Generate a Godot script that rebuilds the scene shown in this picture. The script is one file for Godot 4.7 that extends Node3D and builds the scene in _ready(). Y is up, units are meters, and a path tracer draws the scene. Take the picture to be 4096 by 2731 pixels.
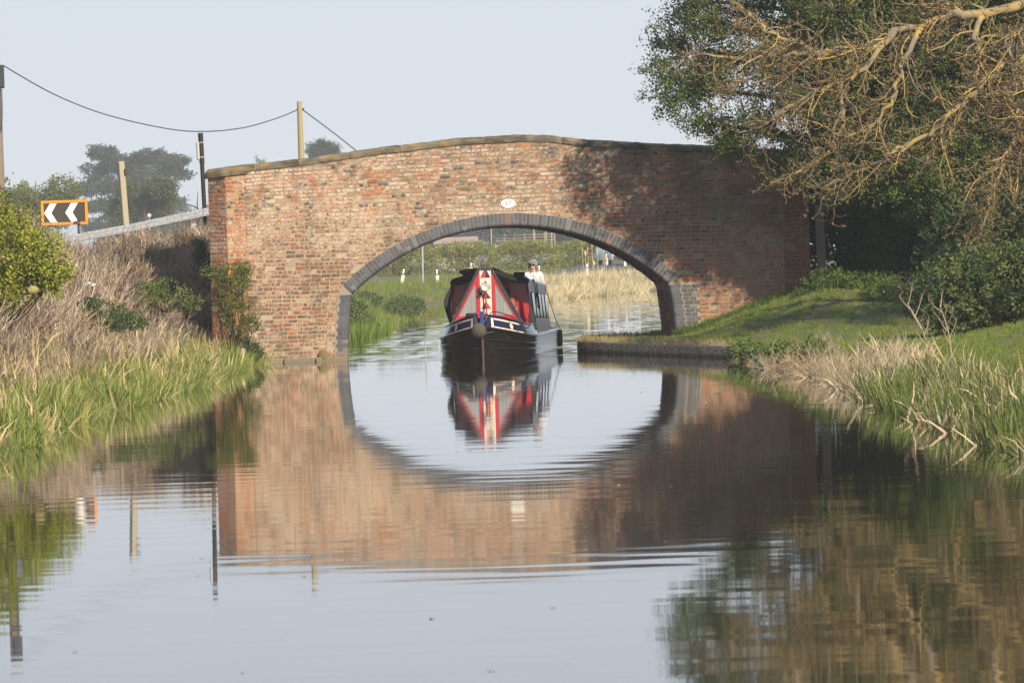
extends Node3D
# A canal bridge in spring evening light: camera about 138 m away with a long lens. x right, y up, camera looks towards -z.

class MB:
	var v := PackedVector3Array()
	var n := PackedVector3Array()
	var c := PackedColorArray()
	var i := PackedInt32Array()
	var uv := PackedVector2Array()
	var col := Color.WHITE
	func vert(p: Vector3, nn: Vector3, cc: Color) -> int:
		v.append(p); n.append(nn); c.append(cc)
		return v.size() - 1
	# corners counter-clockwise seen from outside
	func quad(a: Vector3, b: Vector3, d: Vector3, e: Vector3) -> void:
		var nn := (d - a).cross(e - b).normalized()
		var k := v.size()
		v.append(a); v.append(b); v.append(d); v.append(e)
		for q in 4:
			n.append(nn); c.append(col)
		i.append_array(PackedInt32Array([k, k + 2, k + 1, k, k + 3, k + 2]))
	func quadc(a: Vector3, b: Vector3, d: Vector3, e: Vector3, ca: Color, cb: Color, cd: Color, ce: Color) -> void:
		var nn := (d - a).cross(e - b).normalized()
		var k := v.size()
		v.append(a); v.append(b); v.append(d); v.append(e)
		c.append(ca); c.append(cb); c.append(cd); c.append(ce)
		for q in 4:
			n.append(nn)
		i.append_array(PackedInt32Array([k, k + 2, k + 1, k, k + 3, k + 2]))
	func tri(a: Vector3, b: Vector3, d: Vector3) -> void:
		var nn := (b - a).cross(d - a).normalized()
		var k := v.size()
		v.append(a); v.append(b); v.append(d)
		for q in 3:
			n.append(nn); c.append(col)
		i.append_array(PackedInt32Array([k, k + 2, k + 1]))
	# flat polygon (convex), counter-clockwise seen from outside, given depth behind it along -nn
	func prism(pts: PackedVector3Array, nn: Vector3, depth: float) -> void:
		var m := pts.size()
		for q in range(1, m - 1):
			tri(pts[0], pts[q], pts[q + 1])
			tri(pts[0] - nn * depth, pts[q + 1] - nn * depth, pts[q] - nn * depth)
		for q in m:
			var a := pts[q]
			var b := pts[(q + 1) % m]
			quad(a, a - nn * depth, b - nn * depth, b)
	func box(o: Vector3, s: Vector3, bs := Basis.IDENTITY, bev := 0.0) -> void:
		var h := s * 0.5
		var q := minf(bev, minf(h.x, minf(h.y, h.z)) * 0.9)
		for ax in 3:
			for sg in [-1.0, 1.0]:
				var a := Vector3.ZERO; var b := Vector3.ZERO; var d := Vector3.ZERO
				a[ax] = h[ax] * sg
				var u := (ax + 1) % 3
				var w := (ax + 2) % 3
				b[u] = h[u] - q
				d[w] = h[w] - q
				if sg < 0: b = -b
				quad(o + bs * (a - b - d), o + bs * (a + b - d), o + bs * (a + b + d), o + bs * (a - b + d))
		if q > 0.0:
			for ax in 3:
				var u := (ax + 1) % 3
				var w := (ax + 2) % 3
				for su in [-1.0, 1.0]:
					for sw in [-1.0, 1.0]:
						var l := Vector3.ZERO; var p := Vector3.ZERO; var r := Vector3.ZERO
						l[ax] = h[ax] - q
						p[u] = h[u] * su; p[w] = (h[w] - q) * sw
						r[u] = (h[u] - q) * su; r[w] = h[w] * sw
						if su * sw > 0:
							quad(o + bs * (p - l), o + bs * (p + l), o + bs * (r + l), o + bs * (r - l))
						else:
							quad(o + bs * (p + l), o + bs * (p - l), o + bs * (r - l), o + bs * (r + l))
			for sx in [-1.0, 1.0]:
				for sy in [-1.0, 1.0]:
					for sz in [-1.0, 1.0]:
						var a := Vector3(h.x * sx, (h.y - q) * sy, (h.z - q) * sz)
						var b := Vector3((h.x - q) * sx, h.y * sy, (h.z - q) * sz)
						var d := Vector3((h.x - q) * sx, (h.y - q) * sy, h.z * sz)
						if sx * sy * sz > 0: tri(o + bs * a, o + bs * b, o + bs * d)
						else: tri(o + bs * a, o + bs * d, o + bs * b)
	func tube(p: PackedVector3Array, r: PackedFloat32Array, sides: int, caps := true, squash := 1.0) -> void:
		var m := p.size()
		if m < 2: return
		var k0 := v.size()
		var t := (p[1] - p[0]).normalized()
		var u := t.cross(Vector3.UP)
		if u.length() < 0.1: u = t.cross(Vector3.RIGHT)
		u = u.normalized()
		for q in m:
			if q > 0: t = (p[mini(q + 1, m - 1)] - p[q - 1]).normalized()
			u = (u - t * u.dot(t)).normalized()
			var w := t.cross(u)
			var rr := r[mini(q, r.size() - 1)]
			for s in sides:
				var an := TAU * s / sides
				var d := u * cos(an) + w * sin(an) * squash
				v.append(p[q] + d * rr); n.append(d); c.append(col)
		for q in m - 1:
			for s in sides:
				var a := k0 + q * sides + s
				var b := k0 + q * sides + (s + 1) % sides
				i.append_array(PackedInt32Array([a, a + sides, b, b, a + sides, b + sides]))
		if caps:
			for e in [0, m - 1]:
				var k := v.size()
				var tn := (p[0] - p[1]).normalized() if e == 0 else (p[m - 1] - p[m - 2]).normalized()
				v.append(p[e]); n.append(tn); c.append(col)
				for s in sides:
					v.append(v[k0 + e * sides + s]); n.append(tn); c.append(col)
				for s in sides:
					var a := k + 1 + s
					var b := k + 1 + (s + 1) % sides
					if e == 0: i.append_array(PackedInt32Array([k, a, b]))
					else: i.append_array(PackedInt32Array([k, b, a]))
	func rod(a: Vector3, b: Vector3, r: float, sides := 8, r2 := -1.0) -> void:
		tube(PackedVector3Array([a, b]), PackedFloat32Array([r, r2 if r2 >= 0 else r]), sides)
	# profile of (radius, along) spun round axis
	func lathe(o: Vector3, axis: Vector3, prof: Array, sides := 16) -> void:
		var u := axis.cross(Vector3.UP)
		if u.length() < 0.1: u = axis.cross(Vector3.RIGHT)
		u = u.normalized()
		var w := axis.cross(u)
		for q in prof.size() - 1:
			var pa: Vector2 = prof[q]
			var pb: Vector2 = prof[q + 1]
			var k := v.size()
			var dd := pb - pa
			for s in sides + 1:
				var an := TAU * s / sides
				var d := u * cos(an) + w * sin(an)
				var nn := (d * dd.y - axis * dd.x).normalized()
				v.append(o + d * pa.x + axis * pa.y); n.append(nn); c.append(col)
				v.append(o + d * pb.x + axis * pb.y); n.append(nn); c.append(col)
			for s in sides:
				var a := k + s * 2
				i.append_array(PackedInt32Array([a, a + 1, a + 2, a + 2, a + 1, a + 3]))
	# rows of points -> smooth sheet; outside is row direction x column direction
	func sheet(rows: Array, cols: Array = [], close := false) -> void:
		var m := rows.size()
		var w: int = rows[0].size()
		var k0 := v.size()
		for a in m:
			var ra: PackedVector3Array = rows[a]
			var up: PackedVector3Array = rows[mini(a + 1, m - 1)]
			var dn: PackedVector3Array = rows[maxi(a - 1, 0)]
			for b in w:
				var b0 := maxi(b - 1, 0); var b1 := mini(b + 1, w - 1)
				if close:
					b0 = (b - 1 + w - 1) % (w - 1); b1 = (b + 1) % (w - 1)
				var nn := (up[b] - dn[b]).cross(ra[b1] - ra[b0])
				v.append(ra[b]); n.append(nn.normalized() if nn.length_squared() > 1e-14 else Vector3.UP)
				c.append(col if cols.is_empty() else cols[a][b])
		for a in m - 1:
			for b in w - 1:
				var p := k0 + a * w + b
				i.append_array(PackedInt32Array([p, p + 1, p + w, p + w, p + 1, p + w + 1]))
	func ball(o: Vector3, r: Vector3, rings := 8, sides := 12, bump = null) -> void:
		var rows := []
		for a in rings + 1:
			var th := PI * a / rings
			var row := PackedVector3Array()
			for b in sides + 1:
				var ph := TAU * (b % sides) / sides
				var d := Vector3(sin(th) * cos(ph), cos(th), sin(th) * sin(ph))
				var k: float = bump.call(d) if bump != null else 1.0
				row.append(o + Vector3(d.x * r.x, d.y * r.y, d.z * r.z) * k)
			rows.append(row)
		var k1 := v.size()
		sheet(rows, [], true)
		for q in range(k1, v.size()):
			if n[q].dot(v[q] - o) < 0: n[q] = -n[q]
	func add(m: MB, t: Transform3D) -> void:
		var k := v.size()
		for q in m.v.size():
			v.append(t * m.v[q]); n.append((t.basis * m.n[q]).normalized()); c.append(m.c[q])
		for q in m.i: i.append(q + k)
	func mesh() -> ArrayMesh:
		# wind every face to agree with its normals
		for q in range(0, i.size(), 3):
			var x := i[q]
			var y := i[q + 1]
			var z := i[q + 2]
			if (v[y] - v[x]).cross(v[z] - v[x]).dot(n[x] + n[y] + n[z]) > 0.0:
				i[q + 1] = z
				i[q + 2] = y
		var a := []
		a.resize(Mesh.ARRAY_MAX)
		a[Mesh.ARRAY_VERTEX] = v; a[Mesh.ARRAY_NORMAL] = n; a[Mesh.ARRAY_COLOR] = c; a[Mesh.ARRAY_INDEX] = i
		if uv.size() == v.size(): a[Mesh.ARRAY_TEX_UV] = uv
		var m := ArrayMesh.new()
		m.add_surface_from_arrays(Mesh.PRIMITIVE_TRIANGLES, a)
		return m

var used := {}
var M := {}
var rng := RandomNumberGenerator.new()
var nz := FastNoiseLite.new()
var nz2 := FastNoiseLite.new()
var nz1 := FastNoiseLite.new()

func numbered(parent: Node, called: String) -> String:
	var key := str(parent.get_instance_id()) + called
	var k: int = used.get(key, 0)
	used[key] = k + 1
	return called if k == 0 else "%s_%03d" % [called, k]

func part(parent: Node, called: String, mesh, m: Material, label := "") -> MeshInstance3D:
	var o := MeshInstance3D.new()
	o.name = numbered(parent, called)
	o.mesh = mesh.mesh() if mesh is MB else mesh
	o.material_override = m
	parent.add_child(o, true)
	if label: o.set_meta("label", label)
	return o

func thing(called: String, label: String, category: String, at := Vector3.ZERO, turn := 0.0, group := "") -> Node3D:
	var o := Node3D.new()
	o.name = numbered(self, called)
	add_child(o, true)
	o.position = at
	o.rotation.y = turn
	o.set_meta("label", label)
	o.set_meta("category", category)
	if group: o.set_meta("group", group)
	return o

func copy_of(src: Node3D, called: String, label: String, at: Vector3, turn := 0.0) -> Node3D:
	var o: Node3D = src.duplicate()
	o.name = numbered(self, called)
	add_child(o, true)
	o.position = at
	o.rotation = Vector3(0, turn, 0)
	o.set_meta("label", label)
	return o

func structure(called: String, mesh, m: Material, label: String, category: String) -> MeshInstance3D:
	var o := part(self, called, mesh, m, label)
	o.set_meta("kind", "structure")
	o.set_meta("category", category)
	return o

# copies of one mesh: transforms and colours
func many(parent: Node, called: String, mesh, m: Material, tf: Array, cols: PackedColorArray = PackedColorArray()) -> MultiMeshInstance3D:
	var mm := MultiMesh.new()
	mm.transform_format = MultiMesh.TRANSFORM_3D
	mm.use_colors = cols.size() > 0
	mm.mesh = mesh.mesh() if mesh is MB else mesh
	mm.instance_count = tf.size()
	for k in tf.size():
		mm.set_instance_transform(k, tf[k])
		if cols.size() > 0: mm.set_instance_color(k, cols[k])
	var o := MultiMeshInstance3D.new()
	o.name = numbered(parent, called)
	o.multimesh = mm
	o.material_override = m
	parent.add_child(o, true)
	o.set_meta("kind", "stuff")
	return o

func stuff(called: String, label: String, category: String, mesh, m: Material, tf: Array, cols: PackedColorArray = PackedColorArray()) -> MultiMeshInstance3D:
	var o := many(self, called, mesh, m, tf, cols)
	o.set_meta("label", label)
	o.set_meta("category", category)
	return o

func lin(r: float, g: float, b: float) -> Color:
	return Color(r, g, b).linear_to_srgb()

func mat(c: Color, rough := 0.8, opts := {}) -> StandardMaterial3D:
	var m := StandardMaterial3D.new()
	m.albedo_color = c.linear_to_srgb()
	m.roughness = rough
	m.vertex_color_use_as_albedo = true
	if opts.has("tex"):
		m.albedo_texture = opts.tex
		m.uv1_triplanar = true
		m.uv1_world_triplanar = opts.get("world", true)
		m.uv1_scale = Vector3.ONE * float(opts.get("scale", 1.0))
	if opts.has("bump"):
		m.normal_enabled = true
		m.normal_texture = opts.bump
		m.normal_scale = opts.get("bump_scale", 1.0)
	if opts.has("spec"): m.metallic_specular = opts.spec
	if opts.has("metal"): m.metallic = opts.metal
	if opts.has("coat"):
		m.clearcoat_enabled = true
		m.clearcoat = opts.coat
		m.clearcoat_roughness = opts.get("coat_rough", 0.08)
	if opts.has("back"):
		m.backlight_enabled = true
		m.backlight = opts.back
	if opts.get("two", false): m.cull_mode = BaseMaterial3D.CULL_DISABLED
	return m

func noise_image(size: int, freq: float, lo: float, hi: float, seed_: int, octaves := 4, power := 1.0) -> Image:
	var f := FastNoiseLite.new()
	f.seed = seed_
	f.noise_type = FastNoiseLite.TYPE_SIMPLEX_SMOOTH
	f.frequency = freq
	f.fractal_octaves = octaves
	var im := f.get_seamless_image(size, size)
	im.convert(Image.FORMAT_RGB8)
	var d := im.get_data()
	for k in range(0, d.size(), 3):
		var x := pow(d[k] / 255.0, power)
		var y := int(clampf(lo + (hi - lo) * x, 0, 1) * 255)
		d[k] = y; d[k + 1] = y; d[k + 2] = y
	return Image.create_from_data(size, size, false, Image.FORMAT_RGB8, d)

func tex(im: Image) -> ImageTexture:
	return ImageTexture.create_from_image(im)

func normal_tex(size: int, freq: float, seed_: int, strength: float, octaves := 3) -> ImageTexture:
	var im := noise_image(size, freq, 0, 1, seed_, octaves)
	im.convert(Image.FORMAT_RGBA8)
	im.bump_map_to_normal_map(strength)
	return tex(im)

func table(t: PackedVector2Array, x: float) -> float:
	if x <= t[0].x: return t[0].y
	for k in t.size() - 1:
		if x <= t[k + 1].x:
			return lerpf(t[k].y, t[k + 1].y, (x - t[k].x) / (t[k + 1].x - t[k].x))
	return t[t.size() - 1].y

func ss(a: float, b: float, x: float) -> float:
	return smoothstep(a, b, x)

func _ready() -> void:
	rng.seed = 20177
	nz.seed = 5; nz.frequency = 1.0; nz.fractal_octaves = 3
	nz2.seed = 91; nz2.frequency = 1.0; nz2.fractal_octaves = 2
	nz1.seed = 33; nz1.frequency = 1.0; nz1.fractal_type = FastNoiseLite.FRACTAL_NONE
	sky_and_camera()
	materials()
	ground()
	water()
	bridge()
	towpath_edge()
	boat()
	woman()
	roadside_left()
	far_side()
	far_trees()
	left_bank()
	right_bank()
	hawthorn()
	bare_tree()
	small_things()

func sky_and_camera() -> void:
	var cam := Camera3D.new()
	cam.name = "camera"
	add_child(cam)
	cam.position = Vector3(0, 2.0, 0)
	cam.rotation_degrees = Vector3(-0.7076, 0, -1.8)
	cam.fov = 6.036
	cam.near = 1.0
	cam.far = 4000.0
	cam.current = true
	var we := WorldEnvironment.new()
	we.name = "world_environment"
	var e := Environment.new()
	e.background_mode = Environment.BG_SKY
	var sm := ProceduralSkyMaterial.new()
	sm.sky_top_color = Color(0.60, 0.665, 0.755)
	sm.sky_horizon_color = Color(0.692, 0.716, 0.742)
	sm.sky_curve = 0.16
	sm.ground_horizon_color = Color(0.5, 0.5, 0.46)
	sm.ground_bottom_color = Color(0.3, 0.3, 0.26)
	sm.sun_angle_max = 6.0
	var sky := Sky.new()
	sky.sky_material = sm
	e.sky = sky
	e.tonemap_mode = Environment.TONE_MAPPER_LINEAR
	e.tonemap_exposure = 1.65
	e.sdfgi_enabled = true
	e.ssao_enabled = true
	e.ssil_enabled = true
	e.fog_enabled = true
	e.fog_density = 0.00025
	e.fog_light_color = Color(0.86, 0.88, 0.90)
	we.environment = e
	add_child(we)
	var sun := DirectionalLight3D.new()
	sun.name = "sun"
	add_child(sun)
	# the sun stands 30 degrees to the right behind the camera, 30 degrees high
	var to_sun := Vector3(sin(deg_to_rad(31)) * cos(deg_to_rad(30)), sin(deg_to_rad(30)), cos(deg_to_rad(31)) * cos(deg_to_rad(30)))
	sun.look_at_from_position(Vector3.ZERO, -to_sun, Vector3.UP)
	sun.light_energy = 1.4
	sun.light_color = Color(1.0, 0.93, 0.82)
	sun.light_angular_distance = 0.9
	sun.shadow_enabled = true

func materials() -> void:
	var grain := tex(noise_image(512, 0.06, 0.55, 1.25, 3, 5))
	var fine := tex(noise_image(512, 0.12, 0.6, 1.2, 8, 4))
	var soft := tex(noise_image(512, 0.02, 0.65, 1.15, 12, 4))
	M.grain_tex = grain; M.fine_tex = fine; M.soft_tex = soft
	var rough_n := normal_tex(512, 0.08, 21, 6.0, 5)
	M.earth = mat(Color(1, 1, 1), 0.95, {"tex": grain, "scale": 0.35})
	M.brick = mat(Color(1, 1, 1), 0.9, {"tex": fine, "scale": 4.0, "spec": 0.3})
	M.blue_brick = mat(Color(1, 1, 1), 0.62, {"tex": fine, "scale": 3.0, "spec": 0.5})
	M.mortar = mat(Color(1, 1, 1), 0.95, {"tex": grain, "scale": 3.0, "spec": 0.2})
	M.stone = mat(Color(1, 1, 1), 0.92, {"tex": grain, "scale": 2.0, "bump": rough_n, "bump_scale": 0.8, "spec": 0.3})
	M.concrete = mat(Color(1, 1, 1), 0.9, {"tex": grain, "scale": 1.3, "bump": rough_n, "bump_scale": 0.7})
	M.asphalt = mat(Color(0.075, 0.075, 0.08), 0.9, {"tex": fine, "scale": 1.0})
	M.paint = mat(Color(1, 1, 1), 0.45)
	M.gloss = mat(Color(1, 1, 1), 0.22, {"coat": 0.5, "coat_rough": 0.06})
	M.side = mat(Color(1, 1, 1), 0.34, {"tex": soft, "scale": 1.6, "world": false, "spec": 0.5})
	M.hull = mat(Color(1, 1, 1), 0.16, {"tex": soft, "scale": 1.6, "world": false, "spec": 0.6})
	M.cloth = mat(Color(1, 1, 1), 0.9, {"tex": fine, "scale": 5.0, "world": false, "two": true})
	M.metal = mat(Color(1, 1, 1), 0.45, {"metal": 0.6, "tex": soft, "scale": 2.0})
	M.galv = mat(Color(0.62, 0.64, 0.66), 0.55, {"tex": soft, "scale": 1.5})
	M.chrome = mat(Color(0.85, 0.85, 0.86), 0.12, {"metal": 1.0})
	M.wood = mat(Color(1, 1, 1), 0.85, {"tex": fine, "scale": 2.5})
	M.bark = mat(Color(1, 1, 1), 0.9, {"tex": fine, "scale": 6.0, "spec": 0.2})
	M.leaf = mat(Color(1, 1, 1), 0.62, {"two": true, "spec": 0.35, "back": Color(0.34, 0.38, 0.18)})
	M.grass = mat(Color(1, 1, 1), 0.7, {"two": true, "spec": 0.3, "back": Color(0.35, 0.38, 0.2)})
	M.straw = mat(Color(1, 1, 1), 0.8, {"two": true, "spec": 0.25, "back": Color(0.2, 0.18, 0.12)})
	M.skin = mat(Color(1, 1, 1), 0.6)
	var g := StandardMaterial3D.new()
	g.albedo_color = Color(0.75, 0.78, 0.8, 0.25)
	g.transparency = BaseMaterial3D.TRANSPARENCY_ALPHA
	g.roughness = 0.03
	M.glass = g
	M.dark_glass = mat(Color(0.012, 0.014, 0.016), 0.06, {"coat": 0.4})

# ---------------------------------------------------------------- ground and water
var EL := PackedVector2Array([Vector2(5, -5.8), Vector2(60, -5.9), Vector2(74, -5.88), Vector2(92, -6.06), Vector2(103, -5.75), Vector2(116, -5.5), Vector2(130, -5.55), Vector2(139, -5.45), Vector2(144, -4.9), Vector2(160, -4.7), Vector2(182, -4.42), Vector2(192, -3.94), Vector2(234, -3.68), Vector2(256, -2.82), Vector2(290, -0.4), Vector2(321, 2.09), Vector2(338, 4.0), Vector2(359, 6.45), Vector2(386, 8.75), Vector2(430, 16), Vector2(520, 40), Vector2(700, 130)])
var ER := PackedVector2Array([Vector2(5, 5.0), Vector2(65, 5.1), Vector2(83, 4.92), Vector2(103, 5.2), Vector2(113, 4.75), Vector2(125.6, 4.12), Vector2(139.6, 1.42), Vector2(142, 1.45), Vector2(144.5, 2.1), Vector2(147, 3.2), Vector2(150, 4.6), Vector2(156, 6.5), Vector2(200, 9), Vector2(256, 11), Vector2(321, 16), Vector2(386, 24), Vector2(520, 60), Vector2(700, 160)])

func far_rise(x: float) -> float:
	return 0.42 * ss(3.6, 8.0, x)

func ground_h(x: float, D: float) -> float:
	var xl := table(EL, D)
	var xr := table(ER, D)
	var h := 0.0
	var wob := 0.10 * nz.get_noise_2d(x * 0.35, D * 0.22) + 0.05 * nz.get_noise_2d(x * 1.1 + 40.0, D * 0.7)
	if x < xl:
		var d := xl - x
		var near := 0.30 * ss(0.0, 0.45, d) - 0.12 + (lerpf(1.25, 2.6, clampf((D - 65.0) / 66.0, 0, 1)) - 0.2) * ss(0.3, 5.6, d)
		near += wob * ss(0.3, 1.5, d)
		if D > 139.0: near = maxf(near, 2.60 * ss(139, 140.5, D) * ss(6.0, 6.6, -x) - 0.10 * maxf(0.0, -x - 6.6))
		if D > 139.0: near = maxf(near, 0.9)
		var far := -0.12 + 1.05 * ss(0.0, 2.6, d) + far_rise(x) * ss(0, 8, d) + wob * 0.8 * ss(0.3, 1.5, d)
		far += 0.35 * ss(330, 460, D) * ss(0, 10, d)
		h = lerpf(near, far, ss(146, 153, D))
	elif x > xr:
		var d := x - xr
		var quay := ss(122, 126, D) * (1.0 - ss(147, 149, D))
		d -= 0.17 * quay
		if d < 0.0: return -0.5
		var e := lerpf(0.34 * ss(0.0, 0.7, d) - 0.1, 0.215, quay)
		h = e + 0.035 * d * ss(0, 2, d)
		h += 0.85 * ss(2.9, 6.9, x) * ss(121, 137.5, D) * (1.0 - ss(152, 170, D))
		h += wob * 0.35 * ss(0.3, 2.0, d)
		h += 0.25 * ss(7.5, 10, x) * (1.0 - ss(118, 130, D))
		h = maxf(h, 2.5 * ss(138.5, 141, D) * ss(6.6, 8.0, x) * (1.0 - ss(146, 152, D)))
		h = lerpf(h, 0.9 + wob, ss(150, 160, D) * ss(0.0, 2.0, d))
	else:
		var d := minf(x - xl, xr - x)
		h = -0.12 - 0.9 * ss(0.0, 1.2, d)
	return h

func ground() -> void:
	var xs := PackedFloat32Array()
	for x in [-900.0, -600.0, -400.0, -250.0, -150.0, -100.0, -70.0, -50.0, -40.0, -32.0, -26.0, -22.0, -19.0, -17.0]: xs.append(x)
	var x := -16.0
	while x < 16.01:
		xs.append(x); x += 0.2
	for q in [17.0, 19.0, 22.0, 26.0, 32.0, 40.0, 50.0, 70.0, 100.0, 150.0, 250.0, 400.0, 600.0, 900.0]: xs.append(q)
	var ds := PackedFloat32Array()
	var d := 4.0
	while d < 60: ds.append(d); d += 2.0
	while d < 160: ds.append(d); d += 0.5
	while d < 430: ds.append(d); d += 3.0
	while d < 2100: ds.append(d); d *= 1.08
	var m := MB.new()
	var rows := []
	var cols := []
	for D in ds:
		var r := PackedVector3Array()
		var cr := PackedColorArray()
		for X in xs:
			r.append(Vector3(X, ground_h(X, D), -D))
			var k := nz2.get_noise_2d(X * 0.6, D * 0.4)
			var soil := Color(0.13, 0.095, 0.06)
			var turf := Color(0.085, 0.115, 0.035)
			if X < table(EL, D) and D < 150: turf = Color(0.16, 0.125, 0.07)
			cr.append(soil.lerp(turf, clampf(0.6 + k * 1.2, 0, 1)))
		rows.append(r); cols.append(cr)
	m.sheet(rows, cols)
	for q in m.n.size():
		if m.n[q].y < 0: m.n[q] = -m.n[q]
	structure("ground", m, M.earth, "grassy canal banks and flat fields round the bridge", "ground")

func water_slope(x: float, D: float) -> Vector2:
	var s := Vector2.ZERO
	# slow packets of ripples sent ahead by the boat, seen as thin bands across the near water
	var bow := Vector2(-0.6, 136.5)
	var v := Vector2(x, D) - bow
	var r := v.length()
	if D < 137.0:
		var env := 0.45 * exp(-pow((r - 95.0) / 7.0, 2)) + 0.55 * exp(-pow((r - 74.0) / 9.0, 2)) + 0.12
		env *= 0.75 + 0.8 * nz2.get_noise_2d(x * 0.35, D * 0.05)
		var w := 0.0016 * env * sin(r * 5.4 + 1.3 * nz.get_noise_2d(x * 0.25, D * 0.12) * 4.0)
		w += 0.0009 * env * sin(r * 9.3 + nz.get_noise_2d(x * 0.4 + 30.0, D * 0.1) * 6.0)
		s += v / maxf(r, 0.1) * w
		s.y += 0.0012 * nz1.get_noise_2d(x * 0.32, D * 1.5) + 0.0008 * nz1.get_noise_2d(x * 0.6 + 40.0, D * 2.6) + 0.0003 * nz1.get_noise_2d(x * 0.9, D * 0.5)
		# bow wave
		var bw := exp(-pow((r - 1.6) / 1.3, 2))
		s += v / maxf(r, 0.1) * 0.03 * bw * sin(r * 3.1)
		var chop := exp(-pow(r / 1.7, 2))
		s += Vector2(nz1.get_noise_2d(x * 5.0, D * 3.0), nz1.get_noise_2d(x * 4.0 + 70.0, D * 2.5)) * 0.09 * chop
	var rough := ss(137.0, 140.0, D)
	if rough > 0:
		s.y += rough * (0.014 * nz.get_noise_2d(x * 0.8, D * 0.35) + 0.012 * nz2.get_noise_2d(x * 1.7, D * 0.8))
		s.x += rough * 0.01 * nz.get_noise_2d(x * 0.9 + 50.0, D * 0.5)
	return s

func water() -> void:
	var ds := PackedFloat32Array()
	var d := 8.0
	while d < 28: ds.append(d); d += 1.0
	while d < 50: ds.append(d); d += 0.10
	while d < 90: ds.append(d); d += 0.15
	while d < 145: ds.append(d); d += 0.3
	while d < 260: ds.append(d); d += 0.8
	while d < 720: ds.append(d); d += 4.0
	var m := MB.new()
	var w := 0
	for k in ds.size():
		var D := ds[k]
		var xl := table(EL, D) - 1.2
		var xr := table(ER, D) + 1.2
		w = 72
		for q in w + 1:
			var X := lerpf(xl, xr, float(q) / w)
			var s := water_slope(X, D)
			m.vert(Vector3(X, 0, -D), Vector3(-s.x, 1, s.y).normalized(), Color.WHITE)
			m.uv.append(Vector2(X * 0.5, D * 0.25))
	for k in ds.size() - 1:
		for q in w:
			var p := k * (w + 1) + q
			m.i.append_array(PackedInt32Array([p, p + w + 1, p + 1, p + 1, p + w + 1, p + w + 2]))
	var wm := StandardMaterial3D.new()
	wm.albedo_color = lin(0.020, 0.017, 0.010)
	wm.roughness = 0.026
	wm.metallic_specular = 0.5
	M.water = wm
	structure("water", m, wm, "calm canal water mirroring the bridge and sky", "water")

# ---------------------------------------------------------------- bridge
const HS := 3.37
const SPR := 1.40
const RAD := 4.908
const CY := -2.168
const RING := 0.29
var COP := PackedVector2Array([Vector2(-6.6, 4.12), Vector2(-6.36, 4.15), Vector2(-5.9, 4.2), Vector2(-4.38, 4.32), Vector2(-2.71, 4.5), Vector2(-1.03, 4.655), Vector2(0.36, 4.69), Vector2(0.95, 4.66), Vector2(1.56, 4.56), Vector2(2.95, 4.44), Vector2(3.69, 4.38), Vector2(6.6, 4.16)])
var brick_pool := []

func jamb_x(y: float) -> float:
	var t := clampf((SPR - y) / SPR, 0, 1.3)
	return HS + 0.12 * (1.0 - (1.0 - minf(t, 1.0)) * (1.0 - minf(t, 1.0)))

# half width of what the ring covers at height y (0: nothing)
func ring_half(y: float) -> float:
	if y < SPR: return jamb_x(y) + 0.245
	var r := RAD + RING - 0.02
	var dy := y - CY
	if dy >= r: return 0.0
	return minf(sqrt(r * r - dy * dy), HS + 0.27)

func pick(a: Array) -> Color:
	return a[rng.randi() % a.size()]

func brick_colour(x: float, y: float) -> Color:
	var orange := Color(0.50, 0.20, 0.10)
	var red := Color(0.34, 0.135, 0.085)
	var pink := Color(0.48, 0.30, 0.22)
	var cream := Color(0.55, 0.45, 0.35)
	var dark := Color(0.10, 0.095, 0.105)
	var brown := Color(0.235, 0.135, 0.095)
	var umber := Color(0.17, 0.11, 0.085)
	var tan := Color(0.40, 0.27, 0.18)
	var r := rng.randf()
	var c: Color
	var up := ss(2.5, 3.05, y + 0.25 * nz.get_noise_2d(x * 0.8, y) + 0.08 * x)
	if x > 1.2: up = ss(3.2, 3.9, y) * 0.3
	if rng.randf() < up:
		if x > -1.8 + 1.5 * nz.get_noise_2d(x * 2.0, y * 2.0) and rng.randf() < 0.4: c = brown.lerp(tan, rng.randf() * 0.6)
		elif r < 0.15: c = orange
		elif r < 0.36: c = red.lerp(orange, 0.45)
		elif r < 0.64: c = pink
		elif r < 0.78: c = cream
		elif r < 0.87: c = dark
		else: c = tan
	elif x > 1.0:  # redder bricks, their tones also raised to paint fill light into the tree shade
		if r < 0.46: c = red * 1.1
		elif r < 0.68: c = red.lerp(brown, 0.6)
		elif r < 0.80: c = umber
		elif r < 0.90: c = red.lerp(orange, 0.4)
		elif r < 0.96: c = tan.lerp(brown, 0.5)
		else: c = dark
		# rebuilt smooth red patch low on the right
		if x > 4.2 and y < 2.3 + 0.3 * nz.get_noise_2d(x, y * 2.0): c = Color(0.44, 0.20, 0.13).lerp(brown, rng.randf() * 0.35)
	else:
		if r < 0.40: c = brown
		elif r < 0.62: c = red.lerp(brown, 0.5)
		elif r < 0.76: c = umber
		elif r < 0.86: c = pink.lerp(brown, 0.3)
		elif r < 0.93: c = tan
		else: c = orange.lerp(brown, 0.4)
	return c.lerp(Color(c.r * 1.25, c.g * 1.2, c.b * 1.2), rng.randf() - 0.5)

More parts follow.
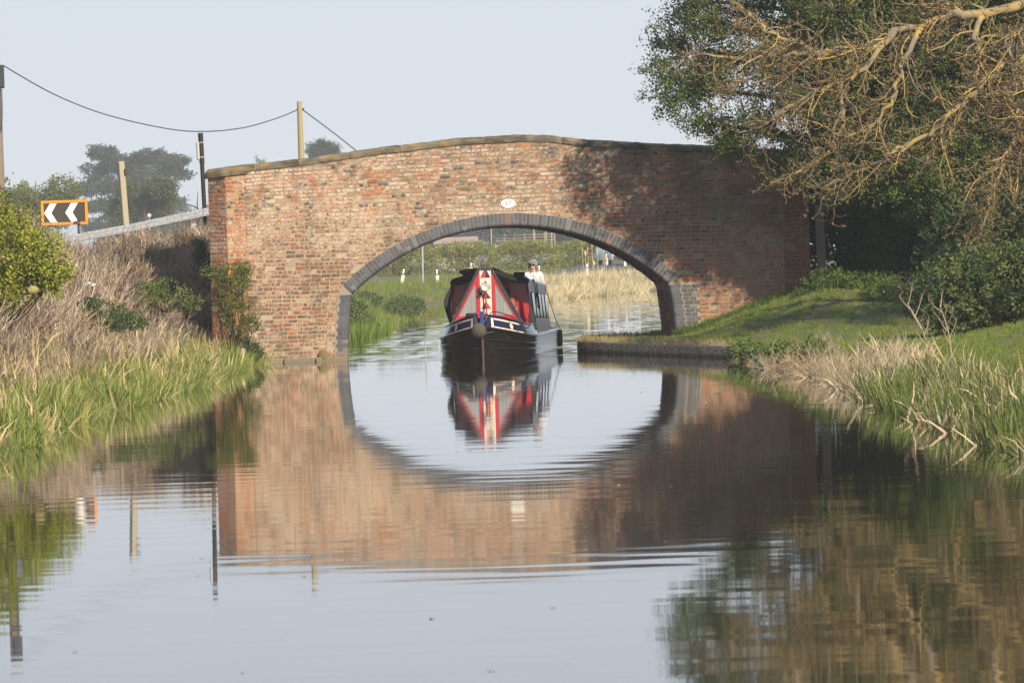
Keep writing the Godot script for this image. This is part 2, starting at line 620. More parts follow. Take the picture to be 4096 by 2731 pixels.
# white salts and old lime smeared over the face: patches with ragged outlines
func lime(x: float, y: float) -> float:
	var a := nz.get_noise_2d(x * 0.55 + 11.0, y * 0.8) * 0.8 + nz.get_noise_2d(x * 2.6, y * 3.2 + 5.0) * 0.65 + nz2.get_noise_2d(x * 9.0, y * 12.0) * 0.5
	var bias := -0.12 + 0.18 * (1.0 - ss(-4.6, -1.8, x)) * ss(1.6, 2.6, y)
	if x < -5.55: bias -= 0.3
	bias += 0.30 * exp(-pow((y - 2.75 - 0.05 * x) / 0.55, 2)) * (1.0 - ss(0.5, 2.0, x))
	bias += 0.35 * exp(-pow((y - 3.12) / 0.2, 2)) * exp(-pow(x / 2.0, 2))
	bias += 0.20 * ss(3.0, 3.6, y) * (1.0 - ss(0.0, 1.5, x))
	bias += 0.2 * exp(-pow((x - 2.6) / 0.9, 2)) * exp(-pow((y - 3.1) / 0.5, 2))
	bias += 0.15 * exp(-pow((x - 5.3) / 0.7, 2)) * exp(-pow((y - 2.9) / 0.6, 2))
	bias -= 0.12 * ss(1.0, 2.5, x)
	var sp := nz2.get_noise_2d(x * 31.0 + 7.0, y * 43.0) * 0.75 + nz.get_noise_2d(x * 14.0, y * 20.0 + 3.0) * 0.5
	return clampf((a * 0.75 + bias + sp + 0.0) * 1.35, 0, 0.88)

func soot(x: float, y: float) -> float:
	var top := table(COP, x) - 0.16
	var a := nz.get_noise_2d(x * 1.3 + 70.0, y * 0.5) + 0.7 * nz2.get_noise_2d(x * 5.0, y * 3.0) + 0.4 * nz1.get_noise_2d(x * 17.0, y * 22.0)
	var k := a * 1.05 + 0.55 * exp(-(top - y) / 0.28) - 0.32
	k += 0.35 * exp(-pow((x - 1.05) / 0.5, 2)) * exp(-pow((y - 4.2) / 0.5, 2))
	k += 0.30 * exp(-pow((x + 1.9) / 0.5, 2)) * exp(-pow((y - 3.0) / 0.4, 2))
	return clampf(k, 0, 0.7)

func algae(x: float, y: float) -> float:
	var k := nz.get_noise_2d(x * 0.9 + 31.0, y * 1.1) * 0.9 + nz2.get_noise_2d(x * 6.0 + 3.0, y * 6.0) * 0.4
	var zone := 0.55 * ss(2.6, 4.0, x) * ss(1.9, 2.6, y) + 0.5 * exp(-y / 0.12)
	return clampf((k + zone - 0.35) * 1.2, 0, 0.6)

func weather(c: Color, x: float, y: float) -> Color:
	c = c.lerp(Color(0.14, 0.115, 0.09), soot(x, y))
	c = c.lerp(Color(0.64, 0.52, 0.41), lime(x, y))
	return c.lerp(Color(0.15, 0.13, 0.055), algae(x, y))

# one brick on a plane: o at its lower left, r right, n out
func brick_mesh(m: MB, o: Vector3, r: Vector3, n: Vector3, w: float, h: float, proud: float, x: float, y: float, base: Color, plain := false) -> void:
	var b := 0.007
	var up := Vector3.UP
	var nx := 5 if w > 0.16 else 3
	var j := func() -> float: return rng.randf_range(-0.0035, 0.0035)
	var lo := []
	var hi := []
	var cl := []
	var ch := []
	for q in nx + 1:
		var t := float(q) / nx
		var xx := lerpf(b, w - b, t)
		lo.append(o + r * (xx + j.call()) + up * (b + j.call()) + n * proud)
		hi.append(o + r * (xx + j.call()) + up * (h - b + j.call()) + n * proud)
		cl.append(base if plain else weather(base, x + xx, y + h * 0.1))
		ch.append(base if plain else weather(base, x + xx, y + h * 0.9))
	if plain:
		for q in nx: m.quadc(lo[q], lo[q + 1], hi[q + 1], hi[q], cl[q], cl[q + 1], ch[q + 1], ch[q])
	else:
		var cm := []
		var mi := []
		for q in nx + 1:
			mi.append((lo[q] + hi[q]) * 0.5 + n * rng.randf_range(-0.002, 0.003))
			cm.append(weather(base, x + lerpf(b, w - b, float(q) / nx), y + h * 0.5))
		for q in nx:
			m.quadc(lo[q], lo[q + 1], mi[q + 1], mi[q], cl[q], cl[q + 1], cm[q + 1], cm[q])
			m.quadc(mi[q], mi[q + 1], hi[q + 1], hi[q], cm[q], cm[q + 1], ch[q + 1], ch[q])
	var z := n * (-0.012)
	var a0 := o + z
	var a1 := o + r * w + z
	var a2 := o + r * w + up * h + z
	var a3 := o + up * h + z
	m.quadc(a0, a1, lo[nx], lo[0], cl[0], cl[nx], cl[nx], cl[0])
	m.quadc(a1, a2, hi[nx], lo[nx], cl[nx], ch[nx], ch[nx], cl[nx])
	m.quadc(a2, a3, hi[0], hi[nx], ch[nx], ch[0], ch[0], ch[nx])
	m.quadc(a3, a0, lo[0], hi[0], ch[0], cl[0], cl[0], ch[0])

# lays courses on a plane; span(y) gives the free intervals, top(x) the upper limit
func lay(list: Array, o: Vector3, r: Vector3, n: Vector3, y0: float, y1: float, span: Callable, top: Callable, xoff: float, bend: Callable, colour: Callable) -> void:
	var k := 0
	var y := y0
	while y < y1:
		var h := 0.072 + rng.randf_range(-0.004, 0.004)
		for s in span.call(y + 0.036):
			var x: float = s.x
			var stretch := (k % 2 == 0) if rng.randf() < 0.9 else true
			var first := true
			while x < s.y - 0.02:
				var w := 0.213 if (stretch if rng.randf() < 0.85 else not stretch) else 0.101
				w += rng.randf_range(-0.008, 0.008)
				if first and not stretch: w = 0.157
				first = false
				if x + w > s.y - 0.03: w = s.y - x
				if w > 0.03:
					var yy: float = y + bend.call(x + w * 0.5, y) + rng.randf_range(-0.003, 0.003)
					if yy + h < top.call(x + w * 0.5) + 0.01:
						var pr := rng.randf_range(0.003, 0.012)
						if rng.randf() < 0.05: pr = -0.006
						list.append([o + r * x + Vector3.UP * yy, r, n, w - 0.011, h, pr, xoff + x, yy, colour.call(xoff + x + w * 0.5, yy)])
				x += w
		y += 0.086
		k += 1

func prof(s: float) -> Array:
	# s along the opening from the left foot (y=-0.5) over the arch to the right foot: point and outward normal
	var lj := SPR + 0.5
	var half := asin(HS / RAD)
	var arc := 2.0 * half * RAD
	if s <= lj:
		var y := -0.5 + s
		return [Vector2(-jamb_x(y), y), Vector2(-1, 0)]
	if s >= lj + arc:
		var y := SPR - (s - lj - arc)
		return [Vector2(jamb_x(y), y), Vector2(1, 0)]
	var a := -half + (s - lj) / RAD
	var d := Vector2(sin(a), cos(a))
	return [Vector2(0, CY) + d * RAD, d]

func ring_section(s: float, inner: float, outer: float, sink: float) -> PackedVector3Array:
	var pn := prof(s)
	var p: Vector2 = pn[0]
	var d: Vector2 = pn[1]
	var out := PackedVector3Array()
	var pts := [Vector2(outer, -0.03), Vector2(outer, 0.02), Vector2(maxf(inner, 0.065), 0.022)]
	if inner < 0.01:
		pts.append_array([Vector2(0.04, 0.014), Vector2(0.019, -0.004), Vector2(0.005, -0.03), Vector2(0.0, -0.06), Vector2(0.0, -0.22)])
	else:
		pts.append(Vector2(inner, 0.022)); pts.append(Vector2(inner, -0.03))
	for q in pts:
		var w: Vector2 = p + d * (q.x + (sink if q.x < 0.1 else 0.0))
		out.append(Vector3(w.x, w.y, q.y - sink))
	return out

func voussoir(s0: float, s1: float, inner: float, outer: float, col: Color) -> MB:
	var m := MB.new()
	m.col = col
	var a := ring_section(s0, inner, outer, 0.0)
	var b := ring_section(s1, inner, outer, 0.0)
	for q in a.size() - 1:
		m.quad(a[q], a[q + 1], b[q + 1], b[q])
	for e in [a, b]:
		for q in range(1, e.size() - 2):
			var z := Vector3(0, 0, -0.03)
			if e == a: m.quad(e[q], e[q] + z, e[q + 1] + z, e[q + 1])
			else: m.quad(e[q], e[q + 1], e[q + 1] + z, e[q] + z)
	return m

func bridge() -> void:
	var b := thing("brick_bridge", "old humpbacked red brick canal bridge with a dark blue brick arch ring", "bridge", Vector3(0, 0, -138), deg_to_rad(2.0))
	var N := Vector3(0, 0, 1)
	var R := Vector3.RIGHT
	var top := func(x: float) -> float: return table(COP, x) - 0.15
	# mortar core of the near spandrel wall and parapet, with the opening left free
	var core := MB.new()
	var xs := PackedFloat32Array()
	var x := -6.05
	while x < 6.41:
		xs.append(x); x += 0.1
	var low := func(X: float) -> float:
		var a := absf(X)
		if a > HS + 0.20: return -0.7
		var r := RAD + 0.12
		return maxf(CY + sqrt(maxf(r * r - a * a, 0.0)), SPR)
	for k in xs.size() - 1:
		var xa := xs[k]
		var xb := xs[k + 1]
		var rows := 44
		for q in rows:
			var ya0: float = lerpf(low.call(xa), top.call(xa), float(q) / rows)
			var ya1: float = lerpf(low.call(xa), top.call(xa), float(q + 1) / rows)
			var yb0: float = lerpf(low.call(xb), top.call(xb), float(q) / rows)
			var yb1: float = lerpf(low.call(xb), top.call(xb), float(q + 1) / rows)
			if absf(low.call(xa) - low.call(xb)) > 1.0:
				ya0 = lerpf(maxf(low.call(xa), low.call(xb)), top.call(xa), float(q) / rows); ya1 = lerpf(maxf(low.call(xa), low.call(xb)), top.call(xa), float(q + 1) / rows)
				yb0 = lerpf(maxf(low.call(xa), low.call(xb)), top.call(xb), float(q) / rows); yb1 = lerpf(maxf(low.call(xa), low.call(xb)), top.call(xb), float(q + 1) / rows)
			var mc := func(X: float, Y: float) -> Color:
				var k2 := nz2.get_noise_2d(X * 7.0 + 9.0, Y * 9.0)
				var base := Color(0.54, 0.44, 0.31).lerp(Color(0.36, 0.29, 0.20), clampf(0.4 + k2 + 0.4 * ss(-3.5, -0.5, X), 0, 1))
				if X > 1.5: base = base.lerp(Color(0.40, 0.36, 0.25), 0.7)  # joints on the tree-shaded side painted lighter as fill
				base = base.lerp(Color(0.26, 0.20, 0.15), 0.75 * ss(2.9, 3.3, Y + 0.08 * X) * clampf(0.6 + k2 * 2.0, 0, 1))
				base = base.lerp(Color(0.09, 0.075, 0.06), soot(X, Y) * 0.8)
				return base.lerp(Color(0.15, 0.14, 0.06), algae(X, Y) * 0.8)
			core.quadc(Vector3(xa, ya0, 0), Vector3(xb, yb0, 0), Vector3(xb, yb1, 0), Vector3(xa, ya1, 0), mc.call(xa, ya0), mc.call(xb, yb0), mc.call(xb, yb1), mc.call(xa, ya1))
	# body behind: top and back of the near parapet, the fill under the roadway and the far wall
	core.col = Color(0.25, 0.19, 0.13)
	for k in xs.size() - 1:
		var xa := xs[k]
		var xb := xs[k + 1]
		var ta: float = top.call(xa)
		var tb: float = top.call(xb)
		var la: float = maxf(low.call(xa), low.call(xb))
		for z in [-0.36, -4.64]:
			core.quad(Vector3(xa, ta, z + 0.36), Vector3(xb, tb, z + 0.36), Vector3(xb, tb, z - 0.36 + 0.36), Vector3(xa, ta, z - 0.36 + 0.36))
		core.quad(Vector3(xb, ta - 1.1, -0.36), Vector3(xa, ta - 1.1, -0.36), Vector3(xa, ta, -0.36), Vector3(xb, tb, -0.36))
		core.quad(Vector3(xa, ta - 1.1, -4.64), Vector3(xb, tb - 1.1, -4.64), Vector3(xb, tb, -4.64), Vector3(xa, ta, -4.64))
		core.quad(Vector3(xb, la, -5.0), Vector3(xa, la, -5.0), Vector3(xa, ta, -5.0), Vector3(xb, tb, -5.0))
		core.quad(Vector3(xa, ta - 1.1, -0.36), Vector3(xb, tb - 1.1, -0.36), Vector3(xb, tb - 1.1, -4.64), Vector3(xa, ta - 1.1, -4.64))
	var ex: float = xs[xs.size() - 1]
	core.quad(Vector3(ex, -0.7, 0), Vector3(ex, -0.7, -0.36), Vector3(ex, top.call(ex), -0.36), Vector3(ex, top.call(ex), 0))
	core.quad(Vector3(ex, -0.7, -0.36), Vector3(ex, -0.7, -5.0), Vector3(ex, top.call(ex) - 1.1, -5.0), Vector3(ex, top.call(ex) - 1.1, -0.36))
	core.quad(Vector3(-6.05, -0.7, -0.36), Vector3(-6.05, -0.7, 0), Vector3(-6.05, top.call(-6.05), 0), Vector3(-6.05, top.call(-6.05), -0.36))
	core.quad(Vector3(-6.05, -0.7, -5.0), Vector3(-6.05, -0.7, -0.36), Vector3(-6.05, top.call(-6.05) - 1.1, -0.36), Vector3(-6.05, top.call(-6.05) - 1.1, -5.0))
	part(b, "mortar_core", core, M.mortar)

	# the face bricks
	var list := []
	var span := func(y: float) -> Array:
		var h := ring_half(y)
		if h <= 0.0: return [Vector2(-5.62, 5.86)]
		var hr := h if y > SPR else h + 0.34
		return [Vector2(-5.62, -h), Vector2(hr, 5.86)]
	var bend := func(X: float, Y: float) -> float:
		return (table(COP, X) - 4.5) * 0.38 * ss(2.9, 4.4, Y) + 0.02 * nz.get_noise_2d(X * 0.5, Y * 0.4)
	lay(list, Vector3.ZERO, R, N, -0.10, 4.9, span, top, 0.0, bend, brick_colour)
	# end pier on the left, set cornerwise to the wall
	var pf := Vector3(-5.99, 0, 0.375)
	var pl := Vector3(-6.37, 0, 0.02)
	var pr := Vector3(-5.60, 0, 0.0)
	var pier := MB.new()
	pier.col = Color(0.42, 0.32, 0.21)
	for e in [[pl, pf], [pf, pr]]:
		var a: Vector3 = e[0]
		var c: Vector3 = e[1]
		pier.quad(a + Vector3.UP * -0.3, c + Vector3.UP * -0.3, c + Vector3.UP * 4.02, a + Vector3.UP * 4.02)
	pier.quad(Vector3(-6.37, -0.3, -0.36), pl + Vector3.UP * -0.3, pl + Vector3.UP * 4.02, Vector3(-6.37, 4.02, -0.36))
	pier.quad(Vector3(-6.05, -0.3, -0.36), Vector3(-6.37, -0.3, -0.36), Vector3(-6.37, 4.02, -0.36), Vector3(-6.05, 4.02, -0.36))
	var cp := part(b, "end_pier", pier, M.mortar)
	var pc := func(X: float, Y: float) -> Color:
		var q := rng.randf()
		if q < 0.45: return Color(0.50, 0.17, 0.07).lerp(Color(0.36, 0.12, 0.065), rng.randf())
		if q < 0.75: return Color(0.36, 0.125, 0.07)
		if q < 0.9: return Color(0.48, 0.27, 0.16)
		return Color(0.12, 0.1, 0.1)
	var flat := func(_x: float, _y: float) -> float: return 0.0
	for e in [[pl, pf], [pf, pr]]:
		var a: Vector3 = e[0]
		var c: Vector3 = e[1]
		var d := (c - a).normalized()
		var len := a.distance_to(c)
		lay(list, a, d, Vector3(-d.z, 0, d.x), 0.3, 4.2, func(_y: float) -> Array: return [Vector2(0.0, len)], func(_x: float) -> float: return 4.02, a.x, flat, pc)
	# pilaster on the right
	var rp := MB.new()
	rp.col = Color(0.30, 0.24, 0.16)
	rp.box(Vector3(6.14, 1.7, -0.1), Vector3(0.56, 4.66, 0.40))
	part(b, "end_pier", rp, M.mortar)
	var pc2 := func(X: float, Y: float) -> Color:
		return Color(0.40, 0.115, 0.06).lerp(Color(0.24, 0.09, 0.055), rng.randf())
	lay(list, Vector3(5.87, 0, 0.102), R, N, 0.5, 4.2, func(_y: float) -> Array: return [Vector2(0.0, 0.55)], func(_x: float) -> float: return 4.02, 5.87, flat, pc2)
	# the 300 largest become parts of their own
	var order := range(list.size())
	order.sort_custom(func(p, q): return list[p][3] > list[q][3] if list[p][3] != list[q][3] else p < q)
	var single := {}
	for q in order:
		if single.size() >= 300: break
		if list[q][6] < 3.9: single[q] = true
	var rest := MB.new()
	for q in list.size():
		var e: Array = list[q]
		if single.has(q):
			var one := MB.new()
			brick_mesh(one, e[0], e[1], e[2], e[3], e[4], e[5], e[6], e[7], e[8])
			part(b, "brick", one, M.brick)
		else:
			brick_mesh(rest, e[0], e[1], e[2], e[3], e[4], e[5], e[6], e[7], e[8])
	part(b, "brickwork", rest, M.brick).set_meta("kind", "stuff")
	# ring of blue bricks and its joints
	var lj := SPR + 0.5
	var arc := 2.0 * asin(HS / RAD) * RAD
	var blue := func() -> Color:
		var q := rng.randf()
		var c := Color(0.060, 0.070, 0.092).lerp(Color(0.11, 0.12, 0.145), rng.randf())
		if q < 0.08: c = Color(0.18, 0.18, 0.19)
		if q > 0.99: c = Color(0.22, 0.12, 0.09)
		return c
	var joint := MB.new()
	joint.col = Color(0.36, 0.30, 0.22)
	var steps := 150
	for k in steps:
		var s0 := 0.45 + (lj * 2.0 + arc - 0.9) * k / steps
		var s1 := 0.45 + (lj * 2.0 + arc - 0.9) * (k + 1) / steps
		if (s0 < lj) != (s1 < lj) or (s0 < lj + arc) != (s1 < lj + arc): continue
		var a := ring_section(s0, 0.0, 0.30, 0.009)
		var c := ring_section(s1, 0.0, 0.30, 0.009)
		for q in a.size() - 1:
			joint.quad(a[q], a[q + 1], c[q + 1], c[q])
	# the wedge of mortar where the ring meets each jamb
	for sg in [-1.0, 1.0]:
		var p0 := Vector3(sg * HS, SPR, 0.008)
		var p1 := Vector3(sg * (HS + 0.30), SPR, 0.008)
		var p2 := Vector3(sg * (HS + 0.2 + 0.02), SPR + 0.23, 0.008)
		if sg < 0: joint.tri(p0, p2, p1)
		else: joint.tri(p0, p1, p2)
	part(b, "ring_joints", joint, M.mortar)
	var nv := int(arc / 0.083)
	for k in nv:
		var s0 := lj + arc * k / nv + 0.0075
		var s1 := lj + arc * (k + 1) / nv - 0.0075
		var q := rng.randf()
		if q < 0.55:
			part(b, "voussoir", voussoir(s0, s1, 0.0, RING + rng.randf_range(-0.012, 0.006), blue.call()), M.blue_brick)
		else:
			var cut := 0.115 + rng.randf_range(0.0, 0.06)
			part(b, "voussoir", voussoir(s0, s1, 0.0, cut - 0.005, blue.call()), M.blue_brick)
			part(b, "voussoir", voussoir(s0, s1, cut + 0.005, RING + rng.randf_range(-0.012, 0.006), blue.call()), M.blue_brick)
	for sg in [0, 1]:
		for k in 19:
			var y0 := SPR - 0.086 * (k + 1) + 0.005
			var s0 := 0.5 + y0
			var s1 := s0 + 0.076
			if sg == 1:
				s0 = lj + arc + (SPR - y0 - 0.076)
				s1 = s0 + 0.076
			var wd := 0.235 + (0.03 if k % 2 == 0 else 0.0)
			var cc: Color = blue.call()
			if sg == 0 and k > 12: cc = cc.lerp(Color(0.42, 0.3, 0.2), 0.6 * rng.randf())
			if k % 2 == 0: part(b, "quoin_brick", voussoir(s0, s1, 0.0, wd, cc), M.blue_brick)
			else:
				part(b, "quoin_brick", voussoir(s0, s1, 0.0, 0.12, cc), M.blue_brick)
				part(b, "quoin_brick", voussoir(s0, s1, 0.13, wd, blue.call()), M.blue_brick)
			if sg == 1 and k < 13:
				var xx := jamb_x(y0) + wd + 0.01
				var lim := 4.0 if k % 2 == 1 else 4.06
				if k > 9: lim -= 0.04
				while xx < lim - 0.03:
					var w := minf(0.213 if k % 2 == 0 else 0.155, lim - xx)
					var one := MB.new()
					brick_mesh(one, Vector3(xx, y0, 0), R, N, w - 0.01, 0.076, 0.014, xx, y0, blue.call(), true)
					part(b, "quoin_brick", one, M.blue_brick)
					xx += w
	# bricks lining the barrel of the arch
	var lin_ := MB.new()
	var total := lj * 2.0 + arc
	var kk := 0
	var s := 0.2
	while s < total - 0.2:
		if absf(s - lj) > 0.08 and absf(s - lj - arc) > 0.08:
			var a := prof(s + 0.006)
			var c := prof(s + 0.078)
			var z := -0.225 - (0.11 if kk % 2 == 0 else 0.0)
			while z > -4.95:
				var z1 := maxf(z - 0.215, -5.0)
				var off := rng.randf_range(0.0, 0.012)
				var pa: Vector2 = a[0] + a[1] * off
				var pc3: Vector2 = c[0] + c[1] * off
				var dk := rng.randf()
				lin_.col = Color(0.33, 0.14, 0.09).lerp(Color(0.235, 0.135, 0.095), dk)
				if rng.randf() < 0.08: lin_.col = Color(0.45, 0.35, 0.26)
				lin_.quad(Vector3(pa.x, pa.y, z), Vector3(pa.x, pa.y, z1), Vector3(pc3.x, pc3.y, z1), Vector3(pc3.x, pc3.y, z))
				var oa: Vector2 = a[0] + a[1] * 0.03
				var oc: Vector2 = c[0] + c[1] * 0.03
				lin_.quad(Vector3(oa.x, oa.y, z), Vector3(pa.x, pa.y, z), Vector3(pc3.x, pc3.y, z), Vector3(oc.x, oc.y, z))
				lin_.quad(Vector3(oa.x, oa.y, z), Vector3(oa.x, oa.y, z1), Vector3(pa.x, pa.y, z1), Vector3(pa.x, pa.y, z))
				lin_.quad(Vector3(pc3.x, pc3.y, z), Vector3(pc3.x, pc3.y, z1), Vector3(oc.x, oc.y, z1), Vector3(oc.x, oc.y, z))
				z -= 0.226
		s += 0.084
		kk += 1
	part(b, "barrel_brickwork", lin_, M.brick).set_meta("kind", "stuff")
	var bed := MB.new()
	bed.col = Color(0.40, 0.32, 0.22)
	for k in 80:
		var a := prof(total * k / 80.0)
		var c := prof(total * (k + 1) / 80.0)
		var pa: Vector2 = a[0] + a[1] * 0.02
		var pc4: Vector2 = c[0] + c[1] * 0.02
		bed.quad(Vector3(pa.x, pa.y, -0.2), Vector3(pa.x, pa.y, -5.0), Vector3(pc4.x, pc4.y, -5.0), Vector3(pc4.x, pc4.y, -0.2))
	part(b, "barrel_bed", bed, M.mortar)
	# coping stones
	var cuts := [-6.02, -5.35, -4.42, -4.0, -3.35, -2.25, -1.45, -0.45, 0.32, 1.2, 1.75, 2.7, 3.5, 4.4, 5.3, 6.48]
	for k in cuts.size() - 1:
		coping(b, cuts[k] + 0.003, cuts[k + 1] - 0.003, k)
	# cap of the end pier
	var cap := MB.new()
	var rim := [Vector2(-6.44, 0.03), Vector2(-5.99, 0.46), Vector2(-5.52, 0.0), Vector2(-5.95, -0.42), Vector2(-6.44, -0.42)]
	var lv := [[0.98, 4.0], [1.0, 4.03], [1.0, 4.10], [0.94, 4.15], [0.80, 4.185], [0.0, 4.20]]
	var rows := []
	var cls := []
	for q in lv:
		var row := PackedVector3Array()
		var cr := PackedColorArray()
		for t in 21:
			var e := int(t / 4) % 5
			var p: Vector2 = rim[e].lerp(rim[(e + 1) % 5], (t % 4) / 4.0)
			var ce := Vector2(-6.0, 0.0)
			p = ce + (p - ce) * q[0]
			row.append(Vector3(p.x, q[1] + (p.x + 6.0) * 0.1 * q[0] + 0.012 * nz.get_noise_2d(p.x * 6.0, p.y * 6.0), p.y))
			cr.append(stone_colour(p.x, q[1] + p.y))
		rows.append(row); cls.append(cr)
	cap.sheet(rows, cls, true)
	for q in cap.n.size():
		if cap.n[q].dot(cap.v[q] - Vector3(-6, 4.0, 0)) < 0: cap.n[q] = -cap.n[q]
	part(b, "coping_stone", cap, M.stone)

func stone_colour(x: float, y: float) -> Color:
	var c := Color(0.17, 0.145, 0.105)
	c = c.lerp(Color(0.30, 0.25, 0.18), clampf(nz.get_noise_2d(x * 2.0, y * 5.0) * 1.2 + 0.25, 0, 1))
	c = c.lerp(Color(0.36, 0.23, 0.06), clampf(nz2.get_noise_2d(x * 2.6 + 4.0, y * 6.0) * 2.2 - 0.25 - 0.5 * ss(-1.5, 0.5, x), 0, 0.85))
	c = c.lerp(Color(0.06, 0.055, 0.045), clampf(nz.get_noise_2d(x * 1.7 + 20.0, y * 4.0) * 1.8 - 0.1 + 0.35 * ss(0.6, 2.0, x), 0, 0.8))
	return c

func coping(b: Node3D, xa: float, xb: float, k: int) -> void:
	var m := MB.new()
	var rows := []
	var cls := []
	var n := maxi(4, int((xb - xa) / 0.07))
	var sh := rng.randf_range(-0.006, 0.006)
	var secs := [Vector2(0.02, -0.145), Vector2(0.034, -0.13), Vector2(0.036, -0.05), Vector2(0.025, -0.02), Vector2(-0.02, 0.0), Vector2(-0.18, 0.012), Vector2(-0.36, 0.0), Vector2(-0.41, -0.03), Vector2(-0.42, -0.15)]
	for s in secs:
		var row := PackedVector3Array()
		var cr := PackedColorArray()
		for q in n + 1:
			var x := lerpf(xa, xb, float(q) / n)
			var e := 0.006 if (q == 0 or q == n) else 0.0
			var y: float = table(COP, x) + s.y * (1.0 if s.y < -0.1 else 1.0) + sh - (e if s.y > -0.1 else 0.0)
			var w := 0.012 * nz.get_noise_2d(x * 5.0 + s.x * 40.0, s.y * 30.0 + k * 3.0)
			row.append(Vector3(x, y + w, s.x + sh - e + w))
			cr.append(stone_colour(x + k * 0.37, s.y * 2.0 + s.x))
		rows.append(row); cls.append(cr)
	m.sheet(rows, cls)
	var mid := Vector3((xa + xb) / 2, table(COP, (xa + xb) / 2) - 0.1, -0.18)
	for q in m.n.size():
		var d := m.v[q] - mid
		d.x = 0
		if m.n[q].dot(d) < 0: m.n[q] = -m.n[q]
	for e in [0, n]:
		var p := PackedVector3Array()
		for r in rows: p.append(r[e])
		m.col = Color(0.24, 0.20, 0.15)
		for q in range(1, p.size() - 1):
			if e == 0: m.tri(p[0], p[q + 1], p[q])
			else: m.tri(p[0], p[q], p[q + 1])
	part(b, "coping_stone", m, M.stone)

func towpath_edge() -> void:
	# concrete edging of the towpath: slabs set end to end along the water, curving in under the arch
	var pts := PackedVector2Array([Vector2(4.75, 122.4), Vector2(4.12, 125.6), Vector2(3.74, 127.6), Vector2(3.36, 129.6), Vector2(2.97, 131.6), Vector2(2.58, 133.6), Vector2(2.2, 135.5), Vector2(1.86, 137.3), Vector2(1.56, 138.8), Vector2(1.42, 139.9), Vector2(1.44, 141.2), Vector2(1.62, 142.6), Vector2(2.0, 144.0), Vector2(2.7, 146.0), Vector2(3.8, 148.6)])
	var o := thing("concrete_edging", "weathered grey concrete slabs edging the towpath at the water", "kerb", Vector3(2.5, 0, -133))
	for k in pts.size() - 1:
		var a := pts[k]
		var b := pts[k + 1]
		var d := (b - a).normalized()
		var len := a.distance_to(b)
		var inw := Vector2(-d.y, d.x)
		if inw.x < 0: inw = -inw
		var m := MB.new()
		var tone := rng.randf_range(0.8, 1.15)
		var secs := [Vector2(0.02, -0.5), Vector2(0.01, -0.04), Vector2(0.0, 0.03), Vector2(-0.012, 0.07), Vector2(-0.014, 0.10), Vector2(-0.012, 0.14), Vector2(-0.014, 0.18), Vector2(-0.008, 0.215), Vector2(0.02, 0.245), Vector2(0.22, 0.25), Vector2(0.24, -0.3)]
		var rows := []
		var cls := []
		for s in secs:
			var row := PackedVector3Array()
			var cr := PackedColorArray()
			var n := 22
			for q in n + 1:
				var t := lerpf(0.012, len - 0.012, float(q) / n)
				var p: Vector2 = a + d * t + inw * (s.x + 0.012 * nz.get_noise_2d(t * 3.0 + k * 9.0, s.y * 8.0))
				var e := 0.01 if (q == 0 or q == n) else 0.0
				row.append(Vector3(p.x - 2.5, s.y - e + 0.012 * nz.get_noise_2d(t * 2.0 + k * 5.0, s.x * 9.0), -p.y + 133))
				var c := Color(0.42, 0.32, 0.21) * tone
				c = c.lerp(Color(0.09, 0.07, 0.05), clampf(nz.get_noise_2d(t * 3.2 + k * 7.0, s.y * 16.0) * 2.0 + 0.1, 0, 0.8))
				if s.y < 0.05: c = c.lerp(Color(0.05, 0.045, 0.03), 0.7)
				cr.append(c)
			rows.append(row); cls.append(cr)
		m.sheet(rows, cls)
		for q in m.n.size():
			var pp := Vector2(m.v[q].x + 2.5, 133 - m.v[q].z)
			var mid := (a + b) * 0.5 + inw * 0.11
			var dd := Vector3((pp - mid).dot(inw) * inw.x, (m.v[q].y - 0.15) * 0.6, -(pp - mid).dot(inw) * inw.y)
			if m.n[q].dot(dd) < 0: m.n[q] = -m.n[q]
		for e in [0, 22]:
			var p := PackedVector3Array()
			for r in rows: p.append(r[e])
			m.col = Color(0.08, 0.065, 0.045)
			for q in range(1, p.size() - 1): m.tri(p[0], p[q], p[q + 1])
		part(o, "slab", m, M.concrete)

# ---------------------------------------------------------------- narrowboat
const BOAT_AT := Vector3(-0.63, 0, -137.0)
const BOAT_TURN := -0.058
const BLEN := 12.4

func beam(s: float) -> float:
	var t := clampf(s / 2.5, 0, 1)
	var b := 0.035 + 1.015 * pow(1.0 - pow(1.0 - t, 2.0), 0.72)
	if s > BLEN - 1.2: b *= sqrt(maxf(0.0, 1.0 - pow((s - BLEN + 1.2) / 1.2, 2) * 0.9))
	return b

func gun(s: float) -> float:
	return 0.405 + 0.215 * pow(1.0 - clampf(s / 1.9, 0, 1), 2.0) + 0.04 * ss(9.0, 12.0, s)

func hull_pt(s: float, y: float, sg: float, out := 0.0) -> Vector3:
	var g := gun(s)
	var t := clampf((y + 0.45) / (g + 0.45), 0, 1)
	var fl := lerpf(lerpf(0.72, 0.96, clampf(s / 3.0, 0, 1)), 1.0, pow(t, 0.7))
	var rake := 0.28 * (1.0 - t) * (1.0 - clampf(s / 1.6, 0, 1))
	return Vector3(sg * (beam(s) * fl + out), y, -s - rake)

func bul_top(s: float) -> float:
	return 0.64 + 0.25 * pow(1.0 - clampf(s / 1.9, 0, 1), 1.5)

# on the bulwark above the gunwale: f from 0 (gunwale) to 1 (top)
func bul_pt(s: float, f: float, sg: float, out := 0.0) -> Vector3:
	var y := lerpf(gun(s) + 0.015, bul_top(s), f)
	return Vector3(sg * (beam(s) * lerpf(0.985, 0.90, f) + out), y, -s - 0.05 * f + out * 0.8)

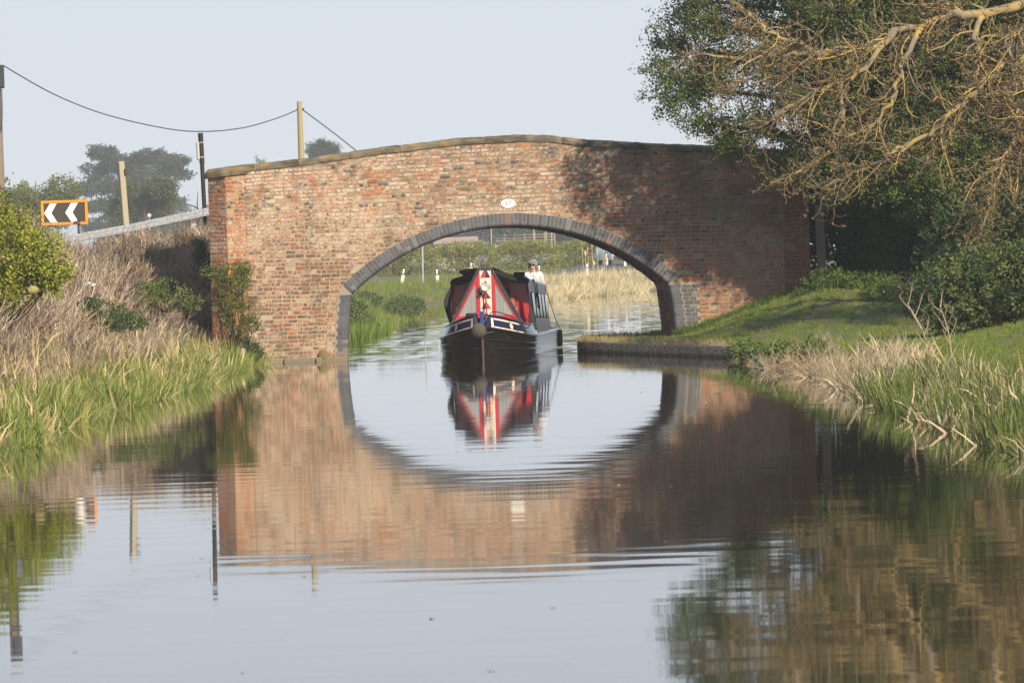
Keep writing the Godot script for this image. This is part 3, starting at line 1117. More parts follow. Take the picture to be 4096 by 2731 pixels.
func bul_strip(m: MB, s0: float, s1: float, f0: float, f1: float, sg: float, out: float) -> void:
	var lo := PackedVector3Array()
	var hi := PackedVector3Array()
	for q in 13:
		var s := lerpf(s0, s1, q / 12.0)
		lo.append(bul_pt(s, f0, sg, out)); hi.append(bul_pt(s, f1, sg, out))
	var k := m.v.size()
	m.sheet([lo, hi])
	for q in range(k, m.n.size()):
		if m.n[q].x * sg < 0: m.n[q] = -m.n[q]

func path(a: Array) -> PackedVector3Array:
	return PackedVector3Array(a)

func curve(a: Array, n := 16) -> PackedVector3Array:
	var c := Curve3D.new()
	for k in a.size():
		var p: Vector3 = a[k]
		var t := Vector3.ZERO
		if k > 0 and k < a.size() - 1: t = (a[k + 1] - a[k - 1]) / 6.0
		c.add_point(p, -t, t)
	var out := PackedVector3Array()
	for q in n + 1:
		out.append(c.samplef(float(q) / n * (a.size() - 1)))
	return out

func boat() -> void:
	var navy := Color(0.018, 0.022, 0.085)
	var cream := Color(0.70, 0.63, 0.48)
	var redc := Color(0.46, 0.03, 0.042)
	var black := Color(0.012, 0.012, 0.012)
	var b := thing("narrowboat", "black hulled narrowboat with red cratch front coming through the arch", "boat", BOAT_AT, BOAT_TURN)
	# hull
	var st := [0.0, 0.06, 0.15, 0.3, 0.5, 0.75, 1.05, 1.4, 1.8, 2.2, 2.6, 3.2, 4.0, 5.0, 6.0, 7.0, 8.0, 9.0, 10.0, 10.8, 11.2, 11.6, 12.0, 12.25, 12.4]
	var hull := MB.new()
	for sg in [-1.0, 1.0]:
		var rows := []
		var cols := []
		for f in 8:
			var row := PackedVector3Array()
			var cr := PackedColorArray()
			for s in st:
				var y := lerpf(-0.45, gun(s), f / 7.0)
				row.append(hull_pt(s, y, sg))
				var rust := clampf(nz.get_noise_2d(s * 3.0 + sg * 9.0, y * 9.0) * 1.5 - 0.45, 0, 0.7)
				cr.append(black.lerp(Color(0.11, 0.06, 0.035), rust))
			rows.append(row); cols.append(cr)
		var k := hull.v.size()
		hull.sheet(rows, cols)
		for q in range(k, hull.n.size()):
			if hull.n[q].x * sg < 0: hull.n[q] = -hull.n[q]
	# transom and stern deck
	hull.col = black
	hull.quad(hull_pt(BLEN, -0.45, 1), hull_pt(BLEN, -0.45, -1), hull_pt(BLEN, gun(BLEN), -1), hull_pt(BLEN, gun(BLEN), 1))
	part(b, "hull", hull, M.hull)
	for sg in [-1.0, 1.0]:
		for lv in [[1.0, 0.028, 12.3], [0.60, 0.02, 4.2], [0.30, 0.02, 4.0]]:
			var m := MB.new()
			m.col = Color(0.03, 0.024, 0.02)
			var p := PackedVector3Array()
			var s := 0.05
			while s < lv[2]:
				p.append(hull_pt(s, gun(s) * lv[0], sg, 0.012)); s += 0.1 if s < 3 else 0.5
			m.tube(p, PackedFloat32Array([lv[1]]), 6)
			part(b, "rubbing_strake", m, M.hull)
	# stem bar, worn to rust and timber brown
	var stem := MB.new()
	stem.col = Color(0.14, 0.085, 0.05)
	stem.tube(path([Vector3(0, -0.3, -0.20), Vector3(0, 0.1, -0.09), Vector3(0, 0.40, 0.0)]), PackedFloat32Array([0.028]), 6)
	part(b, "stem_bar", stem, M.wood)
	var post := MB.new()
	post.col = Color(0.03, 0.06, 0.22)
	post.box(Vector3(0.005, 0.80, -0.05), Vector3(0.085, 0.34, 0.12), Basis(), 0.02)
	part(b, "stem_post", post, M.gloss)
	# bow bulwarks, painted panels and lines
	for sg in [-1.0, 1.0]:
		var m := MB.new()
		m.col = navy
		bul_strip(m, 0.02, 1.16, 0.0, 1.0, sg, 0.0)
		m.col = black
		bul_strip(m, 1.16, 2.9, 0.0, 1.0, sg, 0.0)
		var bw := part(b, "bow_panel", m, M.gloss)
		for e in [[0.16, 1.12, 0.70, 0.83], [0.10, 1.2, 0.02, 0.15]]:
			var l := MB.new()
			l.col = cream
			bul_strip(l, e[0], e[1], e[2], e[3], sg, 0.006)
			part(bw, "painted_line", l, M.paint)
		var l2 := MB.new()
		l2.col = cream
		bul_strip(l2, 0.10, 0.145, 0.02, 0.83, sg, 0.008)
		part(bw, "painted_line", l2, M.paint)
		var leaf := MB.new()
		leaf.col = cream
		for q in 12:
			var f0 := lerpf(0.14, 0.74, q / 12.0)
			var f1 := lerpf(0.14, 0.74, (q + 1) / 12.0)
			var w0 := 0.06 * sin(PI * q / 12.0)
			var w1 := 0.06 * sin(PI * (q + 1) / 12.0)
			var sc := 0.66
			leaf.quad(bul_pt(sc - w0, f0, sg, 0.009), bul_pt(sc + w0 + 0.001, f0, sg, 0.009), bul_pt(sc + w1 + 0.001, f1, sg, 0.009), bul_pt(sc - w1, f1, sg, 0.009))
		part(bw, "painted_leaf", leaf, M.paint)
		var rail := MB.new()
		rail.col = navy.lerp(black, 0.5)
		var p := PackedVector3Array()
		for q in 20: p.append(bul_pt(lerpf(0.03, 2.9, q / 19.0), 1.0, sg))
		rail.tube(p, PackedFloat32Array([0.022]), 6)
		part(b, "bow_rail", rail, M.gloss)
	var deck := MB.new()
	deck.col = Color(0.10, 0.025, 0.03)
	var rl := PackedVector3Array()
	var rr := PackedVector3Array()
	for q in 14:
		var s := lerpf(0.03, 3.3, q / 13.0)
		rl.append(bul_pt(s, 0.78, -1)); rr.append(bul_pt(s, 0.78, 1))
	deck.sheet([rl, rr])
	for q in deck.n.size():
		if deck.n[q].y < 0: deck.n[q] = -deck.n[q]
	part(b, "fore_deck", deck, M.paint)
	# dark coil of rope on the fore deck
	var coil := MB.new()
	coil.col = Color(0.035, 0.028, 0.026)
	for q in 5:
		var pp := PackedVector3Array()
		for a in 15: pp.append(Vector3(-0.24 + 0.13 * cos(TAU * a / 14.0) * (1.0 - q * 0.06), 0.845 + q * 0.018, -0.42 + 0.13 * sin(TAU * a / 14.0)))
		coil.tube(pp, PackedFloat32Array([0.016]), 5, false)
	part(b, "rope_coil", coil, M.cloth)
	# loop of rope over the right bow panel
	var loop := MB.new()
	loop.col = Color(0.02, 0.02, 0.022)
	loop.tube(curve([Vector3(0.17, 0.87, -0.25), Vector3(0.22, 0.95, -0.3), Vector3(0.45, 0.90, -0.35), Vector3(0.66, 0.80, -0.55), Vector3(0.80, 0.62, -0.7), Vector3(0.93, 0.58, -0.95), Vector3(0.95, 0.70, -1.1), Vector3(0.85, 0.80, -1.2)], 26), PackedFloat32Array([0.011]), 5)
	part(b, "mooring_rope", loop, M.cloth)
	# plaited bow fender
	var fen := MB.new()
	fen.col = Color(0.085, 0.078, 0.06)
	fen.ball(Vector3(-0.06, 0.555, 0.10), Vector3(0.16, 0.168, 0.14), 24, 30, func(d: Vector3) -> float: return 1.0 + 0.075 * sin(atan2(d.x, d.z) * 13.0 + d.y * 9.0) * sin(d.y * 16.0 - atan2(d.x, d.z) * 7.0))
	var fd := part(b, "bow_fender", fen, M.cloth)
	for e in [[Vector3(-0.12, 0.73, 0.06), Vector3(-0.15, 0.90, -0.08)], [Vector3(0.04, 0.71, 0.06), Vector3(0.14, 0.90, -0.10)], [Vector3(0.09, 0.50, 0.09), Vector3(0.26, 0.53, -0.06)]]:
		var ch := MB.new()
		ch.col = Color(0.30, 0.27, 0.23)
		for q in 8:
			var p0: Vector3 = e[0].lerp(e[1], q / 8.0)
			var p1: Vector3 = e[0].lerp(e[1], (q + 0.85) / 8.0)
			ch.rod(p0, p1, 0.009 if q % 2 == 0 else 0.006, 5)
		part(fd, "chain", ch, M.metal)
	cratch(b, cream, redc, navy)
	cabin(b, cream, redc, black)

func poly(m: MB, pts: Array, z: float, depth := 0.012) -> void:
	var p := PackedVector3Array()
	for q in pts: p.append(Vector3(q.x, q.y, z))
	m.prism(p, Vector3(0, 0, 1), depth)

func cratch(b: Node3D, cream: Color, redc: Color, navy: Color) -> void:
	var z := -1.75
	var board := MB.new()
	board.col = redc
	# red frame: two slanting panels with window openings between centre post, foot rail and slanting edge
	for sg in [-1.0, 1.0]:
		var out := func(y: float) -> float: return lerpf(0.78, 0.125, (y - 0.68) / 1.18)
		poly(board, _ccw([Vector2(sg * 0.12, 0.68), Vector2(sg * 0.78, 0.68), Vector2(sg * out.call(0.86), 0.86), Vector2(sg * 0.12, 0.86)]), z, 0.03)
		poly(board, _ccw([Vector2(sg * 0.12, 0.86), Vector2(sg * 0.205, 0.86), Vector2(sg * 0.205, out.call(0.0) * 0.0 + 1.66), Vector2(sg * 0.12, 1.84)]), z, 0.03)
		poly(board, _ccw([Vector2(sg * (out.call(0.86) - 0.085), 0.86), Vector2(sg * out.call(0.86), 0.86), Vector2(sg * 0.205, 1.70), Vector2(sg * 0.205, 1.56)]), z, 0.03)
	var cb := part(b, "cratch_board", board, M.gloss)
	for sg in [-1.0, 1.0]:
		var gl := MB.new()
		var y1 := 1.56
		poly(gl, _ccw([Vector2(sg * 0.205, 0.86), Vector2(sg * 0.60, 0.86), Vector2(sg * 0.205, y1)]), z - 0.014, 0.005)
		part(cb, "window", gl, M.glass)
		# curtain hanging behind the glass
		var cu := MB.new()
		for q in 18:
			var xa := lerpf(0.16, 0.66, q / 18.0)
			var xb := lerpf(0.16, 0.66, (q + 1) / 18.0)
			var tones := [Color(0.22, 0.23, 0.25), Color(0.20, 0.17, 0.20), Color(0.25, 0.25, 0.25), Color(0.17, 0.19, 0.22)]
			var cc: Color = tones[(q / 4) % 4]
			if sg > 0: cc = Color(0.11, 0.16, 0.18) if q < 8 else (Color(0.36, 0.26, 0.22) if q < 13 else Color(0.28, 0.24, 0.27))
			cu.col = cc
			var za := z - 0.05 - 0.012 * sin(q * 2.1)
			var zb := z - 0.05 - 0.012 * sin((q + 1) * 2.1)
			if sg > 0: cu.quad(Vector3(xa, 0.80, za), Vector3(xb, 0.80, zb), Vector3(xb, 1.62 - xb * 1.3 + 0.25, zb), Vector3(xa, 1.62 - xa * 1.3 + 0.25, za))
			else: cu.quad(Vector3(-xb, 0.80, zb), Vector3(-xa, 0.80, za), Vector3(-xa, 1.62 - xa * 1.3 + 0.25, za), Vector3(-xb, 1.62 - xb * 1.3 + 0.25, zb))
		part(cb, "curtain", cu, M.cloth)
	# painted centre strip with triangles
	var strip := MB.new()
	strip.col = cream
	poly(strip, [Vector2(-0.122, 0.70), Vector2(0.122, 0.70), Vector2(0.122, 1.835), Vector2(-0.122, 1.835)], z + 0.012, 0.042)
	var sp := part(cb, "centre_strip", strip, M.paint)
	for k in 5:
		var y0 := 1.668 - 0.222 * k
		for sg in [-1.0, 1.0]:
			var t := MB.new()
			t.col = (redc * 1.05) if (sg < 0) == (k % 2 == 0) else navy * 1.3
			poly(t, _ccw([Vector2(0, y0), Vector2(sg * 0.108, y0), Vector2(sg * 0.0, y0 + 0.165)] if k > 0 else [Vector2(0, y0), Vector2(sg * 0.108, y0), Vector2(sg * 0.035, y0 + 0.160), Vector2(0, y0 + 0.160)]), z + 0.017, 0.004)
			part(sp, "painted_triangle", t, M.paint)
	# dark canvas edging with press studs
	for sg in [-1.0, 1.0]:
		var e := MB.new()
		e.col = Color(0.045, 0.05, 0.055)
		poly(e, _ccw([Vector2(sg * 0.74, 0.66), Vector2(sg * 0.83, 0.62), Vector2(sg * 0.165, 1.875), Vector2(sg * 0.118, 1.84)]), z + 0.022, 0.02)
		var ed := part(b, "canvas_edging", e, M.cloth)
		for k in 6:
			var t := 0.06 + k * 0.18
			var s := MB.new()
			s.col = Color(0.6, 0.6, 0.58)
			s.ball(Vector3(sg * lerpf(0.775, 0.155, t), lerpf(0.66, 1.83, t), z + 0.026), Vector3(0.012, 0.012, 0.006), 5, 8)
			part(ed, "press_stud", s, M.chrome)
	var capm := MB.new()
	capm.col = Color(0.05, 0.055, 0.06)
	poly(capm, [Vector2(-0.155, 1.83), Vector2(0.155, 1.83), Vector2(0.14, 1.885), Vector2(-0.14, 1.885)], z + 0.026, 0.05)
	var cp := part(b, "canvas_edging", capm, M.cloth)
	for x in [-0.10, 0.10]:
		var s := MB.new()
		s.ball(Vector3(x, 1.86, z + 0.03), Vector3(0.012, 0.012, 0.006), 5, 8)
		part(cp, "press_stud", s, M.chrome)
	# tunnel lamp on its red stalk
	var lamp := MB.new()
	var o := Vector3(0.0, 1.475, z + 0.12)
	lamp.col = Color(0.05, 0.05, 0.055)
	lamp.lathe(o, Vector3(0, 0, 1), [Vector2(0.0, -0.09), Vector2(0.05, -0.08), Vector2(0.085, -0.03), Vector2(0.098, 0.01), Vector2(0.098, 0.025), Vector2(0.088, 0.03)], 24)
	var hl := part(b, "tunnel_lamp", lamp, M.gloss)
	var bowl := MB.new()
	bowl.lathe(o, Vector3(0, 0, 1), [Vector2(0.0, -0.055), Vector2(0.03, -0.05), Vector2(0.06, -0.03), Vector2(0.089, 0.02)], 24)
	part(hl, "reflector", bowl, mat(Color(0.86, 0.87, 0.88), 0.25, {"metal": 0.3}))
	var lens := MB.new()
	lens.lathe(o, Vector3(0, 0, 1), [Vector2(0.089, 0.022), Vector2(0.06, 0.034), Vector2(0.0, 0.042)], 24)
	part(hl, "lens", lens, M.glass)
	var stalk := MB.new()
	stalk.col = redc
	stalk.rod(Vector3(0.005, 0.80, z + 0.10), Vector3(0.005, 1.38, z + 0.10), 0.017, 8)
	stalk.box(Vector3(0.0, 1.365, z + 0.10), Vector3(0.06, 0.04, 0.05), Basis(), 0.008)
	part(hl, "stalk", stalk, M.gloss)
	var horn := MB.new()
	horn.col = Color(0.015, 0.015, 0.016)
	horn.lathe(Vector3(-0.085, 1.33, z + 0.05), Vector3(-0.45, 0, 0.9).normalized(), [Vector2(0.0, -0.04), Vector2(0.03, -0.03), Vector2(0.02, 0.02), Vector2(0.04, 0.06)], 12)
	var hn := part(b, "horn", horn, M.gloss)
	var hm := MB.new()
	hm.ball(Vector3(-0.055, 1.335, z + 0.09), Vector3(0.022, 0.03, 0.022), 6, 10)
	part(hn, "bracket", hm, M.chrome)

func _ccw(a: Array) -> Array:
	var s := 0.0
	for k in a.size():
		var p: Vector2 = a[k]
		var q: Vector2 = a[(k + 1) % a.size()]
		s += p.x * q.y - q.x * p.y
	if s < 0: a.reverse()
	return a

func roof_y(s: float) -> float:
	return lerpf(1.60, 1.42, clampf((s - 3.2) / 7.6, 0, 1))

func cabin(b: Node3D, cream: Color, redc: Color, black: Color) -> void:
	var z0 := 3.2
	var z1 := 10.8
	var green := Color(0.022, 0.032, 0.026)
	# cover: black canvas stretched from the cratch to the cabin and rolled up along its edges
	var cv := MB.new()
	cv.col = Color(0.016, 0.016, 0.017)
	var rows := []
	for q in 9:
		var t := q / 8.0
		var row := PackedVector3Array()
		for a in 13:
			var u := a / 6.0 - 1.0
			var w := lerpf(0.15, 0.80, pow(t, 0.8))
			var y := lerpf(1.885, roof_y(3.2) + 0.17, t) - lerpf(0.0, 0.12, t) * absf(u) * absf(u) - 0.05 * sin(PI * t) * (0.3 + 0.7 * absf(u)) + 0.006 * sin(u * 21.0 + t * 9.0)
			row.append(Vector3(u * w, y, lerpf(-1.74, -z0 - 0.12, t)))
		rows.append(row)
	cv.sheet(rows)
	for q in cv.n.size():
		if cv.n[q].y < 0: cv.n[q] = -cv.n[q]
	var cover := part(b, "canvas_cover", cv, M.cloth)
	for sg in [-1.0, 1.0]:
		var r := MB.new()
		r.col = Color(0.018, 0.018, 0.019)
		var p := curve([Vector3(sg * 0.17, 1.80, -1.95), Vector3(sg * 0.35, 1.70, -2.25), Vector3(sg * 0.57, 1.625, -2.7), Vector3(sg * 0.74, 1.60, -3.0), Vector3(sg * 0.80, 1.57, -3.25)], 18)
		var rad := PackedFloat32Array()
		for q in p.size(): rad.append(0.05 + 0.035 * sin(PI * clampf(q / 18.0, 0.05, 0.95)) + 0.012 * sin(q * 2.3))
		r.tube(p, rad, 9)
		part(cover, "rolled_edge", r, M.cloth)
		# side flap hanging loose
		var f := MB.new()
		f.col = Color(0.03, 0.03, 0.032)
		var a0: PackedVector3Array
		var a1: PackedVector3Array
		if sg < 0:
			a0 = curve([Vector3(-0.78, 1.60, -2.95), Vector3(-0.86, 1.40, -2.9), Vector3(-0.955, 1.22, -2.85), Vector3(-0.95, 1.02, -2.8), Vector3(-0.885, 0.85, -2.6), Vector3(-0.82, 0.70, -2.3)], 14)
			a1 = curve([Vector3(-0.765, 1.60, -3.0), Vector3(-0.80, 1.40, -2.98), Vector3(-0.83, 1.22, -2.95), Vector3(-0.85, 1.02, -2.9), Vector3(-0.83, 0.85, -2.7), Vector3(-0.76, 0.70, -2.3)], 14)
		else:
			a0 = curve([Vector3(0.80, 1.60, -2.95), Vector3(0.83, 1.38, -2.92), Vector3(0.85, 1.18, -2.9), Vector3(0.88, 0.95, -2.85), Vector3(0.85, 0.78, -2.8), Vector3(0.91, 0.62, -2.8), Vector3(1.0, 0.50, -2.8)], 16)
			a1 = curve([Vector3(0.82, 1.60, -2.98), Vector3(0.845, 1.38, -2.97), Vector3(0.87, 1.18, -2.95), Vector3(0.92, 0.98, -2.92), Vector3(0.985, 0.80, -2.9), Vector3(0.985, 0.66, -2.9), Vector3(1.02, 0.52, -2.8)], 16)
		var mid := PackedVector3Array()
		for q in a0.size(): mid.append((a0[q] + a1[q]) * 0.5 + Vector3(0, 0, 0.05))
		f.sheet([a0, mid, a1])
		for q in f.n.size():
			if f.n[q].z < 0: f.n[q] = -f.n[q]
		part(cover, "side_flap", f, M.cloth)
		var hem := MB.new()
		hem.col = Color(0.012, 0.012, 0.013)
		hem.tube(a0, PackedFloat32Array([0.016]), 5)
		hem.tube(a1, PackedFloat32Array([0.014]), 5)
		part(cover, "hem", hem, M.cloth)
	# front bulkhead: red boards, oak posts, dark doorway
	var bh := MB.new()
	bh.col = redc * 0.9
	for sg in [-1.0, 1.0]:
		poly(bh, _ccw([Vector2(sg * 0.52, 0.45), Vector2(sg * 0.88, 0.45), Vector2(sg * 0.80, 1.58), Vector2(sg * 0.52, 1.64)]), -z0, 0.04)
	poly(bh, [Vector2(-0.45, 1.42), Vector2(0.45, 1.42), Vector2(0.45, 1.66), Vector2(-0.45, 1.66)], -z0, 0.04)
	part(b, "front_bulkhead", bh, M.gloss)
	for sg in [-1.0, 1.0]:
		var ps := MB.new()
		ps.col = Color(0.36, 0.17, 0.04)
		ps.box(Vector3(sg * 0.485, 1.0, -z0 + 0.02), Vector3(0.085, 1.2, 0.06), Basis(), 0.008)
		part(b, "door_post", ps, M.gloss)
		var dr := MB.new()
		dr.col = Color(0.10, 0.03, 0.025)
		dr.box(Vector3(sg * 0.225, 0.93, -z0 - 0.03), Vector3(0.43, 0.98, 0.03), Basis(), 0.008)
		var door := part(b, "cabin_door", dr, M.gloss)
		var pn := MB.new()
		pn.col = redc if sg > 0 else Color(0.2, 0.1, 0.1)
		pn.box(Vector3(sg * 0.24, 1.13, -z0 - 0.012), Vector3(0.28, 0.38, 0.012), Basis(), 0.004)
		part(door, "door_panel", pn, M.gloss)
	# cabin sides, roof, windows
	for sg in [-1.0, 1.0]:
		var side := MB.new()
		var nz_ := 16
		var rws := []
		var cls := []
		var lv := [0.0, 0.70, 0.71, 0.86, 0.87, 1.0]
		for f in lv.size():
			var row := PackedVector3Array()
			var cr := PackedColorArray()
			for q in nz_ + 1:
				var s := lerpf(z0, z1, float(q) / nz_)
				var y0 := gun(s) + 0.02
				row.append(Vector3(sg * lerpf(0.90, 0.80, lv[f]), lerpf(y0, roof_y(s), lv[f]), -s))
				cr.append(Color(0.10, 0.09, 0.065) if f >= 2 and f <= 3 else green)
			rws.append(row); cls.append(cr)
		side.sheet(rws, cls)
		for q in side.n.size():
			if side.n[q].x * sg < 0: side.n[q] = -side.n[q]
		var cs := part(b, "cabin_side", side, M.side)
		for k in 5:
			var s0 := 4.2 + k * 1.3
			var w := MB.new()
			var bs := Basis(Vector3.FORWARD, 0.0)
			var tilt := atan2(0.10, 1.12)
			w.col = Color(0.10, 0.105, 0.10)
			w.box(Vector3(sg * 0.857, 1.05 - k * 0.02, -s0 - 0.4), Vector3(0.03, 0.56, 0.84), Basis(Vector3(0, 0, 1), sg * tilt), 0.008)
			var fr := part(cs, "window", w, M.metal)
			var g := MB.new()
			g.box(Vector3(sg * 0.871, 1.05 - k * 0.02, -s0 - 0.4), Vector3(0.014, 0.50, 0.78), Basis(Vector3(0, 0, 1), sg * tilt))
			part(fr, "pane", g, M.dark_glass)
		var hr := MB.new()
		hr.col = redc * 0.7
		hr.tube(path([Vector3(sg * 0.78, roof_y(z0) + 0.02, -z0), Vector3(sg * 0.78, roof_y(z1) + 0.02, -z1)]), PackedFloat32Array([0.03]), 6)
		part(b, "handrail", hr, M.gloss)
		var gw := MB.new()
		gw.col = redc * 0.8
		gw.box(Vector3(sg * 0.98, gun(7.0) + 0.02, -7.4), Vector3(0.14, 0.03, 9.2), Basis(), 0.006)
		part(b, "gunwale", gw, M.gloss)
	var rf := MB.new()
	rf.col = Color(0.20, 0.20, 0.20)
	var ra := []
	for q in 9:
		var row := PackedVector3Array()
		for a in 9:
			var u := a / 4.0 - 1.0
			var s := lerpf(z0, z1, q / 8.0)
			row.append(Vector3(u * 0.80, roof_y(s) + 0.09 * (1.0 - u * u), -s))
		ra.append(row)
	rf.sheet(ra)
	for q in rf.n.size():
		if rf.n[q].y < 0: rf.n[q] = -rf.n[q]
	part(b, "roof", rf, M.paint)
	var back := MB.new()
	back.col = redc * 0.8
	poly(back, [Vector2(-0.9, 0.45), Vector2(0.9, 0.45), Vector2(0.80, roof_y(z1)), Vector2(0, roof_y(z1) + 0.09), Vector2(-0.80, roof_y(z1))], -z1, 0.03)
	part(b, "rear_bulkhead", back, M.gloss)
	var sd := MB.new()
	sd.col = Color(0.09, 0.09, 0.09)
	sd.box(Vector3(0, 0.30, -11.55), Vector3(1.75, 0.05, 1.5), Basis(), 0.01)
	part(b, "stern_deck", sd, M.paint)
	var til := MB.new()
	til.col = Color(0.45, 0.33, 0.10)
	til.tube(curve([Vector3(0.0, 0.30, -12.2), Vector3(0.0, 0.85, -12.25), Vector3(0.0, 1.02, -12.1), Vector3(0.10, 1.06, -11.4)], 12), PackedFloat32Array([0.024]), 7)
	part(b, "tiller", til, M.metal)
	# thin line from roof to stern, looped lines down the side, two stern fenders
	var ln := MB.new()
	ln.col = Color(0.05, 0.05, 0.05)
	ln.tube(curve([Vector3(0.79, 1.45, -10.7), Vector3(0.92, 0.9, -11.2), Vector3(1.02, 0.50, -11.7)], 10), PackedFloat32Array([0.009]), 5)
	part(b, "mooring_rope", ln, M.cloth)
	var lp := MB.new()
	lp.col = Color(0.02, 0.02, 0.02)
	lp.tube(curve([Vector3(0.82, 1.56, -5.8), Vector3(0.875, 1.2, -5.9), Vector3(0.90, 0.95, -6.3), Vector3(0.885, 1.05, -6.6), Vector3(0.84, 1.5, -6.4)], 16), PackedFloat32Array([0.012]), 5)
	lp.ball(Vector3(0.80, 1.57, -5.8), Vector3(0.03, 0.03, 0.06), 6, 8)
	part(b, "centre_line", lp, M.cloth)
	for k in 2:
		var fe := MB.new()
		fe.col = Color(0.06, 0.045, 0.03)
		var at := Vector3(1.05 + 0.02 * k, 0.0, -11.3 - 0.45 * k)
		fe.lathe(at, Vector3.UP, [Vector2(0.0, 0.02), Vector2(0.04, 0.03), Vector2(0.045, 0.12), Vector2(0.045, 0.36), Vector2(0.03, 0.40), Vector2(0.0, 0.41)], 12)
		var fs := part(b, "side_fender", fe, M.cloth)
		var fr := MB.new()
		fr.col = Color(0.1, 0.09, 0.08)
		fr.rod(at + Vector3(0, 0.40, 0), at + Vector3(-0.03, 0.50, 0), 0.008, 5)
		part(fs, "lanyard", fr, M.cloth)

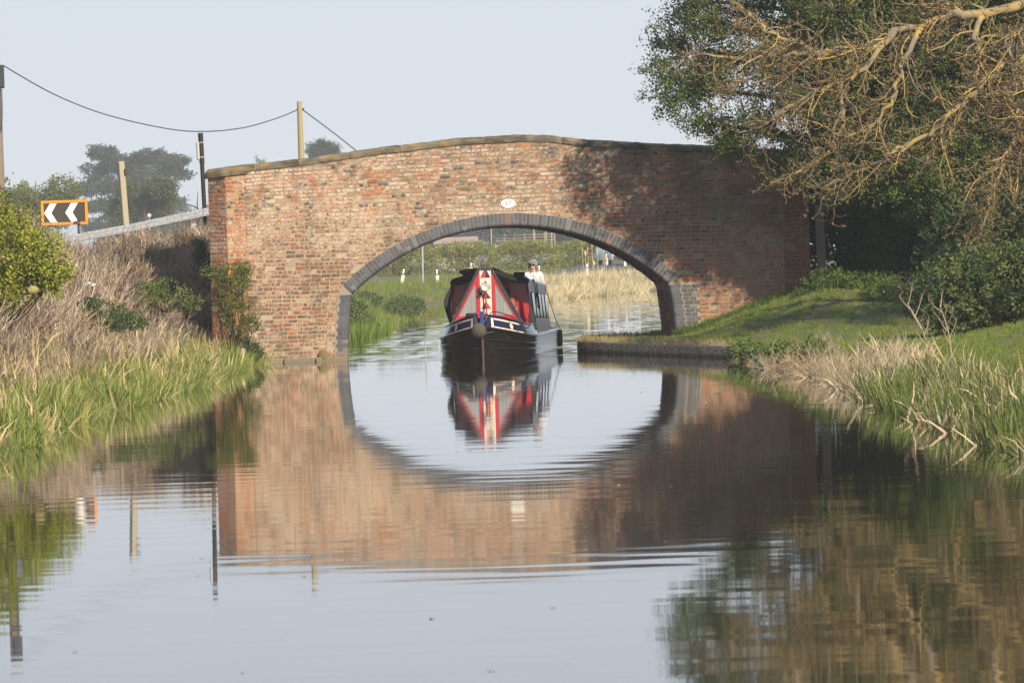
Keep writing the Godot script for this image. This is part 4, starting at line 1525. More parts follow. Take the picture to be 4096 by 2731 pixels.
func woman() -> void:
	# standing at the stern, hand on the tiller; one closed surface from joints and radii
	var bt := Transform3D(Basis(Vector3.UP, BOAT_TURN), BOAT_AT)
	var at := bt * Vector3(0.50, 0.325, -11.45)
	var w := thing("person", "woman in white polo shirt and sunglasses steering at the boat's stern", "person", at, -0.25)
	# bones: from, to, radius at both ends, squash is left out; y up from the deck, she looks to +z
	var B := [
		[Vector3(-0.10, 0.06, 0.0), Vector3(-0.09, 0.46, 0.01), 0.045, 0.055],
		[Vector3(-0.09, 0.46, 0.01), Vector3(-0.085, 0.88, 0.0), 0.062, 0.085],
		[Vector3(0.10, 0.06, 0.0), Vector3(0.09, 0.46, 0.01), 0.045, 0.055],
		[Vector3(0.09, 0.46, 0.01), Vector3(0.085, 0.88, 0.0), 0.062, 0.085],
		[Vector3(-0.10, 0.035, 0.0), Vector3(-0.11, 0.03, 0.13), 0.035, 0.03],
		[Vector3(0.10, 0.035, 0.0), Vector3(0.11, 0.03, 0.13), 0.035, 0.03],
		[Vector3(-0.06, 0.92, 0.0), Vector3(0.06, 0.92, 0.0), 0.115, 0.115],
		[Vector3(0.0, 0.95, 0.0), Vector3(0.0, 1.12, 0.01), 0.125, 0.12],
		[Vector3(-0.06, 1.15, 0.01), Vector3(-0.07, 1.29, 0.0), 0.105, 0.10],
		[Vector3(0.06, 1.15, 0.01), Vector3(0.07, 1.29, 0.0), 0.105, 0.10],
		[Vector3(-0.06, 1.20, 0.05), Vector3(0.06, 1.20, 0.05), 0.085, 0.085],
		[Vector3(-0.13, 1.355, -0.01), Vector3(0.13, 1.355, -0.01), 0.062, 0.062],
		[Vector3(0.0, 1.36, -0.01), Vector3(0.0, 1.46, 0.015), 0.058, 0.052],
		[Vector3(-0.17, 1.345, -0.01), Vector3(-0.235, 1.09, -0.02), 0.060, 0.052],
		[Vector3(-0.235, 1.09, -0.02), Vector3(-0.17, 0.93, 0.16), 0.042, 0.030],
		[Vector3(0.17, 1.345, -0.01), Vector3(0.235, 1.09, -0.03), 0.062, 0.054],
		[Vector3(0.235, 1.09, -0.03), Vector3(0.22, 0.90, 0.13), 0.042, 0.030],
	]
	for sg in [-1.0, 1.0]:
		var wr := Vector3(-0.17, 0.93, 0.16) if sg < 0 else Vector3(0.22, 0.90, 0.13)
		B.append([wr, wr + Vector3(0, -0.035, 0.06), 0.028, 0.030])
	var m := MB.new()
	nets(m, B, Vector3(-0.34, -0.02, -0.20), Vector3(0.34, 1.52, 0.27), 0.0165, 0.03, func(p: Vector3) -> Color:
		if p.y < 0.075: return Color(0.03, 0.03, 0.03)
		if p.y < 0.98: return Color(0.035, 0.04, 0.07)
		if p.y > 1.405 - absf(p.x) * 0.25 + p.z * 0.1 and absf(p.x) < 0.10: return Color(0.52, 0.30, 0.21)
		if absf(p.x) > 0.165 and p.y < 1.13: return Color(0.52, 0.30, 0.21)
		if p.z > 0.10 and absf(p.x) > 0.12 and p.y < 1.1: return Color(0.52, 0.30, 0.21)
		return Color(0.80, 0.80, 0.84))
	# head and hands on finer grids
	var H := [
		[Vector3(0, 1.585, -0.005), Vector3(0, 1.60, 0.015), 0.088, 0.080],
		[Vector3(0, 1.535, 0.035), Vector3(0, 1.515, 0.045), 0.060, 0.050],
		[Vector3(0, 1.42, 0.0), Vector3(0, 1.52, 0.01), 0.052, 0.05],
		[Vector3(0, 1.565, 0.095), Vector3(0, 1.538, 0.112), 0.010, 0.015],
		[Vector3(-0.085, 1.56, 0.0), Vector3(-0.088, 1.53, 0.0), 0.018, 0.013],
		[Vector3(0.085, 1.56, 0.0), Vector3(0.088, 1.53, 0.0), 0.018, 0.013],
		[Vector3(-0.02, 1.503, 0.088), Vector3(0.02, 1.503, 0.088), 0.009, 0.009],
	]
	nets(m, H, Vector3(-0.12, 1.42, -0.11), Vector3(0.12, 1.71, 0.14), 0.0075, 0.012, func(p: Vector3) -> Color:
		if p.z > 0.085 and absf(p.y - 1.503) < 0.007 and absf(p.x) < 0.028: return Color(0.42, 0.15, 0.13)
		return Color(0.55, 0.32, 0.23))
	for sg in [-1.0, 1.0]:
		var wr := Vector3(-0.17, 0.93, 0.16) if sg < 0 else Vector3(0.22, 0.90, 0.13)
		var F := [[wr, wr + Vector3(0, -0.03, 0.065), 0.024, 0.026]]
		for q in 4:
			var k := wr + Vector3((q - 1.5) * 0.018, -0.035, 0.075)
			var l: float = [0.028, 0.033, 0.031, 0.024][q]
			F.append([k, k + Vector3(0, -0.012, l), 0.010, 0.009])
			F.append([k + Vector3(0, -0.012, l), k + Vector3(0, -0.012 - l, l * 0.8), 0.009, 0.008])
		F.append([wr + Vector3(-sg * 0.022, -0.02, 0.03), wr + Vector3(-sg * 0.045, -0.04, 0.07), 0.011, 0.009])
		nets(m, F, wr - Vector3(0.07, 0.11, 0.03), wr + Vector3(0.07, 0.04, 0.15), 0.006, 0.006, func(_p: Vector3) -> Color: return Color(0.52, 0.30, 0.21))
	part(w, "body", m, M.skin)
	var hair := MB.new()
	hair.col = Color(0.20, 0.20, 0.205)
	var HB := [
		[Vector3(0, 1.615, -0.02), Vector3(0, 1.625, 0.02), 0.100, 0.088],
		[Vector3(-0.085, 1.60, 0.02), Vector3(-0.095, 1.52, 0.01), 0.034, 0.026],
		[Vector3(0.085, 1.60, 0.02), Vector3(0.095, 1.52, 0.01), 0.034, 0.026],
		[Vector3(-0.05, 1.55, -0.07), Vector3(0.05, 1.55, -0.07), 0.055, 0.055],
		[Vector3(-0.07, 1.645, 0.065), Vector3(0.05, 1.655, 0.075), 0.034, 0.026],
	]
	nets(hair, HB, Vector3(-0.15, 1.45, -0.15), Vector3(0.15, 1.75, 0.135), 0.009, 0.02, func(p: Vector3) -> Color: return Color(0.16, 0.16, 0.17).lerp(Color(0.36, 0.36, 0.37), clampf(0.5 + 1.4 * nz.get_noise_2d(p.x * 40.0, p.y * 14.0), 0, 1)))
	part(w, "hair", hair, M.cloth)
	var sg_ := MB.new()
	sg_.col = Color(0.03, 0.012, 0.012)
	for s in [-1.0, 1.0]:
		sg_.box(Vector3(s * 0.036, 1.572, 0.098), Vector3(0.056, 0.034, 0.012), Basis(Vector3.UP, s * 0.25), 0.01)
		sg_.rod(Vector3(s * 0.066, 1.58, 0.085), Vector3(s * 0.09, 1.575, 0.0), 0.004, 5)
	sg_.rod(Vector3(-0.015, 1.58, 0.104), Vector3(0.015, 1.58, 0.104), 0.004, 5)
	part(w, "sunglasses", sg_, M.dark_glass)
	var collar := MB.new()
	collar.col = Color(0.82, 0.82, 0.86)
	for s in [-1.0, 1.0]:
		collar.prism(PackedVector3Array([Vector3(s * 0.012, 1.345, 0.105), Vector3(s * 0.075, 1.36, 0.075), Vector3(s * 0.07, 1.42, 0.03), Vector3(s * 0.045, 1.41, 0.055)]), Vector3(s * 0.3, 0.4, 0.85).normalized(), 0.006)
	part(w, "collar", collar, M.cloth)

# surface nets over tapered capsules joined with a smooth minimum
func nets(m: MB, bones: Array, lo: Vector3, hi: Vector3, cell: float, k: float, colour: Callable) -> void:
	var nx := int((hi.x - lo.x) / cell) + 2
	var ny := int((hi.y - lo.y) / cell) + 2
	var nzz := int((hi.z - lo.z) / cell) + 2
	var f := PackedFloat32Array()
	f.resize(nx * ny * nzz)
	f.fill(1.0)
	for b in bones:
		var a: Vector3 = b[0]
		var d: Vector3 = b[1] - b[0]
		var l2 := maxf(d.length_squared(), 1e-9)
		var r0: float = b[2]
		var r1: float = b[3]
		var rm := maxf(r0, r1) + k * 2.0 + cell * 2.0
		var x0 := maxi(0, int((minf(a.x, a.x + d.x) - rm - lo.x) / cell))
		var x1 := mini(nx - 1, int((maxf(a.x, a.x + d.x) + rm - lo.x) / cell) + 1)
		var y0 := maxi(0, int((minf(a.y, a.y + d.y) - rm - lo.y) / cell))
		var y1 := mini(ny - 1, int((maxf(a.y, a.y + d.y) + rm - lo.y) / cell) + 1)
		var z0 := maxi(0, int((minf(a.z, a.z + d.z) - rm - lo.z) / cell))
		var z1 := mini(nzz - 1, int((maxf(a.z, a.z + d.z) + rm - lo.z) / cell) + 1)
		for z in range(z0, z1 + 1):
			for y in range(y0, y1 + 1):
				for x in range(x0, x1 + 1):
					var p := lo + Vector3(x, y, z) * cell - a
					var t := clampf(p.dot(d) / l2, 0, 1)
					var s := (p - d * t).length() - lerpf(r0, r1, t)
					var q := (z * ny + y) * nx + x
					var o := f[q]
					var h := maxf(k - absf(o - s), 0.0) / k
					f[q] = minf(o, s) - h * h * k * 0.25
	var id := {}
	for z in nzz - 1:
		for y in ny - 1:
			for x in nx - 1:
				var q := (z * ny + y) * nx + x
				var s := 0
				var c := [f[q], f[q + 1], f[q + nx], f[q + nx + 1], f[q + nx * ny], f[q + nx * ny + 1], f[q + nx * ny + nx], f[q + nx * ny + nx + 1]]
				for e in 8:
					if c[e] < 0: s += 1
				if s == 0 or s == 8: continue
				var acc := Vector3.ZERO
				var cnt := 0
				for e in [[0, 1], [2, 3], [4, 5], [6, 7], [0, 2], [1, 3], [4, 6], [5, 7], [0, 4], [1, 5], [2, 6], [3, 7]]:
					var va: float = c[e[0]]
					var vb: float = c[e[1]]
					if (va < 0) != (vb < 0):
						var t := va / (va - vb)
						var pa := Vector3(e[0] & 1, (e[0] >> 1) & 1, e[0] >> 2)
						var pb := Vector3(e[1] & 1, (e[1] >> 1) & 1, e[1] >> 2)
						acc += pa.lerp(pb, t); cnt += 1
				var p := lo + (Vector3(x, y, z) + acc / cnt) * cell
				var g := Vector3(c[1] + c[3] + c[5] + c[7] - c[0] - c[2] - c[4] - c[6], c[2] + c[3] + c[6] + c[7] - c[0] - c[1] - c[4] - c[5], c[4] + c[5] + c[6] + c[7] - c[0] - c[1] - c[2] - c[3])
				id[q] = m.vert(p, g.normalized(), colour.call(p))
	for q in id:
		var x: int = q % nx
		var y: int = (q / nx) % ny
		var z: int = q / (nx * ny)
		if x == 0 or y == 0 or z == 0: continue
		for ax in 3:
			var st: int = [1, nx, nx * ny][ax]
			if (f[q] < 0) == (f[q + st] < 0): continue
			var u: int = [nx, nx * ny, 1][ax]
			var w: int = [nx * ny, 1, nx][ax]
			if id.has(q - u) and id.has(q - w) and id.has(q - u - w):
				m.i.append_array(PackedInt32Array([id[q], id[q - u], id[q - u - w], id[q], id[q - u - w], id[q - w]]))

# ---------------------------------------------------------------- plants: helpers
var CL := {}

func ribbon(m: MB, base: Vector3, dir: Vector3, bendto: Vector3, h: float, w: float, segs: int) -> void:
	# a tapering blade that bends from dir towards bendto
	var side := dir.cross(Vector3(rng.randf_range(-1, 1), 0.1, rng.randf_range(-1, 1)))
	if side.length() < 0.05: side = Vector3.RIGHT
	side = side.normalized()
	var k := m.v.size()
	var p := base
	for q in segs + 1:
		var t := float(q) / segs
		var d := dir.lerp(bendto, t * t).normalized()
		var ww := w * (1.0 - t * t * 0.92) * 0.5
		var nn := side.cross(d).normalized()
		m.v.append(p - side * ww); m.v.append(p + side * ww)
		m.n.append(nn); m.n.append(nn)
		m.c.append(m.col); m.c.append(m.col)
		p += d * h / segs
	for q in segs:
		var a := k + q * 2
		m.i.append_array(PackedInt32Array([a, a + 2, a + 1, a + 1, a + 2, a + 3]))

# a tuft one unit high: n blades, spread of the feet, blade width, how far the tips fall
func tuft(n: int, spread: float, width: float, fall: float, segs := 3, vary := 0.35) -> ArrayMesh:
	var m := MB.new()
	for q in n:
		var a := rng.randf() * TAU
		var r := sqrt(rng.randf()) * spread
		var out := Vector3(cos(a), 0, sin(a))
		var j := rng.randf()
		m.col = Color(1, 1, 1).lerp(Color(0.62, 0.66, 0.55), j)
		var d := (Vector3.UP + out * rng.randf_range(0.0, 0.35)).normalized()
		var e := (Vector3.UP * (1.0 - fall * rng.randf_range(0.5, 1.5)) + out * fall * rng.randf_range(0.4, 1.6)).normalized()
		ribbon(m, out * r, d, e, 1.0 - rng.randf() * vary, width * rng.randf_range(0.7, 1.3), segs)
	return m.mesh()

# dry branching stalks one unit high
func stalks(n: int, spread: float, r0: float, lean: float) -> ArrayMesh:
	var m := MB.new()
	for q in n:
		var a := rng.randf() * TAU
		var out := Vector3(cos(a), 0, sin(a))
		m.col = Color(1, 1, 1).lerp(Color(0.62, 0.55, 0.52), rng.randf())
		var p := PackedVector3Array()
		var d := (Vector3.UP + out * rng.randf_range(0, lean)).normalized()
		var at := out * sqrt(rng.randf()) * spread
		var h := rng.randf_range(0.55, 1.0)
		for s in 5:
			p.append(at)
			at += d * h / 4
			d = (d + Vector3(rng.randf_range(-0.25, 0.25), rng.randf_range(-0.2, 0.08), rng.randf_range(-0.25, 0.25))).normalized()
		m.tube(p, PackedFloat32Array([r0, r0, r0 * 0.8, r0 * 0.6, r0 * 0.3]), 3, false)
		for b in 3:
			var i0 := rng.randi_range(1, 3)
			var dd := (d + Vector3(rng.randf_range(-1, 1), rng.randf_range(-0.1, 0.8), rng.randf_range(-1, 1))).normalized()
			m.tube(PackedVector3Array([p[i0], p[i0] + dd * h * 0.16, p[i0] + (dd + Vector3.UP * 0.2) * h * 0.28]), PackedFloat32Array([r0 * 0.6, r0 * 0.5, r0 * 0.25]), 3, false)
	return m.mesh()

# a spray of leaves inside a unit ball
func leaves(n: int, size: float, long := 1.5, flat := 0.0) -> ArrayMesh:
	var m := MB.new()
	for q in n:
		var d := Vector3(rng.randfn(), rng.randfn() * (1.0 - flat), rng.randfn()).normalized() * pow(rng.randf(), 0.5)
		var u := Vector3(rng.randfn(), rng.randfn(), rng.randfn()).normalized()
		var w := u.cross(Vector3(rng.randfn(), rng.randfn() + 0.6, rng.randfn())).normalized()
		var s := size * rng.randf_range(0.65, 1.3)
		var nn := u.cross(w).normalized()
		m.col = Color(1, 1, 1).lerp(Color(0.6, 0.68, 0.5), rng.randf())
		var a := d - u * s * long * 0.5
		var b := d + w * s * 0.5 + nn * s * 0.12
		var c := d + u * s * long * 0.5
		var e := d - w * s * 0.5 + nn * s * 0.12
		m.tri(a, b, e)
		m.tri(b, c, e)
	return m.mesh()

func tone(c: Color, v := 0.25) -> Color:
	var k := 1.0 + rng.randf_range(-v, v)
	var h := rng.randf_range(-0.10, 0.10)
	return Color(c.r * k * (1.0 + h), c.g * k, c.b * k * (1.0 - h), 1.0)

func turned(p: Vector3, s: float, tilt := 0.2, sy := 1.0) -> Transform3D:
	var b := Basis(Vector3.UP, rng.randf() * TAU)
	b = Basis(Vector3(1, 0, 0), rng.randf_range(-tilt, tilt)) * Basis(Vector3(0, 0, 1), rng.randf_range(-tilt, tilt)) * b
	return Transform3D(b.scaled_local(Vector3(s, s * sy, s)), p)

func anyhow(p: Vector3, s: float) -> Transform3D:
	var b := Basis(Vector3(rng.randfn(), rng.randfn(), rng.randfn()).normalized(), rng.randf() * TAU)
	return Transform3D(b.scaled_local(Vector3.ONE * s), p)

# stems and leaf sprays filling ellipsoids (centre, radii) given from the foot of the plant
func shrub(called: String, label: String, category: String, at: Vector3, blobs: Array, count: int, spray: String, size: float, cols: Array, opts := {}) -> Node3D:
	var o := thing(called, label, category, at, 0.0, opts.get("group", ""))
	var st := MB.new()
	st.col = opts.get("bark", Color(0.10, 0.075, 0.05))
	var stems: int = opts.get("stems", 9)
	var rad: float = opts.get("stem", 0.03)
	for q in stems:
		var b: Array = blobs[q % blobs.size()]
		var d := Vector3(rng.randfn(), rng.randfn(), rng.randfn()).normalized() * rng.randf_range(0.3, 0.95)
		var tip: Vector3 = b[0] + d * b[1]
		var foot := Vector3(rng.randfn() * 0.08, -0.15, rng.randfn() * 0.08) * (1.0 + rad * 10.0)
		var c: Vector3 = b[0]
		var mid := foot.lerp(c, 0.55) + Vector3(rng.randfn(), 0, rng.randfn()) * 0.06 * c.length()
		st.tube(curve([foot, mid, c.lerp(tip, 0.3), tip], 9), PackedFloat32Array([rad, rad * 0.9, rad * 0.8, rad * 0.7, rad * 0.6, rad * 0.5, rad * 0.42, rad * 0.34, rad * 0.26, rad * 0.15]), 5, false)
	part(o, opts.get("wood_name", "stems"), st, M.bark)
	var tot := 0.0
	for b in blobs: tot += pow(b[1].x * b[1].y * b[1].z, 0.66)
	var tf := []
	var cc := PackedColorArray()
	var gap: float = opts.get("gap", -0.12)
	var gs: float = opts.get("gap_scale", 1.6)
	var shell: float = opts.get("shell", 0.4)
	for b in blobs:
		var n := int(count * pow(b[1].x * b[1].y * b[1].z, 0.66) / tot)
		for q in n:
			var d := Vector3(rng.randfn(), rng.randfn(), rng.randfn()).normalized()
			var p: Vector3 = b[0] + d * b[1] * pow(rng.randf(), shell) * (1.0 + 0.16 * nz.get_noise_3dv((at + d * 3.0) * 1.3))
			if p.y + at.y < opts.get("floor", -9.0): continue
			var w := at + p
			if nz.get_noise_3dv(w * gs) < gap: continue
			tf.append(anyhow(p, size * rng.randf_range(0.7, 1.3)))
			var k := clampf(0.5 + 0.9 * nz2.get_noise_3dv(w * 0.9), 0, 0.999) * cols.size()
			cc.append(tone(cols[int(k)]))
	many(o, opts.get("leaf_name", "foliage"), CL[spray], M.leaf, tf, cc)
	return o

func plant_stock() -> void:
	CL.sedge = [tuft(17, 0.34, 0.030, 0.5, 4, 0.7), tuft(15, 0.38, 0.034, 1.1, 4, 0.7), tuft(17, 0.3, 0.026, 0.3, 3, 0.65)]
	CL.straw = [tuft(8, 0.2, 0.045, 0.6, 3, 0.6), tuft(7, 0.25, 0.055, 1.0, 3, 0.6)]
	CL.lawn = [tuft(18, 0.55, 0.07, 0.45, 2, 0.5), tuft(18, 0.6, 0.08, 0.7, 2, 0.5)]
	CL.stalk = [stalks(8, 0.2, 0.013, 0.7), stalks(7, 0.25, 0.014, 1.2), stalks(9, 0.2, 0.011, 0.4)]
	CL.reed = [tuft(12, 0.18, 0.030, 0.22, 3, 0.5), tuft(12, 0.2, 0.034, 0.5, 3, 0.5)]
	CL.small = leaves(14, 0.30)
	CL.haw = leaves(16, 0.26, 1.3)
	CL.ivy = leaves(14, 0.42, 1.1)
	CL.big = leaves(22, 0.24, 1.4)
	CL.needle = leaves(26, 0.20, 3.0, 0.75)
	CL.bud = leaves(9, 0.55, 1.6)

func blades(parent_label: Array, sets: Array, m: Material, tf: Array, cc: PackedColorArray) -> void:
	# shares the copies out between the tuft shapes of one kind
	for k in sets.size():
		var a := []
		var b := PackedColorArray()
		for q in range(k, tf.size(), sets.size()):
			a.append(tf[q]); b.append(cc[q])
		stuff(parent_label[0], parent_label[1 + k], parent_label[sets.size() + 1], sets[k], m, a, b)

# ---------------------------------------------------------------- left bank
func left_bank() -> void:
	# sedge along the water
	var tf := []
	var cc := PackedColorArray()
	for q in 6000:
		var D := rng.randf_range(60, 136.5)
		var d := pow(rng.randf(), 1.3) * 2.3
		var x := table(EL, D) - d + 0.10
		var clump := nz.get_noise_2d(x * 0.9, D * 0.25)
		var h := clampf((0.29 + 0.55 * clump) * (1.15 - d * 0.22), 0.10, 0.65) * rng.randf_range(0.6, 1.25)
		tf.append(turned(Vector3(x, maxf(ground_h(x, D), -0.05) - 0.02, -D), h, 0.6))
		var c := Color(0.15, 0.205, 0.04).lerp(Color(0.25, 0.28, 0.085), rng.randf())
		if rng.randf() < 0.10 + 0.2 * nz2.get_noise_2d(x * 0.7, D * 0.3): c = Color(0.38, 0.31, 0.16)
		if clump < -0.12: c = c.lerp(Color(0.10, 0.145, 0.045), 0.7)
		cc.append(tone(c))
	blades(["sedge", "bright green sedge tufts along the left water's edge", "green sedge blades rising from the left water's edge", "fresh sedge fringe in the left canal shallows", "sedge"], CL.sedge, M.grass, tf, cc)
	tf = []; cc = PackedColorArray()
	for q in 1700:
		var D := rng.randf_range(62, 136)
		var d := rng.randf() * 3.4
		var x := table(EL, D) - d + 0.05
		if nz2.get_noise_2d(x * 0.8, D * 0.3) < -0.05: continue
		tf.append(turned(Vector3(x, maxf(ground_h(x, D), -0.05), -D), rng.randf_range(0.25, 0.7), 0.6))
		cc.append(tone(Color(0.56, 0.45, 0.26).lerp(Color(0.36, 0.27, 0.16), rng.randf())))
	blades(["dead_sedge", "straw coloured dead sedge among the green on the left bank", "bent dead sedge leaves low on the left bank", "dead sedge"], CL.straw, M.straw, tf, cc)
	# meadow grass through the slope
	tf = []; cc = PackedColorArray()
	for q in 6500:
		var D := rng.randf_range(64, 139)
		var d := 1.0 + rng.randf() * 7.0
		var x := table(EL, D) - d
		var h := rng.randf_range(0.2, 0.5)
		tf.append(turned(Vector3(x, ground_h(x, D) - 0.02, -D), h, 0.4))
		var k := nz.get_noise_2d(x * 0.7 + 8.0, D * 0.3)
		var c := Color(0.10, 0.135, 0.04) if k > 0.1 else Color(0.24, 0.18, 0.09).lerp(Color(0.12, 0.13, 0.05), rng.randf())
		cc.append(tone(c))
	blades(["bank_grass", "rough mixed grass over the left slope", "faded rough grass under the dry stalks, left slope", "thin rough grass tufts high on the left slope", "grass"], CL.sedge, M.grass, tf, cc)
	# dry stalks and dead bramble over the upper slope
	tf = []; cc = PackedColorArray()
	for q in 5600:
		var D := rng.randf_range(80, 139.5)
		var d := 1.1 + rng.randf() * 6.0
		var x := table(EL, D) - d
		if x > -6.0 and D > 134: continue
		var k := nz2.get_noise_2d(x * 0.5, D * 0.2)
		var h := clampf(0.75 + 0.6 * k, 0.35, 1.3) * rng.randf_range(0.7, 1.3) * (0.55 + 0.45 * ss(1.0, 3.0, d))
		tf.append(turned(Vector3(x, ground_h(x, D) - 0.03, -D), h, 0.35))
		var c := Color(0.52, 0.43, 0.31).lerp(Color(0.34, 0.27, 0.215), clampf(0.5 + k * 1.4 + rng.randf_range(-0.3, 0.3), 0, 1))
		if q % 9 == 0:
			D = rng.randf_range(138.2, 141.4)
			x = -6.5 - rng.randf() * 6.0
			tf[tf.size() - 1] = turned(Vector3(x, ground_h(x, D) - 0.05, -D), rng.randf_range(0.3, 0.75), 0.4)
		if rng.randf() < 0.22: c = Color(0.66, 0.56, 0.42)
		elif rng.randf() < 0.25: c = Color(0.15, 0.11, 0.085)
		cc.append(tone(c))
	blades(["dry_stalks", "dense dry stalks standing on the left slope below the barrier", "leaning dry stems on the left slope", "thin upright dead stems on the left slope", "dead stalks"], CL.stalk, M.straw, tf, cc)
	tf = []; cc = PackedColorArray()
	for q in 2200:
		var D := rng.randf_range(80, 138)
		var x := table(EL, D) - 0.8 - rng.randf() * 5.5
		if nz.get_noise_2d(x * 0.9 + 3.0, D * 0.22) < 0.04: continue
		tf.append(anyhow(Vector3(x, ground_h(x, D) + rng.randf_range(0.03, 0.28), -D), rng.randf_range(0.06, 0.12)))
		cc.append(tone(Color(0.075, 0.115, 0.03).lerp(Color(0.12, 0.16, 0.04), rng.randf())))
	stuff("ground_ivy", "patches of green leaves low among the dry stalks, left slope", "ground cover", CL.ivy, M.leaf, tf, cc)
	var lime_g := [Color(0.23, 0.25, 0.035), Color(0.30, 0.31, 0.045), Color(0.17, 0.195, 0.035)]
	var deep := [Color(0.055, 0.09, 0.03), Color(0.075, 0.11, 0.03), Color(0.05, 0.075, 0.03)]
	var olive := [Color(0.12, 0.14, 0.035), Color(0.155, 0.17, 0.04), Color(0.10, 0.12, 0.04)]
	var mixd := [Color(0.11, 0.145, 0.04), Color(0.15, 0.175, 0.045), Color(0.08, 0.11, 0.035)]
	var at := Vector3(-8.5, 1.0, -104)
	shrub("hawthorn_bush", "bright yellow-green hawthorn bush at the left edge of the picture", "bush", at, [[Vector3(0, 1.4, 0), Vector3(1.1, 0.95, 1.0)], [Vector3(0.1, 1.95, 0.3), Vector3(0.6, 0.5, 0.6)], [Vector3(0.85, 1.25, 0.2), Vector3(0.68, 0.5, 0.6)], [Vector3(-0.6, 2.3, 0), Vector3(0.85, 0.6, 0.9)], [Vector3(0.25, 0.75, 0.4), Vector3(0.7, 0.4, 0.5)], [Vector3(1.15, 0.95, 0.3), Vector3(0.4, 0.3, 0.4)]], 3300, "haw", 0.12, lime_g, {"stems": 26, "stem": 0.022, "gap": -0.18, "shell": 0.45})
	shrub("hawthorn_bush", "hazy green bush behind the left telegraph pole", "bush", Vector3(-14.2, 1.2, -168), [[Vector3(0, 2.3, 0), Vector3(2.0, 1.5, 1.5)], [Vector3(1.2, 1.6, 0), Vector3(1.3, 1.1, 1.2)], [Vector3(-1.3, 3.1, 0), Vector3(1.2, 0.9, 1.0)]], 1500, "haw", 0.2, olive, {"stems": 16, "stem": 0.04})
	shrub("elder_bush", "leafy olive bush against the left end of the bridge", "bush", Vector3(-5.85, 0.25, -134.3), [[Vector3(0.1, 1.25, 0), Vector3(0.55, 0.62, 0.5)], [Vector3(0.28, 0.75, 0.2), Vector3(0.42, 0.4, 0.4)], [Vector3(-0.25, 1.55, 0), Vector3(0.35, 0.35, 0.4)], [Vector3(0.3, 1.7, 0.1), Vector3(0.25, 0.25, 0.25)]], 900, "haw", 0.095, olive, {"stems": 34, "stem": 0.014, "gap": -0.2, "bark": Color(0.22, 0.15, 0.09)})
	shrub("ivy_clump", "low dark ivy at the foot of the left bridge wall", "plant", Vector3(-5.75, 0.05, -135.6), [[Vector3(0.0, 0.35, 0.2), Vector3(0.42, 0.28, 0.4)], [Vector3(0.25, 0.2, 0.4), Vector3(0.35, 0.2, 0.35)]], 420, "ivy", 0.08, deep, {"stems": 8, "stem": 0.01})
	shrub("bramble_patch", "dark green bramble mound high on the slope beside the bridge", "bush", Vector3(-7.1, 1.35, -133), [[Vector3(-0.1, 0.30, 0), Vector3(0.55, 0.24, 0.7)], [Vector3(0.35, 0.05, 0.2), Vector3(0.5, 0.24, 0.6)], [Vector3(-0.5, 0.1, 0.3), Vector3(0.45, 0.2, 0.6)]], 430, "ivy", 0.075, mixd, {"stems": 20, "stem": 0.01, "gap": -0.1})
	shrub("bramble_patch", "small leafy bramble halfway up the left slope among stalks", "bush", Vector3(-7.6, 1.0, -118), [[Vector3(0, 0.3, 0), Vector3(0.7, 0.28, 1.2)], [Vector3(0.6, 0.15, 1.0), Vector3(0.5, 0.2, 1.0)]], 500, "ivy", 0.075, deep, {"stems": 10, "stem": 0.008})
	shrub("ivy_clump", "shaded leafy growth under the barrier beside the bridge pier", "plant", Vector3(-6.72, 2.2, -138.7), [[Vector3(0.05, 0.2, 0), Vector3(0.2, 0.3, 0.3)]], 130, "ivy", 0.075, deep, {"stems": 8, "stem": 0.01})

